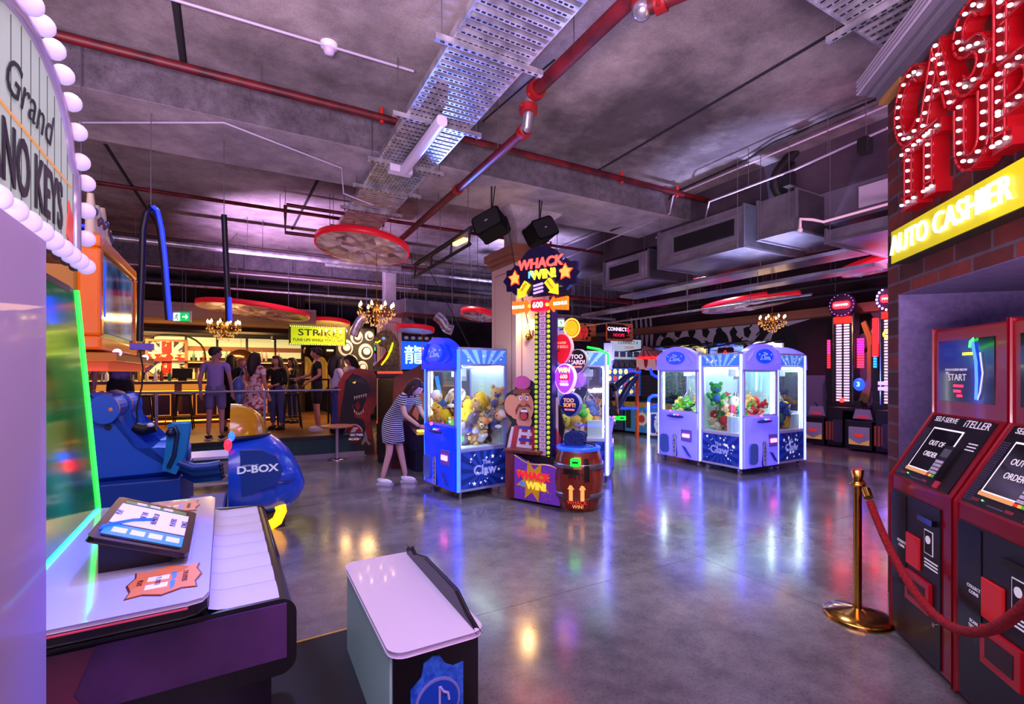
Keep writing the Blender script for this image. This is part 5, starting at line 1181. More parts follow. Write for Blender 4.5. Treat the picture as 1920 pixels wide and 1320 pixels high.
# ---------------------------------------------------------------- motion ride
BLU=mat('#1450e0',.25,coat=.4); BLS=mat('#0c58c8',.5); BLD=mat('#083c98',.45); TEAL=mat('#0878c0',.4); ORP=mat('#e08838',.6); YLW=mat('#c08a10',.15,coat=.8)
rz=0
RO=Vector((-3.0,5.0,0))
t=thing('motion_ride','blue twin seat motion ride with yellow bubble nose and orange screen','arcade ride',RO,AX)
RI=Matrix.Rotation(-AX,4,'Z')
def rp(px,py,d): # column px, row py on the lengthwise plane offset d-5 from the ride's axis
    r=(px-960)/F; dd=(RO.dot(A)+(d-5))/(r*A.x+A.y); return RI@(P(px,py,dd)-RO)
# nose: body of revolution-like shell, flat at the back
b=MB(); K=20; J=18; vs=[]
x0=rp(432,0,5).x; x1=rp(573,0,5).x
prof=[]  # (px, ytop, ybot)
for px,yt,yb in ((430,822,962),(445,815,968),(465,810,972),(485,809,972),(505,813,970),(525,825,964),(543,843,952),(558,866,938),(568,890,922),(573,906,912)):
    prof.append((rp(px,0,4.9).x,rp(px,yt,4.9).z,rp(px,yb,4.9).z))
for x,zt,zb in prof:
    cz=(zt+zb)/2; h=(zt-zb)/2; f=(x-prof[0][0])/(prof[-1][0]-prof[0][0]); wy=.42*math.sqrt(max(0,1-f**2.4))+.01
    for j in range(J): a=2*PI*j/J; ca,sa=math.cos(a),math.sin(a); vs.append((x,-sa*wy*abs(1)**1,cz+h*(abs(ca)**.75)*(1 if ca>0 else -1)))
n=len(prof); fs=[(i*J+j,i*J+(j+1)%J,(i+1)*J+(j+1)%J,(i+1)*J+j) for i in range(n-1) for j in range(J)]
b.add(vs,fs,BLU,True); b.add(vs[:J],[list(range(J))],BLD); b.add(vs[-J:],[list(range(J-1,-1,-1))],BLU)
nose=b.build('nose_shell',t)
b=MB(); c=rp(432,845,4.9); vs=[]
for i in range(9):
    f=i/8; x=c.x+.35*f; h=(.33)*math.sqrt(max(0.0,1-f**2.2)); w_=.30*math.sqrt(max(0,1-f**2.4))
    for j in range(11): a=PI*j/10; vs.append((x,-w_*math.cos(a),rp(0,842,4.9).z-.0*f+h*math.sin(a)))
b.add(vs,[(i*11+j,i*11+j+1,(i+1)*11+j+1,(i+1)*11+j) for i in range(8) for j in range(10)],YLW,True); b.add(vs[:11],[list(range(11))],YLW)
b.build('bubble_canopy',t)
b=MB(); b.tube([(c.x+.36*math.sin(PI/2*k/8)*(1),-.31*math.cos(PI/2*k/8),rp(0,842,4.9).z) for k in range(9)],.018,mat('#0c1c48',.4),8); b.build('canopy_rim',t)
# side plate with lettering on the nose
zc=lambda y:rp(0,y,4.9).z
MB().prism([(rp(452,0,4.6).x,zc(868)),(rp(490,0,4.6).x,zc(870)),(rp(515,0,4.6).x,zc(885)),(rp(528,0,4.6).x,zc(915)),(rp(515,0,4.6).x,zc(945)),(rp(455,0,4.6).x,zc(962))],'y',-.43,-.36,BLD).build('side_plate',t,bevel=.01)
LWB=mat('#c8d4f0',.3,em=.2)
txt('D-BOX',.1,LWB,t,(rp(483,0,4.57).x,-.434,zc(908)),sx=1.15,off=.003,ext=.002); txt('MOTION BY',.025,LWB,t,(rp(470,0,4.57).x,-.434,zc(899)),ext=.001)
MB().ell((rp(525,0,4.9).x,-.30,zc(932)),(.14,.1,.09),BLU,14).build('wheel_bulge',t)
b=MB(); q=rp(505,985,4.75); b.tube([(q.x-.12,-.3,.02),(q.x-.02,-.33,.03),(q.x+.07,-.32,.08),(q.x+.11,-.3,.17),(q.x+.10,-.28,.22)],.055,mat('#ffc020',.3,em=1.3,emc='#ffa808'),12); b.build('amber_lamp',t)
MB().box(x0+.02,x0+.5,-.3,.3,.0,.16,mat('#101428',.5)).build('nose_base',t)
q=rp(428,832,4.75); MB().ell((q.x,-.35,q.z),(.035,.04,.06),mat('#ff1828',.3,em=3),10).build('red_lamp',t); MB().ell((q.x+.03,-.33,q.z+.08),(.03,.04,.05),mat('#2048ff',.3,em=3),10).build('blue_lamp',t)
# twin seats: profile extruded
def seatprof(): # side profile in (x,z) traced from the photograph at depth d
    d=4.7; pts=[(172,742),(185,737),(200,742),(212,760),(222,785),(225,800),(232,820),(245,838),(250,855),(262,862),(300,862),(335,866),(345,872),(345,905),(338,912),(195,915),(185,905),(180,880),(172,850)]
    return [(rp(x,0,d).x,rp(0,y,d).z) for x,y in pts]
sp=seatprof()
for k,(y0,y1) in enumerate(((-.52,-.06),(.02,.48))):
    b=MB(); m=8; vs=[]; n=len(sp); cx_=sum(p[0] for p in sp)/n; cz_=sum(p[1] for p in sp)/n
    for i in range(m+1):
        f=i/m; e=.05*(1-min(1,math.sin(PI*f)*2.2)**.5)
        for j in range(n):
            p0_,p1_=Vector(sp[j-1]),Vector(sp[(j+1)%n]); d_=(p1_-p0_).normalized(); nx_,nz_=d_.y,-d_.x
            if (nx_*(sp[j][0]-cx_)+nz_*(sp[j][1]-cz_))<0 and j not in (6,7,8,9): nx_,nz_=-nx_,-nz_
            g=.03*math.sin(PI*f)**2 if j in (7,8,9,10,11) else 0
            vs.append((sp[j][0]-nx_*e,y0+(y1-y0)*f,sp[j][1]-nz_*e-g*.5))
    b.add(vs,[(i*n+j,i*n+(j+1)%n,(i+1)*n+(j+1)%n,(i+1)*n+j) for i in range(m) for j in range(n)],BLS,True)
    b.add(vs[:n],[list(range(n))],BLS); b.add(vs[-n:],[list(range(n-1,-1,-1))],BLS)
    s_=b.build('seat',t)
    b=MB(); hx=rp(204,0,4.5).x; zt_=rp(204,742,4.5).z
    b.prism(circ(.085,hx-.02,zt_-.115,18,.105),'y',y0-.05,y1+.0,BLS); b.build('headrest_wing',s_,bevel=.02)
    MB().ell((hx+.025,y0+.03,zt_-.115),(.05,.085,.085),ORP,14).build('headrest_pad',s_)
    MB().prism(circ(.024,hx+.0,zt_-.27,14),'y',y0-.012,y0+.01,mat('#0a1430',.5)).build('belt_hole',s_)
bx0=rp(182,0,4.5).x; bx1=rp(342,0,4.5).x
MB().box(bx0,bx1,-.66,.54,.12,rp(0,912,4.7).z,BLD).box(bx0+.05,bx1+.3,-.5,.4,0,.12,mat('#101428',.5)).build('seat_base',t,bevel=.01)
MB().prism([(bx0+.06,.18),(bx0+.6,.18),(bx0+.6,.40),(bx0+.1,.33)],'y',-.68,-.66,mat('#e89030',.5)).build('orange_step',t,bevel=.005)
# tall footrest arm and ribs
d=4.45; f=lambda px,py:(rp(px,0,d).x,rp(0,py,d).z)
MB().prism([f(324,808),f(355,808),f(356,815),f(348,870),f(333,905),f(314,896),f(318,870)],'y',-.74,-.55,TEAL).build('hand_lever',t,bevel=.015)
b=MB(); b.tube([(*f(324,816)[:1],-.745,f(324,816)[1]),(f(334,812)[0],-.75,f(334,812)[1]),(f(338,824)[0],-.75,f(338,824)[1]),(f(332,870)[0],-.75,f(332,870)[1]),(f(322,893)[0],-.75,f(322,893)[1])],.018,mat('#04244c',.4),8).ell((f(326,822)[0],-.77,f(326,822)[1]),.035,mat('#04183a',.4),10); b.build('lever_trim',t)
for k in range(4):
    dx=k*.0; y=-.72+k*.11; yy=893+k*13
    b=MB(); b.tube([(f(338,yy)[0],y,f(338,yy-8)[1]-.0),(f(365,yy)[0],y,f(365,yy+6)[1]),(f(395,yy)[0],y,f(395,yy+6)[1]),(f(415,yy)[0],y,f(415,yy+4)[1])],[.03,.04,.038,.042],TEAL if k%2 else BLD,8).ell((f(416,yy)[0],y-.03,f(415,yy+4)[1]),.022,mat('#04183a',.4),8)
    b.build('foot_rib',t)
MB().box(bx1-.1,f(420,0)[0],-.68,.3,.0,.3,BLD).build('foot_base',t,bevel=.02)
MB().box(f(380,0)[0],f(432,0)[0]+.1,-.3,.3,.0,.10,mat('#8a5c30',.5)).build('linking_beam',t)
# orange monitor
m0=Vector((-3.51,4.1,0)); m1=Vector((-4.42,5.66,0)); md=(m1-m0).normalized(); mr=math.atan2(md.y,md.x); ML=(m1-m0).length
ORB=mat('#f07808',.25,coat=.3)
OM=RI@Matrix.Translation(m0-RO)@Matrix.Rotation(mr,4,'Z')   # x along screen, -y faces... 
zb0,zt0=1.80,2.80
b=MB(); b.M=OM; fr=.12
b.box(0,ML,0,.16,zb0,zb0+fr,ORB).box(0,ML,0,.16,zt0-fr,zt0,ORB).box(0,fr,0,.16,zb0+fr,zt0-fr,ORB).box(ML-fr,ML,0,.16,zb0+fr,zt0-fr,ORB)
mo=b.build('screen_surround',t,bevel=.025)
b=MB(); b.M=OM; b.box(fr-.02,ML-fr+.02,.03,.12,zb0+fr-.02,zt0-fr+.02,mat('#070a14',.15,coat=.5)); b.build('screen_bezel',mo)
SCR,nt,bs=nodes_mat('ride_screen'); N=nt.nodes; tc=N.new('ShaderNodeTexCoord'); nn=N.new('ShaderNodeTexNoise'); nn.inputs['Scale'].default_value=2.2; nn.inputs['Detail'].default_value=5
nt.links.new(tc.outputs['Object'],nn.inputs['Vector']); cr=N.new('ShaderNodeValToRGB'); cr.color_ramp.elements[0].color=s2l('#0c1a38'); cr.color_ramp.elements[1].color=s2l('#5070a0'); cr.color_ramp.elements[0].position=.35; cr.color_ramp.elements[1].position=.7
nt.links.new(nn.outputs[0],cr.inputs[0]); nt.links.new(cr.outputs[0],bs.inputs['Emission Color']); bs.inputs['Emission Strength'].default_value=.5; bs.inputs['Base Color'].default_value=(.01,.01,.02,1); bs.inputs['Roughness'].default_value=.12
b=MB(); b.M=OM; b.box(fr+.03,ML-fr-.03,.02,.03,zb0+fr+.05,zt0-fr-.03,SCR); b.build('screen',mo)
b=MB(); b.M=OM; b.tube([(fr+.1,.012,zt0-fr-.1),(fr+.08,.012,2.3),(fr+.09,.012,zb0+.3)],.022,mat('#1030ff',.3,em=2),8,flat=.3); b.build('blue_light_line',mo)
b=MB(); b.M=OM; b.box(.1,ML-.1,.16,.62,zb0-.02,zt0-.22,mat('#b07818',.5)); b.build('screen_housing',mo,bevel=.04)
# orange deck under the screen
b=MB(); b.M=OM; b.prism([(-.1,-.12),(ML+.35,-.12),(ML+.45,.3),(ML,.75),(.05,.75)],'z',1.70,1.78,mat('#c8781c',.4)); b.prism([(0,-.05),(ML+.2,-.05),(ML,.6),(.1,.6)],'z',1.62,1.70,mat('#ff6838',.4,em=.15)); b.build('canopy_deck',t,bevel=.01)
b=MB(); b.M=OM; b.cyl((.7,.5,.1),(.7,.5,1.65),.06,mat('#0c1838',.4),12); b.cyl((1.5,.45,.1),(1.5,.45,1.65),.06,mat('#0c1838',.4),12); b.build('support_post',t)
for s,x in ((0,.05),(1,ML-.2)): 
    q=OM@Vector((x,-.1,zb0-.02)); MB().ell(q,.035,mat('#c0a0ff',.3,em=3),8).build('violet_lamp',t)
# camera head with cable hanging below
q=rp(258,652,4.8); MB().box(q.x-.05,q.x+.12,q.y-.06,q.y+.06,q.z-.02,q.z+.04,mat('#5038a0',.4,em=.12)).build('sensor_box',t)
b=MB(); pts=[rp(*a,4.8) for a in ((262,655),(268,690),(266,725),(256,765),(258,800))]; b.tube(pts,.007,BLACK,6); b.build('sensor_cable',t)
b=MB(); b.tube([rp(250,800,4.8),rp(268,806,4.8),rp(292,800,4.8)],[.05,.06,.05],BLACK,8).ell(rp(282,797,4.7),(.03,.02,.02),WHITE,8); b.build('headset',t)
# bone fingers on top of the screen
CRM=mat('#d8ccb0',.6); 
for k in range(7):
    u=.05+k*.105; h=(.34,.22,.30,.26,.34,.24,.18)[k]
    b=MB(); b.M=OM; b.tube([(u,.08,zt0-.04),(u,.08,zt0+h*.4),(u+.015*(-1)**k,.08,zt0+h*.75),(u,.08,zt0+h)],[.05,.042,.038,.028],CRM,10,flat=.8)
    b.ell((u,.045,zt0+h*.55),(.024,.02,.035),mat('#6a3848' if k%2 else '#405078',.5),8); b.build('crown_finger',t)
# neon ribs of the canopy cage
NB=mat('#1020ff',.3,em=6,emc='#0814ff')
def rib(pts,i0,i1,d,nm='canopy_rib'):
    v=[rp(px,py,d) for px,py in pts]; o=MB().tube(v,.028,mat('#0c0c18',.4),8).build(nm,t)
    q=[x+Vector((.02,-.035,0)) for x in v[i0:i1]]; MB().tube(q,.017,NB,8).build('neon_glow',o)
rib([(262,640),(264,560),(266,500),(268,430),(274,400),(283,388),(292,396),(300,430),(306,480),(311,540),(316,600)],5,11,4.9)
rib([(165,640),(160,500),(150,425),(158,424),(168,450),(176,480),(182,508)],2,7,4.6)
rib([(420,403),(423,470),(426,540),(427,558),(428,602)],3,5,5.2)
b=MB()
for (px,py,d) in ((283,388,4.9),(420,403,5.2),(152,424,4.6)):
    q=rp(px,py,d); rods_each(t,[(q,(q.x,q.y,CZ))],.004)
# white low table
o=G(272,865,.49); o.z=0
t=thing('low_table','low white framed table behind the blue seats','table',o,AX)
WF=mat('#d8d4e8',.35)
MB().box(0,1.35,0,.6,.45,.49,WF).build('tabletop',t,bevel=.004)
for x in (.0,1.31):
    for y in (0,.56): MB().box(x,x+.04,y,y+.04,0,.45,WF).build('leg',t)
MB().box(.04,1.31,.01,.03,.10,.13,WF).build('lower_rail',t); MB().box(.04,1.31,.57,.59,.10,.13,WF).build('lower_rail',t)
# ---------------------------------------------------------------- bar deck: rail, bar, back bar
def dkp(a,b,z=.42): return AB((dk.x,dk.y),a,b,z)   # a into the deck, b along it
t=thing('guard_rail','steel guard rail along the edge of the raised bar deck','railing',dkp(.12,0),AX)
RLM=mat('#8a88a0',.3,.9)
MB().cyl((-5.6,0,.86),(.62,0,.86),.02,RLM,10).build('handrail',t)
for x in (.6,-.92,-2.5,-4.1,-5.55): MB().box(x-.02,x+.02,-.008,.008,0,.86,RLM).box(x-.05,x+.05,-.04,.04,0,.012,RLM).build('post',t)
# bar counter
bc=Vector((-7.6,11.25,0)); WD2=noise_mat('bar_panel','#3a2440','#54344c',2,.5); GLW=mat('#ffb048',.3,em=2.6,emc='#ff8a18'); GLT=mat('#c8904c',.4,em=.35,emc='#ff9a30')
t=thing('bar_counter','long panelled bar counter with glowing amber trims','bar counter',(bc.x,bc.y,.42),AX)
MB().box(-4.2,2.1,-.12,.6,.94,1.0,noise_mat('bar_top','#4a2c24','#6e4636',3,.25)).build('bar_top',t,bevel=.006)
b=MB().box(-4.2,2.05,0,.55,0,.94,WD2); b.build('bar_body',t)
MB().box(-4.2,2.07,-.04,0,.80,.93,GLT).build('cornice_board',t)
for x0 in [-4.1+i*.78 for i in range(8)]:
    for dx in (0,.36):
        b=MB(); x=x0+dx
        for (a0,a1,c0,c1) in ((x,x+.3,.68,.7),(x,x+.3,.2,.22),(x,x+.02,.2,.7),(x+.28,x+.3,.2,.7)): b.box(a0,a1,-.012,0,c0,c1,GLT)
        b.build('panel_frame',t)
MB().box(-4.2,2.07,-.035,-.0,.76,.785,GLW).build('glow_strip',t); MB().box(-4.2,2.07,-.02,.0,.06,.09,GLW).build('glow_strip',t)
MB().cyl((-4.2,-.22,.2),(2.05,-.22,.2),.018,BRS,8).build('foot_rail',t)
for x in (-3.4,-1.9,-.4,1.1): MB().cyl((x,-.22,0),(x,-.22,.2),.012,BRS,6).cyl((x,-.22,.2),(x,0,.2),.012,BRS,6).build('rail_bracket',t)
for x in (-3.3,-1.74,-.18,1.38): MB().box(x-.07,x+.07,-.06,.0,.3,.93,mat('#8c5c38',.4)).build('pilaster',t)
# back wall of bar with shelves
bw=bc+A*2.3; ZB=.42
t=thing('back_bar','bar back wall with lit glass panes over bottle shelves','bar shelf',(bw.x,bw.y,ZB),AX)
MB().box(-4.4,2.75,0,.15,0,3.6,mat('#3a2014',.7)).build('back_wall',t)
PANE=mat('#c8d8a8',.4,em=.42,emc='#e8d890'); 
for k in range(9):
    x=-3.9+k*.73
    if not(-2.35<x<-1.0): MB().box(x+.03,x+.70,-.02,0,1.62,2.18,PANE).build('lit_pane',t)
b=MB()
for k in range(10): b.box(-3.92+k*.73,-3.87+k*.73,-.04,0,0,2.25,mat('#180e0c',.5))
b.box(-4.4,2.75,-.05,0,2.18,2.25,mat('#180e0c',.5)).build('mullions',t)
MB().box(-4.4,2.75,-.035,-.02,1.80,1.93,mat('#a06a40',.5,em=.1)).build('timber_band',t)
for z in (1.0,1.5): MB().box(-4.4,2.7,-.25,0,z,z+.03,mat('#6a4028',.4)).build('shelf',t); MB().box(-4.4,2.7,-.02,0,z-.03,z-.01,mat('#ffb860',.3,em=1.6)).build('glow_strip',t)
for x in (-.55,): 
    MB().tube([(x-.75,-.1,1.0),(x-.75,-.1,1.7)]+[(x-.75*math.cos(PI*i/12),-.1,1.7+.55*math.sin(PI*i/12)) for i in range(13)]+[(x+.75,-.1,1.0)],.022,BLACK,8).build('metal_arch',t)
MB().tube([(-3.1-.75*math.cos(PI*i/12),-.1,1.7+.55*math.sin(PI*i/12)) for i in range(13)],.022,BLACK,8).build('metal_arch',t)
# union flag artwork, framed
fl=bw-A*.18; CR=mat('#ecd8b8',.6,em=.12); RD=noise_mat('red_floral','#c01818','#f0c8a8',7,.6,lo=.56,hi=.58); NVY=noise_mat('navy_floral','#201c38','#d8c0a8',8,.6,lo=.54,hi=.56)
t=thing('wall_artwork','framed floral patterned Union Jack artwork behind the bar','picture',(fl.x,fl.y,0),AX)
fp_=RI@(P(311,669,1)-P(311,669,1)) 
def bx_(px): r=(px-960)/F; return (r*fl.y-fl.x)/(B.x-r*B.y)
def bz_(px,py): p=fl+B*bx_(px); return CAMH+(HZ-py)/F*p.y
X0,X1=bx_(272),bx_(352); Z0,Z1=bz_(311,706),bz_(311,636)
MB().box(X0,X1,0,.04,Z0,Z1,mat('#9a6c48',.4)).build('frame',t,bevel=.01)
x0,x1,z0,z1=X0+.07,X1-.07,Z0+.06,Z1-.06; cx_,cz_=(x0+x1)/2,(z0+z1)/2
b=MB().box(x0,x1,-.005,0,z0,z1,NVY)
def strip(a,c,w,m,y):
    L=math.hypot(c[0]-a[0],c[1]-a[1]); nx,nz=-(c[1]-a[1])/L*w,(c[0]-a[0])/L*w
    b.prism([(a[0]+nx,a[1]+nz),(a[0]-nx,a[1]-nz),(c[0]-nx,c[1]-nz),(c[0]+nx,c[1]+nz)],'y',y,-.003,m)
e=.06
for a,c in (((x0+e,z0+e*.8),(x1-e,z1-e*.8)),((x0+e,z1-e*.8),(x1-e,z0+e*.8))): strip(a,c,.055,CR,-.008)
strip((x0,cz_),(x1,cz_),.15,CR,-.010); strip((cx_,z0),(cx_,z1),.15,CR,-.010); strip((x0,cz_),(x1,cz_),.10,RD,-.013); strip((cx_,z0),(cx_,z1),.11,RD,-.014)
b.build('artwork_panel',t)
# soffit above the bar
t=thing('bar_bulkhead','layered pale bulkhead hanging over the bar','bulkhead',(bc.x,bc.y,0),AX)
SO=mat('#9a7c74',.6)
MB().box(-4.6,2.75,-.5,-.35,2.84,3.12,SO).box(-4.6,2.75,-.5,2.3,3.12,3.2,SO).build('fascia',t,bevel=.01)
MB().box(-4.6,2.75,.3,2.3,2.92,2.96,mat('#b89c88',.6)).build('ceiling_panel',t)
MB().box(-4.6,2.75,-.34,.3,2.84,2.88,mat('#a08478',.6)).build('lower_board',t)
MB().box(-4.6,2.75,.5,.54,2.6,2.66,BLACK).box(-4.6,2.75,1.6,1.64,2.62,2.66,BLACK).build('light_track',t)
for x in (-2.9,-1.9,.6,1.8): MB().lathe([(.04,-.1),(.045,0),(.02,.03)],BLACK,10,(x,.52,2.56)).lathe([(.035,-.102),(.03,-.101)],mat('#fff0d0',.3,em=12),10,(x,.52,2.56)).build('spot_lamp',t)
for x in (-4.3,0,2.6): rods_each(t,[((x,-.42,3.2),(x,-.42,CZ)),((x,2,3.2),(x,2,CZ))],.012)
# bottles on the counter and shelves
BOT=[('#d0a030','amber'),('#40704c','green'),('#c8d0d8','clear'),('#7a2c18','brown'),('#e0b8a0','pink'),('#d8c8a0','cream')]
bm_={}
for c,n in BOT: bm_[n]=MB().lathe([(.034,0),(.036,.02),(.036,.15),(.014,.20),(.012,.27),(.015,.28)],mat(c,.15,coat=.3,em=.08),10).mesh('bottle')
rng=random.Random(4)
def bottle(p,kind,s,label,group): 
    o=bpy.data.objects.new('bottle',bm_[kind]); COL.objects.link(o); o.location=p; o.scale=(1,1,s); tag(o,label,'bottle',group)
k=0
for zi,zz in ((0,1.03),(1,1.53)):
    for x in [-3.8+i*.11 for i in range(56)]:
        if rng.random()<.35: continue
        if -2.4<x<-.9 : continue
        kd=BOT[rng.randrange(6)][1]
        bottle(tuple(bw+B*x-A*.13+Vector((0,0,ZB+zz))),kd,rng.uniform(.8,1.15),'small %s bottle on the %s bar shelf, %s'%(kd,'lower' if zi==0 else 'upper','left of the flag artwork' if x<-2.4 else 'just right of the flag artwork' if x<-.2 else 'under the bronze bowl lamp' if x<.8 else 'toward the right end'),'%s bottles on the %s bar shelf'%(kd,'lower' if zi==0 else 'upper'))
for px,kd,s,lb in ((200,'clear',1.0,'clear bottle at the left end of the bar top'),(262,'amber',1.2,'amber bottle on the bar top left of the artwork'),(275,'cream',.9,'cream jug shaped bottle on the bar top under the artwork edge'),(292,'clear',1.1,'clear bottle standing under the flag artwork'),(303,'brown',1.3,'tall brown bottle in front of the flag artwork'),(372,'pink',1.1,'pink bottle on the bar top left of the purple shirt'),(379,'amber',1.2,'amber bottle nearest the man in purple'),(318,'green',1.0,'green bottle on the bar top by the till')):
    r=(px-960)/F; o=bc+A*.3; xx=(r*o.y-o.x)/(B.x-r*B.y); bottle(tuple(o+B*xx+Vector((0,0,1.42))),kd,s,lb,None)
def onbar(px,off=.25): r=(px-960)/F; o=bc+A*off; xx=(r*o.y-o.x)/(B.x-r*B.y); return o+B*xx+Vector((0,0,1.42))
t=thing('till_screen','black till screen on the bar top','till',onbar(342),AX); MB().box(-.2,.2,-.03,.03,.06,.3,BLACK).build('screen',t,bevel=.008); MB().box(-.08,.08,-.06,.06,0,.06,BLACK).build('stand',t)
for i,px in enumerate((165,178,191,238,250)):
    t=thing('beer_tap','%s beer tap with a round badge on the bar'%('leftmost','second','third','fourth','rightmost')[i],'beer tap',onbar(px,.2),AX,'beer taps on the bar')
    MB().cyl((0,0,0),(0,0,.3),.022,CHROME,10).cyl((0,0,.2),(0,-.08,.18),.012,CHROME,8).build('tap_column',t); MB().lathe([(.05,0),(.05,.02)],mat(('#c8a0a0','#203060','#c0b090')[i%3],.3),14,M=Matrix.Translation((0,-.02,.2))@Matrix.Rotation(R(90),4,'X')).build('badge',t); MB().cyl((0,0,.3),(0,0,.42),.016,mat('#802020',.3),8).build('handle',t)
o=bw-A*.35; r=(452-960)/F; xx=(r*o.y-o.x)/(B.x-r*B.y); o=o+B*xx; o.z=1.98
t=thing('mirror_ball_lamp','round bronze bowl lamp over the back bar','lamp',o,AX); b=MB(); b.ell((0,0,0),(.36,.2,.3),mat('#8a5c48',.15,.9),20); b.build('bowl',t); MB().ell((0,-.17,-.08),(.1,.04,.05),mat('#ffe0b0',.3,em=5),10).build('lamp',t); rods_each(t,[((0,0,.28),(0,0,CZ-1.98))])
# STRIKE sign
q=P(597,629,12.6); t=thing('lit_sign','yellow green lit STRIKE sign to the right of the bar','sign',q,AX)
MB().box(-.70,.70,0,.1,-.26,.24,mat('#20240c',.5)).build('casing',t); b=MB().box(-.66,.66,-.01,0,-.22,.2,mat('#b8d010',.4,em=.38,emc='#c0e000')); b.build('lit_face',t)
INK2=mat('#203008',.4); txt('STRIKE',.24,INK2,t,(0,-.012,.06),sx=1.35,off=.002); txt('TUNE UPS WHILE YOU WAIT',.1,INK2,t,(0,-.013,-.13),sx=.95,off=.001)
dmz=MB().ell((0,0,0),.012,mat('#f0ff60',.3,em=4),6).mesh('edge_bulb')
for i in range(30):
    for z in (-.24,.22):
        c=bpy.data.objects.new('edge_bulb',dmz); COL.objects.link(c); c.parent=t; c.location=(-.67+i*.046,-.01,z)
rods_each(t,[((-.5,.05,.24),(-.5,.05,CZ-q.z)),((.5,.05,.24),(.5,.05,CZ-q.z))])
# back area right of the bar: dark lobby wall with tanks, screens
o=P(600,700,15.5); 
t=thing('lobby_display','dark lobby shelving with warm lamps behind the standing people','display',(o.x,o.y,.42),AX)
MB().box(-1.6,1.7,0,.3,0,2.9,mat('#120c10',.7)).build('back_panel',t)
TANK=mat('#c8a048',.3,.8,em=.12,emc='#ffb040')
for k,x in enumerate((-.9,-.45,0,.4)): MB().lathe([(.05,.6),(.19,.75),(.19,1.5),(.1,1.65),(.03,1.7)],TANK,16,(x,-.3,0)).build('brass_tank',t)
for x,z,w in ((-1.1,2.4,.3),(-.2,2.2,.4),(.7,2.5,.35),(1.0,2.0,.5),(.2,1.9,.2),(1.2,2.2,.4),(-.7,1.95,.25)): MB().box(x,x+w,-.06,-.02,z,z+.05,mat('#ffb868',.3,em=3)).build('lamp',t)
for x in (.75,1.0): MB().cyl((x,-.2,0),(x,-.2,2.4),.06,mat('#b07c40',.4,em=.1),10).build('timber_post',t)
MB().box(1.25,1.75,-.1,-.06,1.95,2.07,mat('#20c850',.3,em=1.6)).build('green_screen',t); MB().box(1.3,1.75,-.1,-.06,1.5,1.85,mat('#6030a0',.3,em=1.0)).build('violet_screen',t)
# exit signs
def exit_sign(px,py,d,w,flip,label):
    q=P(px,py,d); t=thing('exit_sign',label,'exit sign',q,0); h=w*.5
    MB().box(-w/2,w/2,0,.06,-h/2-.02,h/2+.03,mat('#c8c8d0',.4)).build('casing',t)
    MB().box(-w/2+.01,w/2-.01,-.006,0,-h/2,h/2,mat('#18a050',.4,em=.9,emc='#10b050')).build('lit_face',t)
    WG=mat('#e8fff0',.3,em=1.6); s=-1 if flip else 1; 
    cx=-s*w*.26; b=MB().box(cx-w*.19,cx+w*.19,-.009,-.006,-h*.45,h*.45,WG); b.build('white_field',t)
    GR2=mat('#108040',.4,em=.3); b=MB().prism(circ(h*.09,cx+s*.01,h*.28,10),'y',-.012,-.009,GR2); 
    for a,c in (((0,.2),(-.03,-.05)),((-.03,-.05),(.1,-.2)),((.1,-.2),(.08,-.38)),((-.03,-.05),(-.14,-.15)),((-.14,-.15),(-.24,-.3)),((0,.15),(.15,.05)),((0,.15),(-.15,.08))):
        b.tube([(cx+s*a[0]*w*.6,-.011,a[1]*h),(cx+s*c[0]*w*.6,-.011,c[1]*h)],h*.055,GR2,5)
    b.build('running_figure',t)
    cx=s*w*.24; b=MB().box(min(cx-s*w*.16,cx+s*w*.1),max(cx-s*w*.16,cx+s*w*.1),-.009,-.006,-h*.06,h*.06,WG).prism([(cx+s*w*.16,0),(cx+s*w*.03,h*.3),(cx+s*w*.03,-h*.3)],'y',-.009,-.006,WG); b.build('arrow',t)
    rods_each(t,[((0,.03,h/2),(0,.03,CZ-q.z))])
exit_sign(340,594,9.3,.33,False,'green exit sign with right arrow hung before the bar')
exit_sign(1045,606,8.0,.24,True,'green exit sign with left arrow behind the tower game')
# mural panel and dragon sign
q=P(672,660,13.6); t=thing('wall_mural','black and white swirl mural left of the far pillar','mural',(q.x,q.y,.42),AX)
b=MB().box(-.6,.45,0,.08,0,2.55,mat('#0c0c12',.7)); b.build('mural_board',t)
rng=random.Random(8)
for k,(x,z,r_) in enumerate(((-.35,1.9,.2),(-.05,2.2,.17),(.2,1.8,.2),(-.2,1.5,.18),(.1,1.35,.16),(.3,2.25,.12),(-.4,2.35,.1))):
    b=MB().prism(circ(r_,x,z,20,r_*1.15),'y',-.008,0,mat('#c0b8cc',.7)).prism(circ(r_*.72,x+.02,z-.02,20,r_*.8),'y',-.012,-.008,mat('#16141c',.7)).prism(circ(r_*.5,x+.03,z+.01,20),'y',-.016,-.012,mat('#d0c8dc',.7)); b.build('swirl',t)
q=P(775,664,11.3); t=thing('neon_sign','blue lit board with a white dragon character','sign',q,AX)
MB().box(-.42,.42,0,.06,-.36,.30,mat('#1048d0',.4,em=.7,emc='#0c50ff')).build('lit_board',t)
txt('龍',.46,mat('#c0f0ff',.3,em=2.6,emc='#80d8ff'),t,(0,-.012,-.05),off=.003)
b=MB().box(-.6,.6,.0,.07,.32,.44,mat('#101018',.6))
b.build('patterned_fascia',t)
for k in range(7): MB().prism(circ(.05,-.5+k*.165,.38,12,.04),'y',-.008,0,mat('#d0d0e0',.5)).build('fascia_swirl',t)
rods_each(t,[((-.3,.03,.44),(-.3,.03,CZ-q.z)),((.3,.03,.44),(.3,.03,CZ-q.z))])
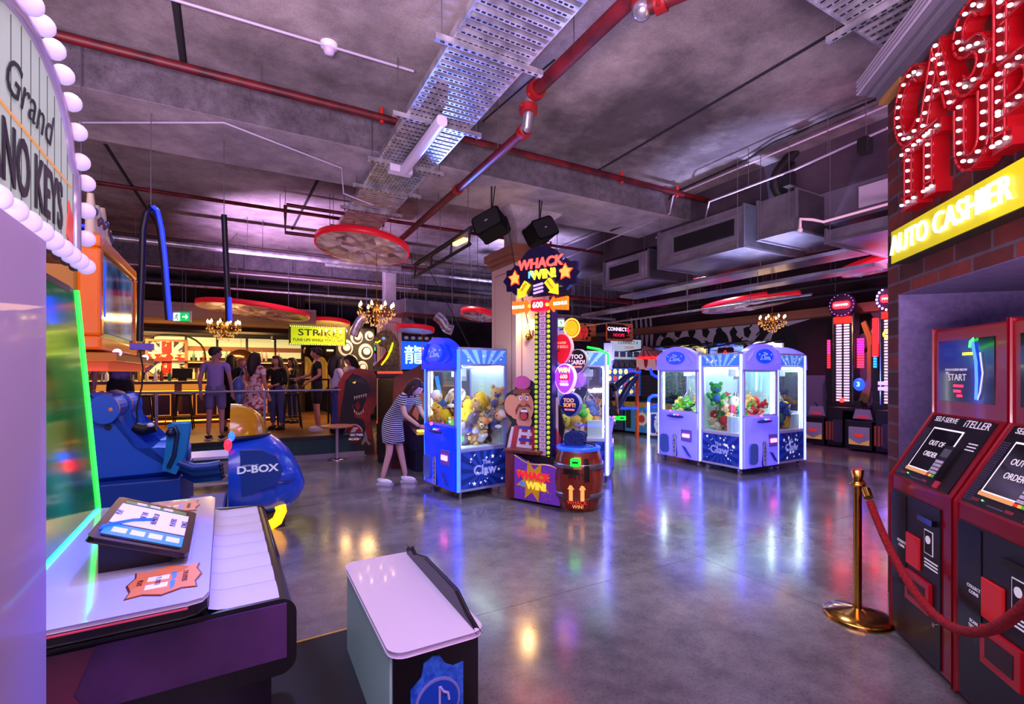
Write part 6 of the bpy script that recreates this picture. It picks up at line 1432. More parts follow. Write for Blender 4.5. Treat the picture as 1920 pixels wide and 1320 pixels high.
# shiny flexible ducts behind
for pts,lb in (([(662,630,11.8),(668,615,11.8),(676,600,11.8),(690,590,11.8)],'crumpled silver flexible duct left of the far pillar'),([(738,606,11.9),(760,603,11.9),(775,612,11.9)],'short silver flexible duct right of the far pillar'),([(818,592,10.8),(830,602,10.8),(838,616,10.8),(850,620,10.8)],'silver flexible duct above the blue claw machine')):
    v=[P(*p) for p in pts]; o=v[0]; w_=[]
    for a,c in zip(v,v[1:]): w_+=[a.lerp(c,i/6)-o for i in range(6)]
    b=MB().tube(w_,[.11+.012*(i%2) for i in range(len(w_))],STEEL,12); b.cyl(w_[-1],(w_[-1].x,w_[-1].y,CZ-o.z),.01,GREYM,5); tag(b.build('flexible_duct',None,o),lb,'air duct')
q=P(830,588,11.5); tag(MB().box(-1.2,1.4,-.4,.4,0,.3,DUCT).cyl((-1,0,.3),(-1,0,CZ-q.z),.01,GREYM,5).cyl((1.1,0,.3),(1.1,0,CZ-q.z),.01,GREYM,5).build('air_duct',None,q-Vector((0,0,.1)),.01,AX+.2),'blue lit rectangular duct between the far and central pillars','air duct')
# bar stools and high table
def stool(p,label,h=.75):
    t=thing('bar_stool',label,'stool',p,AX,'bar stools'); MB().lathe([(.16,h-.04),(.17,h-.02),(.16,h)],mat('#1a0f0c',.4),18).build('seat',t)
    for sx in (-1,1):
        for sy in (-1,1): MB().cyl((sx*.11,sy*.11,h-.03),(sx*.18,sy*.18,0),.014,BLACK,8).build('leg',t)
    MB().tube([(.16,.16,.25),(-.16,.16,.25),(-.16,-.16,.25),(.16,-.16,.25)],.01,BLACK,6,closed=True).build('foot_ring',t)
def dg(px,d,z=.42): return Vector(((px-960)/F*d,d,z))
stool(dg(344,10.2),'black bar stool directly under the till at the bar'); stool(dg(270,9.7),'black bar stool under the flag artwork'); stool(dg(505,10.5),'bar stool between the floral dress and the dark top'); stool(dg(548,10.3),'bar stool in front of the high table'); stool(dg(247,9.5),'black bar stool behind the tie dye shirt')
t=thing('high_table','black high table among the standing people','table',dg(575,10.9),AX); MB().box(-.55,.55,-.3,.3,1.02,1.06,mat('#1c1416',.3)).build('tabletop',t)
for x in (-.5,.5):
    for y in (-.25,.25): MB().box(x-.02,x+.02,y-.02,y+.02,0,1.02,BLACK).build('leg',t)
tag(MB().box(-.12,.12,-.09,.09,0,.01,WHITE).build('menu_sheet',None,dg(556,10.85,1.482),0,.3),'white menu sheet lying on the high table','menu')
# small round table by the dinosaur cabinet
o=G(632,861); t=thing('round_side_table','slim round side table beside the dinosaur cabinet','table',o,0)
MB().lathe([(.28,.60),(.29,.61),(.28,.63)],mat('#b08068',.35),28).build('tabletop',t); MB().cyl((0,0,.01),(0,0,.6),.03,mat('#c8b8c8',.3,.6),12).build('column',t); MB().lathe([(.18,0),(.18,.012),(.03,.03)],CHROME,24).build('base',t)
# ---------------------------------------------------------------- dinosaur cabinets
def dino_cabinet():
    o=G(706,853); o.z=0
    t=thing('dinosaur_cabinet','red dinosaur shooting cabinet with roaring head topper and red light bar','arcade game',o,AX-R(20))
    # x to the right, front faces the viewer's right; side wing at x<0
    RDW=noise_mat('ember_art','#4a0c14','#c03c1c',1.1,.35); DN=mat('#1c1420',.45); DNL=mat('#3c2c3c',.45); TT=mat('#f0e0c8',.4); MTH=mat('#8c1018',.4)
    outl=[(-.72,0),(-.02,0),(-.08,.5),(-.12,.75),(-.0,1.0),(-.0,1.55),(-.06,1.66),(-.35,1.7),(-.60,1.62),(-.72,1.4)]
    s=MB().prism(outl,'y',-.03,.0,RDW).build('side_wing',t)
    def q(pts,m,l,nm,par=s): return MB().prism(pts,'y',-.034-.005*l,-.03-.005*(l-1) if l else -.03,m).build(nm,par)
    q([(-.70,.6),(-.66,.9),(-.6,1.25),(-.58,1.45),(-.45,1.6),(-.3,1.55),(-.18,1.45),(-.12,1.32),(-.14,1.22),(-.22,1.2),(-.42,1.12),(-.45,.95),(-.4,.75),(-.28,.72),(-.22,.66),(-.2,.5),(-.3,.3),(-.7,.3)],DN,1,'dinosaur_body')
    q([(-.45,1.14),(-.22,1.2),(-.2,1.08),(-.28,.86),(-.36,.82),(-.42,.92)],mat('#120608',.5),2,'open_mouth'); q([(-.40,.98),(-.34,1.08),(-.30,.95),(-.35,.86)],MTH,3,'tongue')
    for k in range(6): x=-.42+k*.042; q([(x,1.15+k*.010),(x+.03,1.155+k*.010),(x+.014,1.08+k*.010)],TT,3,'tooth')
    for k in range(5): x=-.42+k*.04; z=.90-.10*math.sin(PI*(k+1)/6); q([(x,z),(x+.03,z-.01),(x+.014,z+.06)],TT,4,'tooth')
    q([(-.45,1.42),(-.38,1.45),(-.40,1.40)],mat('#f0c040',.4,em=.5),3,'eye'); q([(-.5,1.5),(-.3,1.5),(-.2,1.4),(-.3,1.42),(-.5,1.44)],DNL,2,'brow')
    q([(-.55,.0+.02),(-.05,.02),(-.09,.3),(-.4,.42),(-.62,.28)],noise_mat('jungle_floor','#0c2010','#5a2c14',3,.5),2,'jungle_art')
    q([(-.2,.5),(-.16,.3),(-.1,.22),(-.14,.2),(-.2,.28),(-.26,.2),(-.28,.24),(-.24,.34)],mat('#a09090',.5),3,'claw_foot')
    b=MB().prism(circ(.17,-.42,.45,24),'y',-.075,-.055,mat('#c8b8b8',.4)).prism(circ(.15,-.42,.45,24),'y',-.08,-.075,mat('#b01020',.4)).prism([(-.62,.36),(-.22,.36),(-.22,.46),(-.62,.46)],'y',-.085,-.075,mat('#403858',.4)).prism([(-.5,.44),(-.42,.56),(-.32,.55),(-.38,.5),(-.40,.44)],'y',-.084,-.08,mat('#e8e0e0',.4)); b.build('emblem',s)
    txt('JURASSIC PARK',.062,mat('#d8c8e8',.4,em=.3),s,(-.42,-.09,.41),sx=.85); txt('ARCADE',.06,mat('#f0d8d8',.4,em=.3),s,(-.42,-.09,.33),sx=.8)
    MB().prism([(-.5,.24),(-.34,.24),(-.34,.36),(-.5,.36)],'y',-.082,-.06,mat('#6a1020',.4)).build('emblem_base',s)
    # body, screen alcove
    MB().box(.0,.55,.0,.9,0,.62,mat('#180c10',.4)).box(.0,.55,.45,.9,.62,1.62,mat('#100a10',.5)).box(.0,.55,.0,.9,1.5,1.64,mat('#180c10',.4)).build('cabinet_body',t,bevel=.01)
    MB().box(.03,.22,.43,.45,.72,1.35,mat('#409888',.2,em=.35)).build('screen',t); MB().box(.22,.52,.43,.45,.72,1.35,mat('#081018',.1)).build('screen_dark_side',t)
    MB().box(.02,.5,-.02,.0,1.60,1.635,mat('#ff3020',.3,em=6,emc='#ff1808')).build('red_light_bar',t); MB().box(.0,.26,-.03,.0,.62,.67,mat('#e01020',.3,em=.8)).build('red_ledge',t)
    txt('JURASSIC',.09,mat('#e0d0d0',.4,em=.2),t,(.36,-.004,.15))
    # head topper: relief head
    HD=noise_mat('scaly_hide','#2c2410','#7a5a28',22,.45,bump=.6); LT=mat('#e0f020',.4,em=2.2,emc='#c8e800')
    b=MB(); b.M=Matrix.Translation((-.02,.05,1.64))
    sil=[(.46,0),(.47,.3),(.45,.55),(.38,.72),(.26,.80),(.12,.80),(.02,.73),(-.03,.62),(-.03,.54),(.03,.50),(.12,.50),(.19,.45),(.21,.37),(.17,.29),(.08,.21),(-.01,.14),(-.06,.05),(-.02,.0)]
    b.prism(sil,'y',-.07,.09,HD).prism([(.30+(x-.30)*.7,.42+(z-.42)*.72) for x,z in sil],'y',-.11,.0,HD)
    hd_=b.build('head_topper',t)
    b=MB(); b.M=Matrix.Translation((-.02,.05,1.64))
    for k in range(6):
        x=-.02+k*.032; b.prism([(x,.55-.006*k),(x+.026,.545-.006*k),(x+.012,.47-.006*k)],'y',-.1,-.07,TT); b.prism([(x-.02,.10+.030*k),(x+.01,.12+.030*k),(x-.01,.17+.028*k)],'y',-.1,-.07,TT)
    b.build('teeth',hd_); b=MB(); b.M=Matrix.Translation((-.02,.05,1.64)); b.ell((.16,-.12,.64),(.035,.02,.03),mat('#60a0d8',.2,em=.5),10); b.build('eye',hd_)
    b=MB(); b.M=Matrix.Translation((-.02,.05,1.64)); b.tube([(.34,-.125,.56),(.30,-.13,.42),(.22,-.12,.26),(.12,-.11,.12)],[.012,.02,.02,.01],LT,6).tube([(.10,-.12,.60),(.05,-.11,.56),(.0,-.1,.57)],.011,LT,6); b.build('yellow_stripe',hd_)
    b=MB(); b.M=Matrix.Translation((-.02,.05,1.64)); b.tube([(.24,-.12,.38),(.16,-.11,.24),(.04,-.09,.12)],[.04,.035,.02],mat('#a01818',.3),8); b.build('mouth_lining',hd_)
    for k in range(6): b=MB(); b.M=Matrix.Translation((-.02,.05,1.64)); b.prism([(.16+.045*k,.79-.018*k*k*.6),(.21+.045*k,.77-.018*k*k*.6),(.22+.045*k,.86-.018*k*k*.6)],'y',-.01,.03,HD); b.build('crest_spike',hd_)
    return t
dino_cabinet()
# cabinet the woman plays
o=G(800,872); o=Vector((-1.55,8.3,0))
t=thing('raptor_cabinet','dark red arcade cabinet with yellow lit console in front of the striped dress','arcade game',o,AX+R(4))
ART=noise_mat('canyon_art','#2c0c10','#8c2c24',1.6,.4)
MB().prism([(-.55,.0),(.45,.0),(.45,1.72),(.15,1.86),(-.1,1.7),(-.5,1.52)],'y',-.02,.04,ART).build('art_panel',t,bevel=.006)
MB().prism([(-.2,.9),(-.05,1.25),(.1,1.3),(.2,1.1),(.15,.85),(.0,.7)],'y',-.03,-.02,mat('#b87060',.5)).prism([(-.1,.6),(.2,.6),(.22,.9),(.05,1.02),(-.08,.9)],'y',-.035,-.02,mat('#3c1418',.5)).build('painted_rock',t)
MB().box(-.5,.4,.04,.9,0,1.5,mat('#120a10',.5)).build('cabinet_body',t)
MB().prism([(-.62,.62),(-.02,.80),(-.02,.45),(-.5,.35)],'x',-.35,.45,mat('#1c1840',.35)).box(-.3,.4,-.45,-.02,.0,.5,mat('#14102c',.4)).build('console',t,bevel=.01)
YB=mat('#ffe060',.3,em=3,emc='#ffc830')
for x,w_ in ((-.3,.18),(.12,.2)): MB().box(x,x+w_,-.60,-.5,.665,.69,YB).build('yellow_light_bar',t)
MB().box(-.08,.08,-.6,-.52,.665,.685,mat('#ff2828',.3,em=2.5)).build('red_button_bar',t)
MB().tube([(.22,-.1,1.55),(.30,-.1,1.18)],.035,mat('#40b0e8',.3,em=.8,emc='#2090e0'),10).build('blue_tube_light',t)
MB().prism([(.1,.0),(.42,.0),(.48,.45),(.05,.5)],'y',-.62,-.5,mat('#c89c28',.4)).build('yellow_chute',t)
MB().box(.3,.42,-.03,.02,1.42,1.82,mat('#584c60',.5)).build('bolt_plate',t)
b=MB()
for k in range(4): b.tube([(.05+k*.03,-.08,1.45),(.08+k*.035,-.1,1.60)],.010,mat('#f0e8d8',.4),6)
b.build('white_claws',t)
# ---------------------------------------------------------------- basketball games, hoop wall
# row along the A axis, fronts facing -B
S0=Vector((3.72,12.0,0)); A2=Vector((-.62,.785,0)); br=math.atan2(-A2.y,-A2.x)  # x along -A
def bball(off,w,body,label,neon,sign):
    o=S0+A2*(off+w); t=thing('basketball_game',label,'arcade game',o,br,'basketball games'); D=2.3
    # local: x along -A (0..w), y along +B
    bm2=mat(body,.35); GD=mat('#c89830',.35)
    MB().box(0,w,0,.7,.06,.78,bm2).build('front_cabinet',t,bevel=.01); MB().box(-.01,w+.01,-.02,.1,.72,.84,GD).build('gold_trim',t)
    MB().box(.05,.2,-.012,.0,.15,.68,mat('#101020',.4)).box(w-.25,w-.1,-.012,.0,.3,.62,mat('#1c1c28',.4)).build('door_panel',t)
    MB().box(.02,w-.02,.6,D,.3,.6,mat('#20182c',.5)).build('ball_ramp',t)
    for x in (0,w-.05): MB().box(x,x+.05,.0,D,.78,.82,bm2).build('side_rail',t)
    b=MB()
    for x in (.01,w-.01):
        for k in range(22): b.cyl((x,.3+k*.09,.8),(x,.3+k*.09,2.2),.004,BLACK,4)
        for k in range(14): b.cyl((x,.3,.85+k*.1),(x,D,.85+k*.1),.004,BLACK,4)
        b.tube([(x,.3,2.2),(x,D,2.45)],.02,BLACK,6)
    for k in range(8): b.cyl((.01+k*(w-.02)/7,.3,2.2),(.01+k*(w-.02)/7,D,2.45),.006,BLACK,4)
    b.build('cage_net',t)
    MB().box(.05,w-.05,D-.1,D,1.7,2.35,mat('#d8d8e8',.4,em=.25)).prism(rrect(w/2-.22,w/2+.22,2.0,2.3,.05),'y',D-.13,D-.1,mat('#301018',.4)).build('backboard',t)
    txt('0',.18,mat('#ff2020',.3,em=4),t,(w/2,D-.14,2.15)); MB().tube([(w/2+.2*math.cos(a*PI/8),D-.35+.2*math.sin(a*PI/8),1.75) for a in range(16)],.014,mat('#e06020',.4),6,closed=True).build('hoop',t)
    MB().tube([(.06,D-.14,1.75),(.06,D-.14,2.25),(w*.3,D-.14,2.38),(w*.7,D-.14,2.38),(w-.06,D-.14,2.25),(w-.06,D-.14,1.75)],.022,neon,8).build('neon_frame',t)
    if sign: MB().prism(circ(.17,w*.5,.42,20),'y',-.02,.0,mat('#e8e0d0',.4)).prism(star(.24,.14,w*.5,.42,9),'y',-.016,-.0,mat('#d8a830',.4)).prism(circ(.10,w*.5,.42,20),'y',-.025,-.02,mat('#c83030',.4)).build('emblem',t)
    return t
bball(0,1.12,'#2890e0','blue and gold basketball game with a starburst emblem',mat('#f0d050',.3,em=2),True)
bball(-1.0,.95,'#8c2c18','red basketball game hidden behind the left white claw machine',mat('#3060ff',.3,em=3),False)
bball(-2.0,.95,'#1c4c90','basketball game with white lit board behind the corner claw machine',mat('#f0e8ff',.3,em=3),False)
bball(1.18,.95,'#20407c','dark blue basketball game with green coin lights behind the claw machine',mat('#3060ff',.3,em=3),False)
o=P(1166,796,12.2); 
for px,lb in ((1166,'green lit coin slot box on the blue basketball front'),(1150,'green lit coin slot box further left on the basketball row')):
    o=P(px,784,12.1); tag(MB().box(-.09,.09,-.03,.03,-.05,.05,GRNB).box(-.05,.05,-.04,-.03,-.02,.02,BLACK).cyl((0,.02,0),(.0,.4,-.1),.012,BLACK,6).build('coin_light_box',None,o),lb,'light')
o=P(1216,818,11.6); t=thing('light_post','white neon post with a blue bent top beside the basketball row','lamp',(o.x,o.y,0),0)
MB().cyl((0,0,0),(0,0,.92),.03,mat('#e0e8ff',.3,em=5,emc='#b8c0ff'),10).build('white_tube',t); MB().tube([(0,0,.9),(.02,0,1.0),(.10,0,1.06),(.22,0,1.06)],.04,mat('#2040ff',.3,em=3,emc='#1030ff'),10).build('blue_tube',t)
tag(MB().prism(rrect(-.12,.12,-.28,.28,.05),'y',-.02,0,mat('#e8e0e0',.4)).prism([(-.10,-.2),(.0,-.22),(.06,0),(.02,.24),(-.10,.24)],'y',-.026,-.02,mat('#2840a0',.4)).prism([(.02,-.24),(.10,-.24),(.10,.2),(.06,.22),(.08,.0)],'y',-.026,-.02,mat('#d02830',.4)).prism(circ(.04,.02,.16,12),'y',-.03,-.026,WHITE).prism([(-.02,.1),(.05,.12),(.04,-.05),(.07,-.2),(.02,-.18),(-.03,-.04)],'y',-.03,-.026,WHITE).cyl((0,0,-.1),(0,.25,-.1),.02,GREYM,6).build('player_badge_board',None,P(1228,795,11.55)),'tall badge board with a white ball player on blue and red','board')
# tented red canopy ride part
o=P(1200,690,11.9)
t=thing('canopy_game','red striped canopy game with blue neon curve','arcade game',(o.x,o.y,0),AX)
b=MB(); n=14; ap=(.9,.8,2.35)
for k in range(n): 
    x0=-.1+k*2.0/n; x1=x0+2.0/n; b.add([(x0,0,1.95),(x1,0,1.95),ap],[(0,1,2)],mat('#e05050',.5) if k%2 else mat('#f0e0d8',.5))
b.prism([(-.1,1.70),(1.9,1.70),(1.9,1.95),(-.1,1.95)],'y',-.02,.02,mat('#e0a890',.5,em=.15)); b.build('canopy',t)
for x in (.1,.5): MB().prism([(x,1.95),(x+.14,1.95),(x+.12,1.80),(x+.07,1.72),(x+.02,1.80)],'y',-.03,-.02,mat('#c01818',.4)).build('drip_mark',t)
MB().cyl((-.1,0,1.98),(.9,0,2.02),.022,mat('#ff2828',.3,em=4,emc='#ff1010'),8).build('red_tube_light',t)
MB().box(-.13,-.06,-.03,.03,0,1.75,mat('#c84818',.4)).build('orange_post',t)
MB().tube([(.25,-.1,1.72),(.3,-.1,1.58),(.55,-.1,1.48),(.72,-.1,1.2),(.70,-.1,.95),(.5,-.1,.8),(.1,-.1,.74)],.035,mat("#1838ff",.3,em=2.4,emc="#0c24ff"),10).build('blue_neon_curve',t)
MB().tube([(-.3,-.1,1.6),(-.6,-.15,1.5),(-1.0,-.2,1.25),(-1.25,-.2,.95)],[.05,.07,.08,.06],mat('#0c2858',.4),8).tube([(-.2,-.1,1.5),(-.5,-.15,1.3),(-.8,-.2,.95),(-.95,-.2,.7)],[.05,.08,.09,.06],mat('#0c2858',.4),8).build('swept_arms',t)
MB().tube([(-.9,-.22,.78),(-.3,-.22,.76)],.03,mat("#1838ff",.3,em=2.4,emc="#0c24ff"),8).tube([(-.45,-.12,1.72),(-.35,-.12,1.62),(-.1,-.12,1.64)],.025,mat("#1838ff",.3,em=2.4,emc="#0c24ff"),8).build('blue_light_tube',t)
# connect four hoops wall
q=P(1168,640,13.6); t=thing('hoops_wall_game','connect four hoop game wall with rows of yellow discs','arcade game',(q.x,q.y,0),AX)
GDm=mat('#4068b0',.4,em=.25,emc='#4070e0'); YD=mat('#f0e0a0',.4,em=.8,emc='#f0d890')
MB().box(-.9,.7,0,.3,0,2.62,mat('#20242c',.5)).build('back_board',t); MB().box(-.85,.65,-.03,.0,.95,1.75,GDm).build('disc_grid',t)
for r_ in range(4):
    for c in range(7): MB().prism(circ(.065,-.72+c*.2,1.65-r_*.19,14,.075),'y',-.045,-.03,YD if (r_*3+c)%5 else mat('#e04050',.4,em=.6)).build('disc',t)
for c in range(7): 
    b=MB(); x=-.72+c*.2
    for k in range(5): b.tube([(x-.08+k*.04,-.05,1.98),(x-.06+k*.03,-.1,1.78)],.005,WHITE,4)
    b.tube([(x-.08,-.05,1.98),(x,-.2,1.99),(x+.08,-.05,1.98)],.008,WHITE,5); b.build('hoop_net',t)
MB().box(-.45,.65,-.04,0,2.0,2.56,mat('#c8d8e8',.4,em=.3)).build('game_screen',t); txt('CONNECT 4',.13,mat('#202840',.4),t,(.15,-.045,2.47)); txt('HOOPS',.1,mat('#c84020',.4,em=.3),t,(.2,-.045,2.33))
for c in range(4): MB().box(-.4+c*.26,-.2+c*.26,-.045,-.04,2.06,2.22,mat('#8090b8',.4)).build('screen_tile',t)
for (px,w_,kind,lb) in ((1092,.95,0,'timber header board with a flaming red basketball'),(1163,.92,1,'header board reading CONNECT 4 HOOPS')):
    q=P(px,622,13.3); t=thing('header_board',lb,'sign',q,AX)
    MB().box(-w_/2,w_/2,0,.06,-.26,.24,noise_mat('orange_timber','#c07040','#ffa868',2,.5,stretch=(.5,1,6))).build('board',t)
    if kind==0:
        MB().prism(star(.25,.15,.08,0,9),'y',-.01,0,mat('#201018',.5)).build('dark_splash',t); MB().prism(circ(.17,.02,0,22,.19),'y',-.02,-.01,mat('#e03838',.4,em=.25)).build('basketball_art',t)
        b=MB()
        for a in (-.6,0,.6): b.tube([(.02+.17*math.sin(a)*math.cos(p_*PI/8-PI/2)*0+ .10*a*math.cos((p_-4)*PI/9),-.022,-.18+.045*p_) for p_ in range(9)],.006,BLACK,5)
        b.cyl((-.14,-.022,0),(.18,-.022,0),.006,BLACK,5); b.build('ball_seam',t)
    else:
        MB().prism([(-w_/2,-.2),(.1,-.2),(.4,-.14),(.2,-.1),(.42,-.02),(.2,.02),(.42,.1),(.1,.2),(-w_/2,.2)],'y',-.01,0,mat('#180c18',.5)).build('dark_splash',t)
        txt('CONNECT',.14,mat('#f0d0ff',.3,em=1.0),t,(-.12,-.014,.06),off=.002); txt('4',.26,mat('#f02858',.3,em=1),t,(.26,-.014,.04),off=.004); txt('HOOPS',.12,mat('#d82040',.3,em=.8),t,(-.06,-.014,-.1),off=.002)
    rods_each(t,[((-.3,.03,.24),(-.3,.03,CZ-q.z)),((.3,.03,.24),(.3,.03,CZ-q.z))])
q=P(1072,615,12.6); t=thing('orange_dome_lamp','glowing orange round lamp behind the red balloon sign','lamp',q,0); MB().ell((0,0,0),(.16,.08,.2),mat('#ff8820',.3,em=2.4,emc='#ff6808'),18).build('lamp_globe',t); MB().tube([(.2*math.cos(a*PI/10),-.02,.24*math.sin(a*PI/10)) for a in range(20)],.02,mat('#ffa030',.3,em=2),8,closed=True).build('lamp_ring',t); rods_each(t,[((0,0,.2),(0,0,CZ-q.z))])
# ---------------------------------------------------------------- hammer strength towers
def hammer(px,py,label,bulb_blue,lit):
    o=G(px,py); o.z=0; ang=math.atan2(-A.y,-A.x)+R(6); t=thing('strength_tower',label,'arcade game',o,ang,'strength tower games')
    # local x: right seen from the front, y: into the wall
    K=mat('#0e0c14',.4); W_=.62
    MB().box(-.34,.34,.5,.9,0,1.0,K).box(-.22,.22,.5,.8,1.0,3.05,K).build('tower_body',t,bevel=.01)
    for x in (-.2,.18): MB().box(x,x+.02,.48,.5,.95,2.85,CHROME).build('chrome_edge',t)
    for k in range(28):
        z=.98+k*.062
        for x in (-.13,.02): 
            c=bpy.data.objects.new('light_cell',HC); COL.objects.link(c); c.parent=t; c.location=(x,.485,z)
    MB().box(-.17,.17,.47,.5,2.72,2.86,mat('#ff2018',.3,em=3.5,emc='#ff1008')).build('red_score_panel',t)
    MB().lathe([(.25,-.06),(.27,-.03),(.27,.06),(.25,.08)],mat('#301838',.3),28,M=Matrix.Translation((0,.5,3.12))@Matrix.Rotation(R(90),4,'X')).build('round_header',t)
    MB().prism(rrect(-.17,.17,3.04,3.2,.06),'y',.40,.43,mat('#ff2028',.3,em=3)).build('red_badge',t); txt('HAMMER',.07,mat('#ffd0d0',.3,em=3),t,(0,.395,3.12))
    for k in range(20):
        c=bpy.data.objects.new('rim_bulb',HB[bulb_blue]); COL.objects.link(c); c.parent=t; a=2*PI*k/20; c.location=(.235*math.cos(a),.43,3.12+.235*math.sin(a))
    MB().prism([(.24,.95),(.44,.95),(.5,1.4),(.5,2.4),(.38,2.75),(.30,2.7),(.42,2.3),(.42,1.5)],'y',.62,.7,mat('#a87c28',.35)).prism([(-.24,.95),(-.36,.95),(-.40,1.4),(-.40,2.2),(-.3,2.4)],'y',.62,.7,K).build('side_fin',t)
    for x,cc,cc2 in ((.25,'#ff20a0','#ff2848'),(-.34,'#ff2870' if lit==0 else '#20e060','#ff2030' if lit==0 else '#2080ff')):
        for k in range(12): MB().box(x,x+.12 if x>0 else x+.05,.56,.6,1.72+k*.055,1.76+k*.055,mat(cc if k>5 else cc2,.3,em=2.2)).build('side_light',t)
    MB().ell((0,.44,1.0),(.05,.04,.05),REDB,10).build('red_button',t)
    if lit==0: MB().ell((.34,.42,1.36),(.11,.05,.14),mat('#1848ff',.3,em=3,emc='#1030ff'),14).build('blue_badge',t); txt('3',.14,mat('#80d0ff',.3,em=5),t,(.34,.365,1.36))
    else:
        MB().box(-.34,-.25,.5,.56,1.95,2.75,mat('#ff1818',.3,em=2.5)).build('red_side_light',t); MB().box(-.22,.22,.44,.48,1.25,1.32,mat('#a060ff',.3,em=3)).box(-.22,.22,.44,.48,1.36,1.43,mat('#a060ff',.3,em=3)).build('violet_light_band',t)
        MB().tube([(.13*math.cos(a*PI/8),.46,2.4+.09*math.sin(a*PI/8)) for a in range(16)],.02,mat('#ffb030',.3,em=2.5),6,closed=True).build('amber_ring',t)
    # pedestals with panels
    for x0,w_,hz_ in ((-.62,.44,.62),(-.12,.3,.8),(.22,.3,.62)):
        MB().box(x0,x0+w_,.0,.55,.04,hz_,K).build('pedestal',t,bevel=.01)
    MB().prism([(-.58,.14),(-.22,.14),(-.22,.5),(-.58,.5)],'y',-.015,0,mat('#f0c060',.4,em=.1)).prism([(-.58,.26),(-.4,.16),(-.22,.26),(-.22,.5),(-.58,.5)],'y',-.02,-.015,mat('#a0a4b8',.3)).prism([(-.5,.36),(-.3,.36),(-.34,.3),(-.46,.3)],'y',-.024,-.02,mat('#d83020',.4,em=.3)).build('graphic_panel',t)
    MB().prism([(-.55,.66),(-.2,.66),(-.25,.86),(-.5,.86)],'y',.1,.13,mat('#9090a8',.3)).prism([(-.5,.68),(-.25,.68),(-.3,.74),(-.45,.74)],'y',.095,.1,mat('#d03040',.4,em=.2)).box(-.12,.55,.02,.5,.8,.86,K).build('console_panel',t)
    for k in range(3): MB().box(-.14+k*.06,-.10+k*.06,-.01,.0,.15,.55,mat('#a05030',.4)).build('bronze_slat',t)
    MB().prism([(.0,.12),(.18,.12),(.18,.6),(.0,.6)],'y',-.012,0,mat('#403850',.3)).build('small_panel',t); MB().tube([(-.4,.08,.95),(-.28,.2,.7)],.012,BLACK,6).build('lever',t)
HC=MB().prism(rrect(0,.11,0,.042,.012,2),'y',0,.014,mat('#d8d0e0',.4,em=.55)).mesh('light_cell')
HB=[MB().ell((0,0,0),.014,mat('#c080ff',.3,em=2),6).mesh('rim_bulb'),MB().ell((0,0,0),.026,mat('#c0d0ff',.3,em=6,emc='#8090ff'),6).mesh('rim_bulb')]
hammer(1562,838,'strength tower with magenta side lights and blue number badge',0,0)
hammer(1655,852,'strength tower partly hidden by the brick corner with violet light band',1,1)
# ---------------------------------------------------------------- people
def head_mesh(b,M,skinm,hm=None):
    # face towards -y; height about .23
    n=16; k=12; vs=[(0,.0,-.118)]
    for i in range(1,k):
        t=-PI/2+PI*i/k; z=math.sin(t)*.118
        for j in range(n):
            a=2*PI*j/n; x=math.cos(t)*math.cos(a)*.078; y=math.cos(t)*math.sin(a)*.098
            if z<-.02: f=1-.34*((-.02-z)/.1); x*=f; 
            if z<-.04 and y>0: y*=.8
            if y<0 and -.06<z<.0: y-=.004
            if y<-.07 and abs(x)<.02 and -.035<z<.015: y-=.018*(1-abs(x)/.02)*(1-abs(z+.015)/.03 if abs(z+.015)<.03 else 0)
            vs.append((x,y,z))
    vs.append((0,0,.118)); E=len(vs)-1; fs=[]
    for j in range(n): fs.append((0,1+(j+1)%n,1+j)); fs.append((E,E-n+j,E-n+(j+1)%n))
    for i in range(k-2):
        for j in range(n): a=1+i*n; fs.append((a+j,a+(j+1)%n,a+n+(j+1)%n,a+n+j))
    b.add(vs,fs,skinm,True,M)
    EW=mat('#e8e0e0',.3); EK=mat('#20141c',.3); LIP=mat('#a04850',.5)
    for s in (-1,1):
        b.ell((s*.03,-.084,.012),(.013,.008,.008),EW,8,M); b.ell((s*.03,-.091,.012),(.006,.004,.006),EK,6,M); b.ell((s*.079,.005,-.005),(.01,.018,.028),skinm,8,M)
        b.tube([(s*.045,-.083,.034),(s*.03,-.092,.038),(s*.016,-.093,.034)],.0035,EK,5,M=M)
    b.ell((0,-.101,-.012),(.011,.014,.018),skinm,8,M); b.ell((0,-.088,-.052),(.022,.008,.007),LIP,8,M)
def hand(b,p,d,skinm,s=1.0):
    # palm and five fingers: p wrist, d pointing direction
    d=Vector(d).normalized(); u=Vector((0,0,1)) if abs(d.z)<.8 else Vector((1,0,0)); side=d.cross(u).normalized(); nrm=side.cross(d).normalized()
    b.tube([p,p+d*.03,p+d*.075],[.024,.032,.034],skinm,8,flat=.5 if abs(d.z)<.8 else 1.0)
    for k,(o,l) in enumerate(((-.026,.06),(-.009,.072),(.009,.068),(.025,.055))):
        q=p+d*.07+side*o; b.tube([q,q+d*l*.5-nrm*.006,q+d*l-nrm*.022],[.0095,.009,.007],skinm,6)
    q=p+d*.025-side*.028; b.tube([q,q+d*.025-side*.02,q+d*.05-side*.025-nrm*.008],[.012,.011,.008],skinm,6)
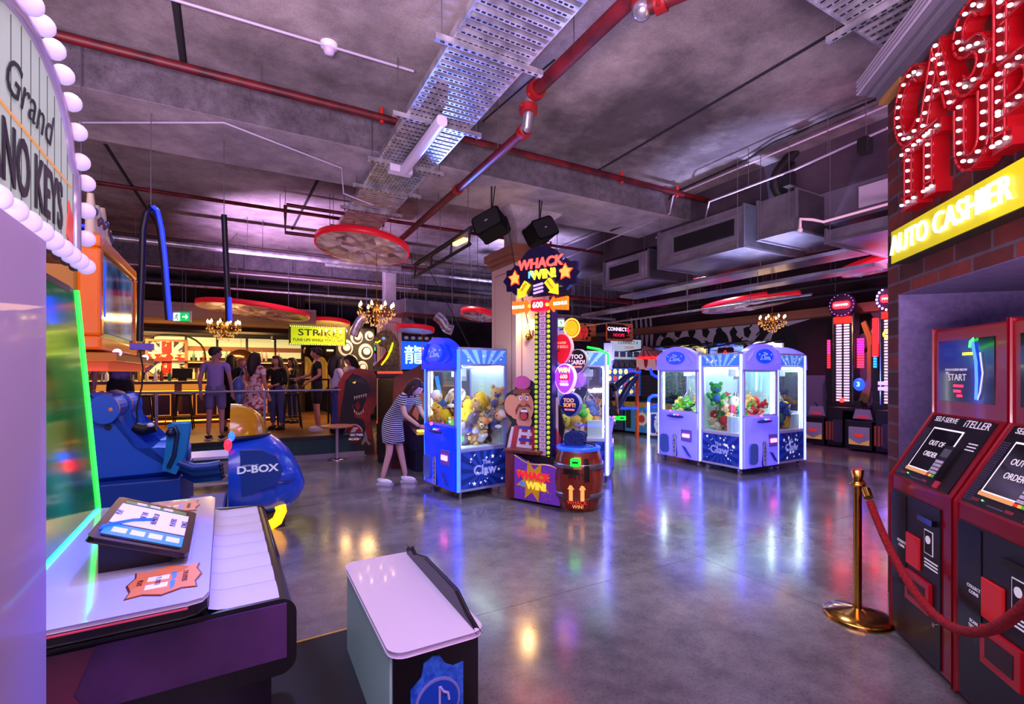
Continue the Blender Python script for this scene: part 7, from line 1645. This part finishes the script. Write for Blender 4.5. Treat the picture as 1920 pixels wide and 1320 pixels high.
def person(name_label,loc,ang,h,skinc,hair,top=None,bottom=None,dress=None,shoes='#e0dce8',pose={},extra=None):
    t=thing('person',name_label,'person',loc,ang); s=h/1.7; sk=mat(skinc,.55)
    g=lambda k,dv: Vector(pose.get(k,dv))*s
    hip=g('hip',(0,0,.93)); ch=g('chest',(0,0,1.25)); nk=g('neck',(0,.0,1.44)); hd=g('head',(0,-.015,1.585))
    up=(ch-hip).normalized(); sw=.185*s*pose.get('sw',1)
    tw=pose.get('twist',0); sd=Vector((math.cos(tw),math.sin(tw),0))
    hv=.095*s
    ls=ch+up*.14*s-sd*sw; rs=ch+up*.14*s+sd*sw
    le=g('le',(-.25,.02,1.10)); lh=g('lh',(-.26,-.06,.86)); re=g('re',(.25,.02,1.10)); rh=g('rh',(.26,-.06,.86))
    lk=g('lk',(-.10,-.01,.50)); la=g('la',(-.11,.03,.09)); rk=g('rk',(.10,-.01,.50)); ra=g('ra',(.11,.03,.09))
    wm=pose.get('slim',1.0)
    pts=[hip,hip.lerp(ch,.45),ch,ch+up*.13*s,nk,nk.lerp(hd,.6),
         hip+Vector((-hv,0,-.05*s)),lk,la,hip+Vector((hv,0,-.05*s)),rk,ra,ls,le,lh,rs,re,rh]
    rad=[(.13*s*wm,.105*s),(.115*s*wm,.09*s),(.135*s*wm,.10*s),(.09*s,.07*s),.052*s,.05*s,.085*s,.055*s,.036*s,.085*s,.055*s,.036*s,.05*s,.038*s,.026*s,.05*s,.038*s,.026*s]
    ed=[(0,1),(1,2),(2,3),(3,4),(4,5),(0,6),(6,7),(7,8),(0,9),(9,10),(10,11),(3,12),(12,13),(13,14),(3,15),(15,16),(16,17)]
    HM=Matrix.Translation(hd)@Matrix.Rotation(pose.get('hz',0),4,'Z')@Matrix.Rotation(pose.get('hx',0),4,'X')@Matrix.Scale(s*1.02,4)
    def ex(b):
        head_mesh(b,HM,sk); hand(b,lh,lh-le if 'lhd' not in pose else Vector(pose['lhd']),sk); hand(b,rh,rh-re if 'rhd' not in pose else Vector(pose['rhd']),sk)
        for a,k in ((la,lk),(ra,rk)): 
            b.tube([a+Vector((0,.03,-.03)),a+Vector((0,-.06,-.055)),a+Vector((0,-.13,-.07))],[.036,.036,.026],sk,8)
    body=skin(pts,ed,rad,sk,'body',t,1,ex)
    # shoes
    sm=mat(shoes,.5)
    for a,k in ((la,-1),(ra,1)):
        fa=pose.get('foot',0); F_=Matrix.Translation((a.x,a.y,0))@Matrix.Rotation(fa,4,'Z')
        b=MB(); b.M=F_; z0=a.z-.09*s
        b.ell((0,-.05*s,.045+z0),(.044,.122,.042),sm,14).box(-.045,.045,-.17*s,.07*s,z0,.022+z0,mat('#c8c4d0',.5) if shoes!='#101014' else sm).tube([(0,.03*s,.05+z0),(0,.035*s,.085+z0)],.045,sm,10)
        b.build('shoe',t)
    g1=.016
    if top:
        tm,sl=top; 
        if isinstance(tm,str): tm=mat(tm,.85)
        P_=[hip-up*.13*s,hip.lerp(ch,.45),ch,ch+up*.13*s,ch+up*.17*s,ls,ls.lerp(le,sl if sl<1 else 1),rs,rs.lerp(re,sl if sl<1 else 1)]
        Rr=[(.162*s*wm,.138*s),(.14*s*wm,.115*s),(.15*s*wm,.118*s),(.11*s,.085*s),.068*s,.066*s,.056*s,.066*s,.056*s]
        E_=[(0,1),(1,2),(2,3),(3,4),(3,5),(5,6),(3,7),(7,8)]
        if sl>1: P_+=[le.lerp(lh,sl-1),re.lerp(rh,sl-1)]; Rr+=[.045*s]*2; E_+=[(6,9),(8,10)]
        skin(P_,E_,Rr,tm,'shirt',t)
    if bottom:
        bm3,ln=bottom; 
        if isinstance(bm3,str): bm3=mat(bm3,.85)
        L_=hip+Vector((-hv,0,-.05*s)); R_=hip+Vector((hv,0,-.05*s))
        P_=[hip+up*.17*s,hip,L_,R_]; Rr=[(.135*s*wm,.11*s),(.148*s*wm,.122*s),.105*s,.105*s]; E_=[(0,1),(1,2),(1,3)]
        if ln<=1: P_+=[L_.lerp(lk,ln),R_.lerp(rk,ln)]; Rr+=[.098*s-.02*s*ln]*2; E_+=[(2,4),(3,5)]
        else: P_+=[lk,rk,lk.lerp(la,ln-1),rk.lerp(ra,ln-1)]; Rr+=[.074*s]*2+[.062*s]*2; E_+=[(2,4),(3,5),(4,6),(5,7)]
        skin(P_,E_,Rr,bm3,'trousers' if ln>1 else 'shorts',t)
    if dress:
        dm_,hem,flare=dress; dm_=mat(dm_,.85) if isinstance(dm_,str) else dm_
        n=24; prof=[(ch+up*.19*s,.085,.075),(ch+up*.14*s,.165,.105),(ch+up*.02*s,.158,.125),(hip.lerp(ch,.5),.128,.112),(hip.lerp(ch,.2),.148,.13),(hip+Vector((0,0,-.05*s)),.172,.145),(Vector(((lk.x+rk.x)/2*.5+hip.x*.5,(lk.y+rk.y)/2*.6+hip.y*.4,hem*s)),.175*flare,.15*flare)]
        vs=[]
        for i,(c,a_,b_) in enumerate(prof):
            tilt=(up if i<5 else Vector((0,0,1)))
            ex_=sd; ey=tilt.cross(ex_).normalized()
            for j in range(n): 
                an=2*PI*j/n; w=1+(.05*math.cos(an*6) if i==6 and flare>1.1 else 0); vs.append(c+ex_*math.cos(an)*a_*s*w*wm+ey*math.sin(an)*b_*s*w)
        b=MB(); K=len(prof); b.add(vs,[(i*n+j,i*n+(j+1)%n,(i+1)*n+(j+1)%n,(i+1)*n+j) for i in range(K-1) for j in range(n)],dm_,True)
        o=b.build('dress',t); md=o.modifiers.new('t','SOLIDIFY'); md.thickness=.006; o.modifiers.new('s','SUBSURF').render_levels=2
        for a_,e_ in ((ls,le),(rs,re)): MB().tube([a_-Vector((0,0,0))+(ch+up*.12*s-a_)*.35,a_.lerp(e_,.12),a_.lerp(e_,.5)],[.07*s,.064*s,.058*s],dm_,12).build('sleeve',t)
    # hair
    st,hc=hair; hm=noise_mat('hair',hc,hc,40,.6); b=MB(); 
    b.ell((0,.022,.035),(.088,.102,.098),hm,16,HM)
    b.ell((0,-.045,.085),(.068,.06,.04),hm,12,HM)
    if st=='long':
        b.tube([HM@Vector(q) for q in ((0,.05,.06),(0,.085,-.02),(0,.10,-.12),(0,.10,-.25),(0,.09,-.36))],[.08*s,.09*s,.095*s,.085*s,.04*s],hm,12,flat=1.25)
        for k in (-1,1): b.tube([HM@Vector(q) for q in ((k*.055,-.02,.06),(k*.082,.0,-.03),(k*.085,.02,-.14),(k*.07,.03,-.24))],[.03*s,.034*s,.034*s,.015*s],hm,8)
    elif st=='bob':
        b.tube([HM@Vector(q) for q in ((0,.04,.06),(0,.06,-.03),(0,.06,-.12),(0,.05,-.2))],[.08*s,.092*s,.09*s,.05*s],hm,12,flat=1.15)
        for k in (-1,1): b.tube([HM@Vector(q) for q in ((k*.05,-.03,.06),(k*.08,-.01,-.03),(k*.08,.0,-.12),(k*.07,-.01,-.18))],[.03*s,.034*s,.032*s,.012*s],hm,8)
    b.build('hair',t)
    if extra: extra(t,dict(hip=hip,ch=ch,nk=nk,hd=hd,lh=lh,rh=rh,ls=ls,rs=rs,s=s))
    return t
# striped dress woman leaning on the console
STR,nt,bs=nodes_mat('striped_jersey'); N=nt.nodes
tc=N.new('ShaderNodeTexCoord'); sp_=N.new('ShaderNodeSeparateXYZ'); mu=N.new('ShaderNodeMath'); mu.operation='MULTIPLY'; mu.inputs[1].default_value=36; fr_=N.new('ShaderNodeMath'); fr_.operation='FRACT'; cr=N.new('ShaderNodeValToRGB'); cr.color_ramp.interpolation='CONSTANT'; cr.color_ramp.elements[0].color=s2l('#10101c'); cr.color_ramp.elements[1].color=s2l('#d8d4e0'); cr.color_ramp.elements[1].position=.6
mpp=N.new('ShaderNodeMapping'); mpp.inputs['Rotation'].default_value=(R(-14),0,0)
nt.links.new(tc.outputs['Object'],mpp.inputs[0]); nt.links.new(mpp.outputs[0],sp_.inputs[0]); nt.links.new(sp_.outputs[2],mu.inputs[0]); nt.links.new(mu.outputs[0],fr_.inputs[0]); nt.links.new(fr_.outputs[0],cr.inputs[0]); nt.links.new(cr.outputs[0],bs.inputs['Base Color']); bs.inputs['Roughness'].default_value=.85
wl=G(741,906); wl.z=0
person('woman in black and white striped dress leaning over a game console',wl,R(68),1.66,'#d8a898',('bob','#3a1c18'),dress=(STR,.60,1.0),shoes='#f0f0f4',
 pose=dict(hip=(0,.06,.93),chest=(0,-.14,1.18),neck=(0,-.27,1.33),head=(0,-.37,1.43),hx=R(38),le=(-.24,-.34,1.04),lh=(-.14,-.52,.88),re=(.24,-.32,1.02),rh=(.18,-.56,.84),lk=(-.10,.02,.50),la=(-.15,.12,.09),rk=(.09,-.02,.50),ra=(.13,-.10,.09),lhd=(0,-1,-.15),rhd=(0,-1,-.1)),
 extra=lambda t,d: None)
def pl_(px,py,z=.42): v=G(px,py,z); return v
TIE=noise_mat('tie_dye','#0c0c1c','#6a58a8',5,.85,lo=.42,hi=.62); FLO=noise_mat('floral_print','#a83848','#e8c8d0',16,.85,lo=.42,hi=.52)
person('man in lilac shirt and shorts seen from behind at the rail',pl_(404,824),R(195),1.64,'#b88088',('short','#2a1818'),top=('#9a80d0',.55),bottom=('#7068a0',.95),shoes='#30283c',pose=dict(hz=R(-50),slim=1.05))
person('woman in long black dress between the lilac shirt and pink hair',dg(433,9.9),R(200),1.55,'#b88088',('long','#181014'),top=('#0c0a10',.5),dress=('#0c0a10',.25,1.25),shoes='#101014')
person('woman with wavy light hair and pink top behind the blue bag',dg(452,10.3),R(60),1.5,'#c89090',('long','#a86848'),top=('#d890a0',.3),bottom=('#c890a8',.9),shoes='#101014')
def bag(t,d): 
    MB().ell((-.22,.06,.98),(.1,.12,.16),mat('#5070c0',.4),12).tube([(-.2,.04,1.1),(-.17,.02,1.35),(-.12,.0,1.42)],.012,mat('#5070c0',.5),6).build('shoulder_bag',t) if 0 else None
person('woman in pink floral dress with long dark hair, back to the viewer',pl_(478,818),R(165),1.56,'#c08088',('long','#20121c'),dress=(FLO,.55,1.45),shoes='#302028',pose=dict(re=(.30,-.10,1.12),rh=(.27,-.30,1.22),hz=R(10)))
o=pl_(478,818)+Vector((-.30,-.02,.92)); tag(MB().ell((0,0,0),(.11,.10,.2),mat('#4c68c0',.35),12).ell((.02,0,-.2),(.07,.07,.16),mat('#6080d0',.35),10).tube([(.0,0,.15),(.08,.02,.38),(.14,.03,.46)],.012,mat('#4c68c0',.4),6).build('shoulder_bag',None,o),'shiny blue shoulder bag hanging beside the floral dress','bag')
person('woman in black top and jeans facing the viewer, hands clasped',dg(519,10.1),R(-8),1.54,'#c08878',('long','#3a1c18'),top=('#0e0c12',1.6),bottom=('#48508c',1.9),shoes='#101014',pose=dict(le=(-.26,-.04,1.10),lh=(-.07,-.24,1.02),re=(.26,-.04,1.10),rh=(.07,-.24,1.02)))
person('person in dark clothes drinking beside the high table',dg(548,11.4),R(-30),1.54,'#b07868',('bob','#120c10'),top=('#0e0c14',1.5),bottom=('#30386c',1.9),shoes='#101014',pose=dict(re=(.24,-.14,1.15),rh=(.06,-.2,1.42)))
person('tall man in black shirt and shorts standing at the high table',dg(594,9.9),R(-60),1.70,'#c08070',('short','#28161c'),top=('#0c0a10',.6),bottom=('#14101c',.95),shoes='#c8c0d0',pose=dict(le=(-.3,-.08,1.15),lh=(-.2,-.3,1.08),re=(.28,.02,1.14),rh=(.22,-.2,1.0),hz=R(-25),slim=1.1))
person('woman in white top and blue jeans with dark hair turned away',dg(631,9.5),R(130),1.52,'#c08c88',('long','#140c14'),top=('#d0c0e0',1.5),bottom=('#3c4c9c',1.9),shoes='#101014',pose=dict(le=(-.24,-.08,1.08),lh=(-.1,-.26,1.05)))
person('dark haired woman behind the dinosaur cabinet looking down',dg(655,10.8),R(-40),1.58,'#c08c88',('long','#140c14'),top=('#c0b0d0',1.3),bottom=('#20203c',1.9),shoes='#101014',pose=dict(hx=R(25)))
def cap_(t,d):
    pass
person('man in purple tie dye shirt and black trousers by the blue seats',dg(226,7.6,.42),R(188),1.80,'#a87080',('short','#181018'),top=(TIE,.7),bottom=('#0c0a14',1.9),shoes='#c8c0d0',pose=dict(le=(-.30,-.06,1.14),lh=(-.30,-.28,1.25),re=(.32,.03,1.1),rh=(.36,.0,.86)))
person('person in black with hands down standing at the basketball row',Vector((2.02,10.4,0)),R(160),1.66,'#b07868',('short','#140c10'),top=('#0c0c18',.6),bottom=('#0c0c14',1.9),shoes='#c8c8d8',pose=dict(re=(.25,-.06,1.12),rh=(.2,-.2,.9)))
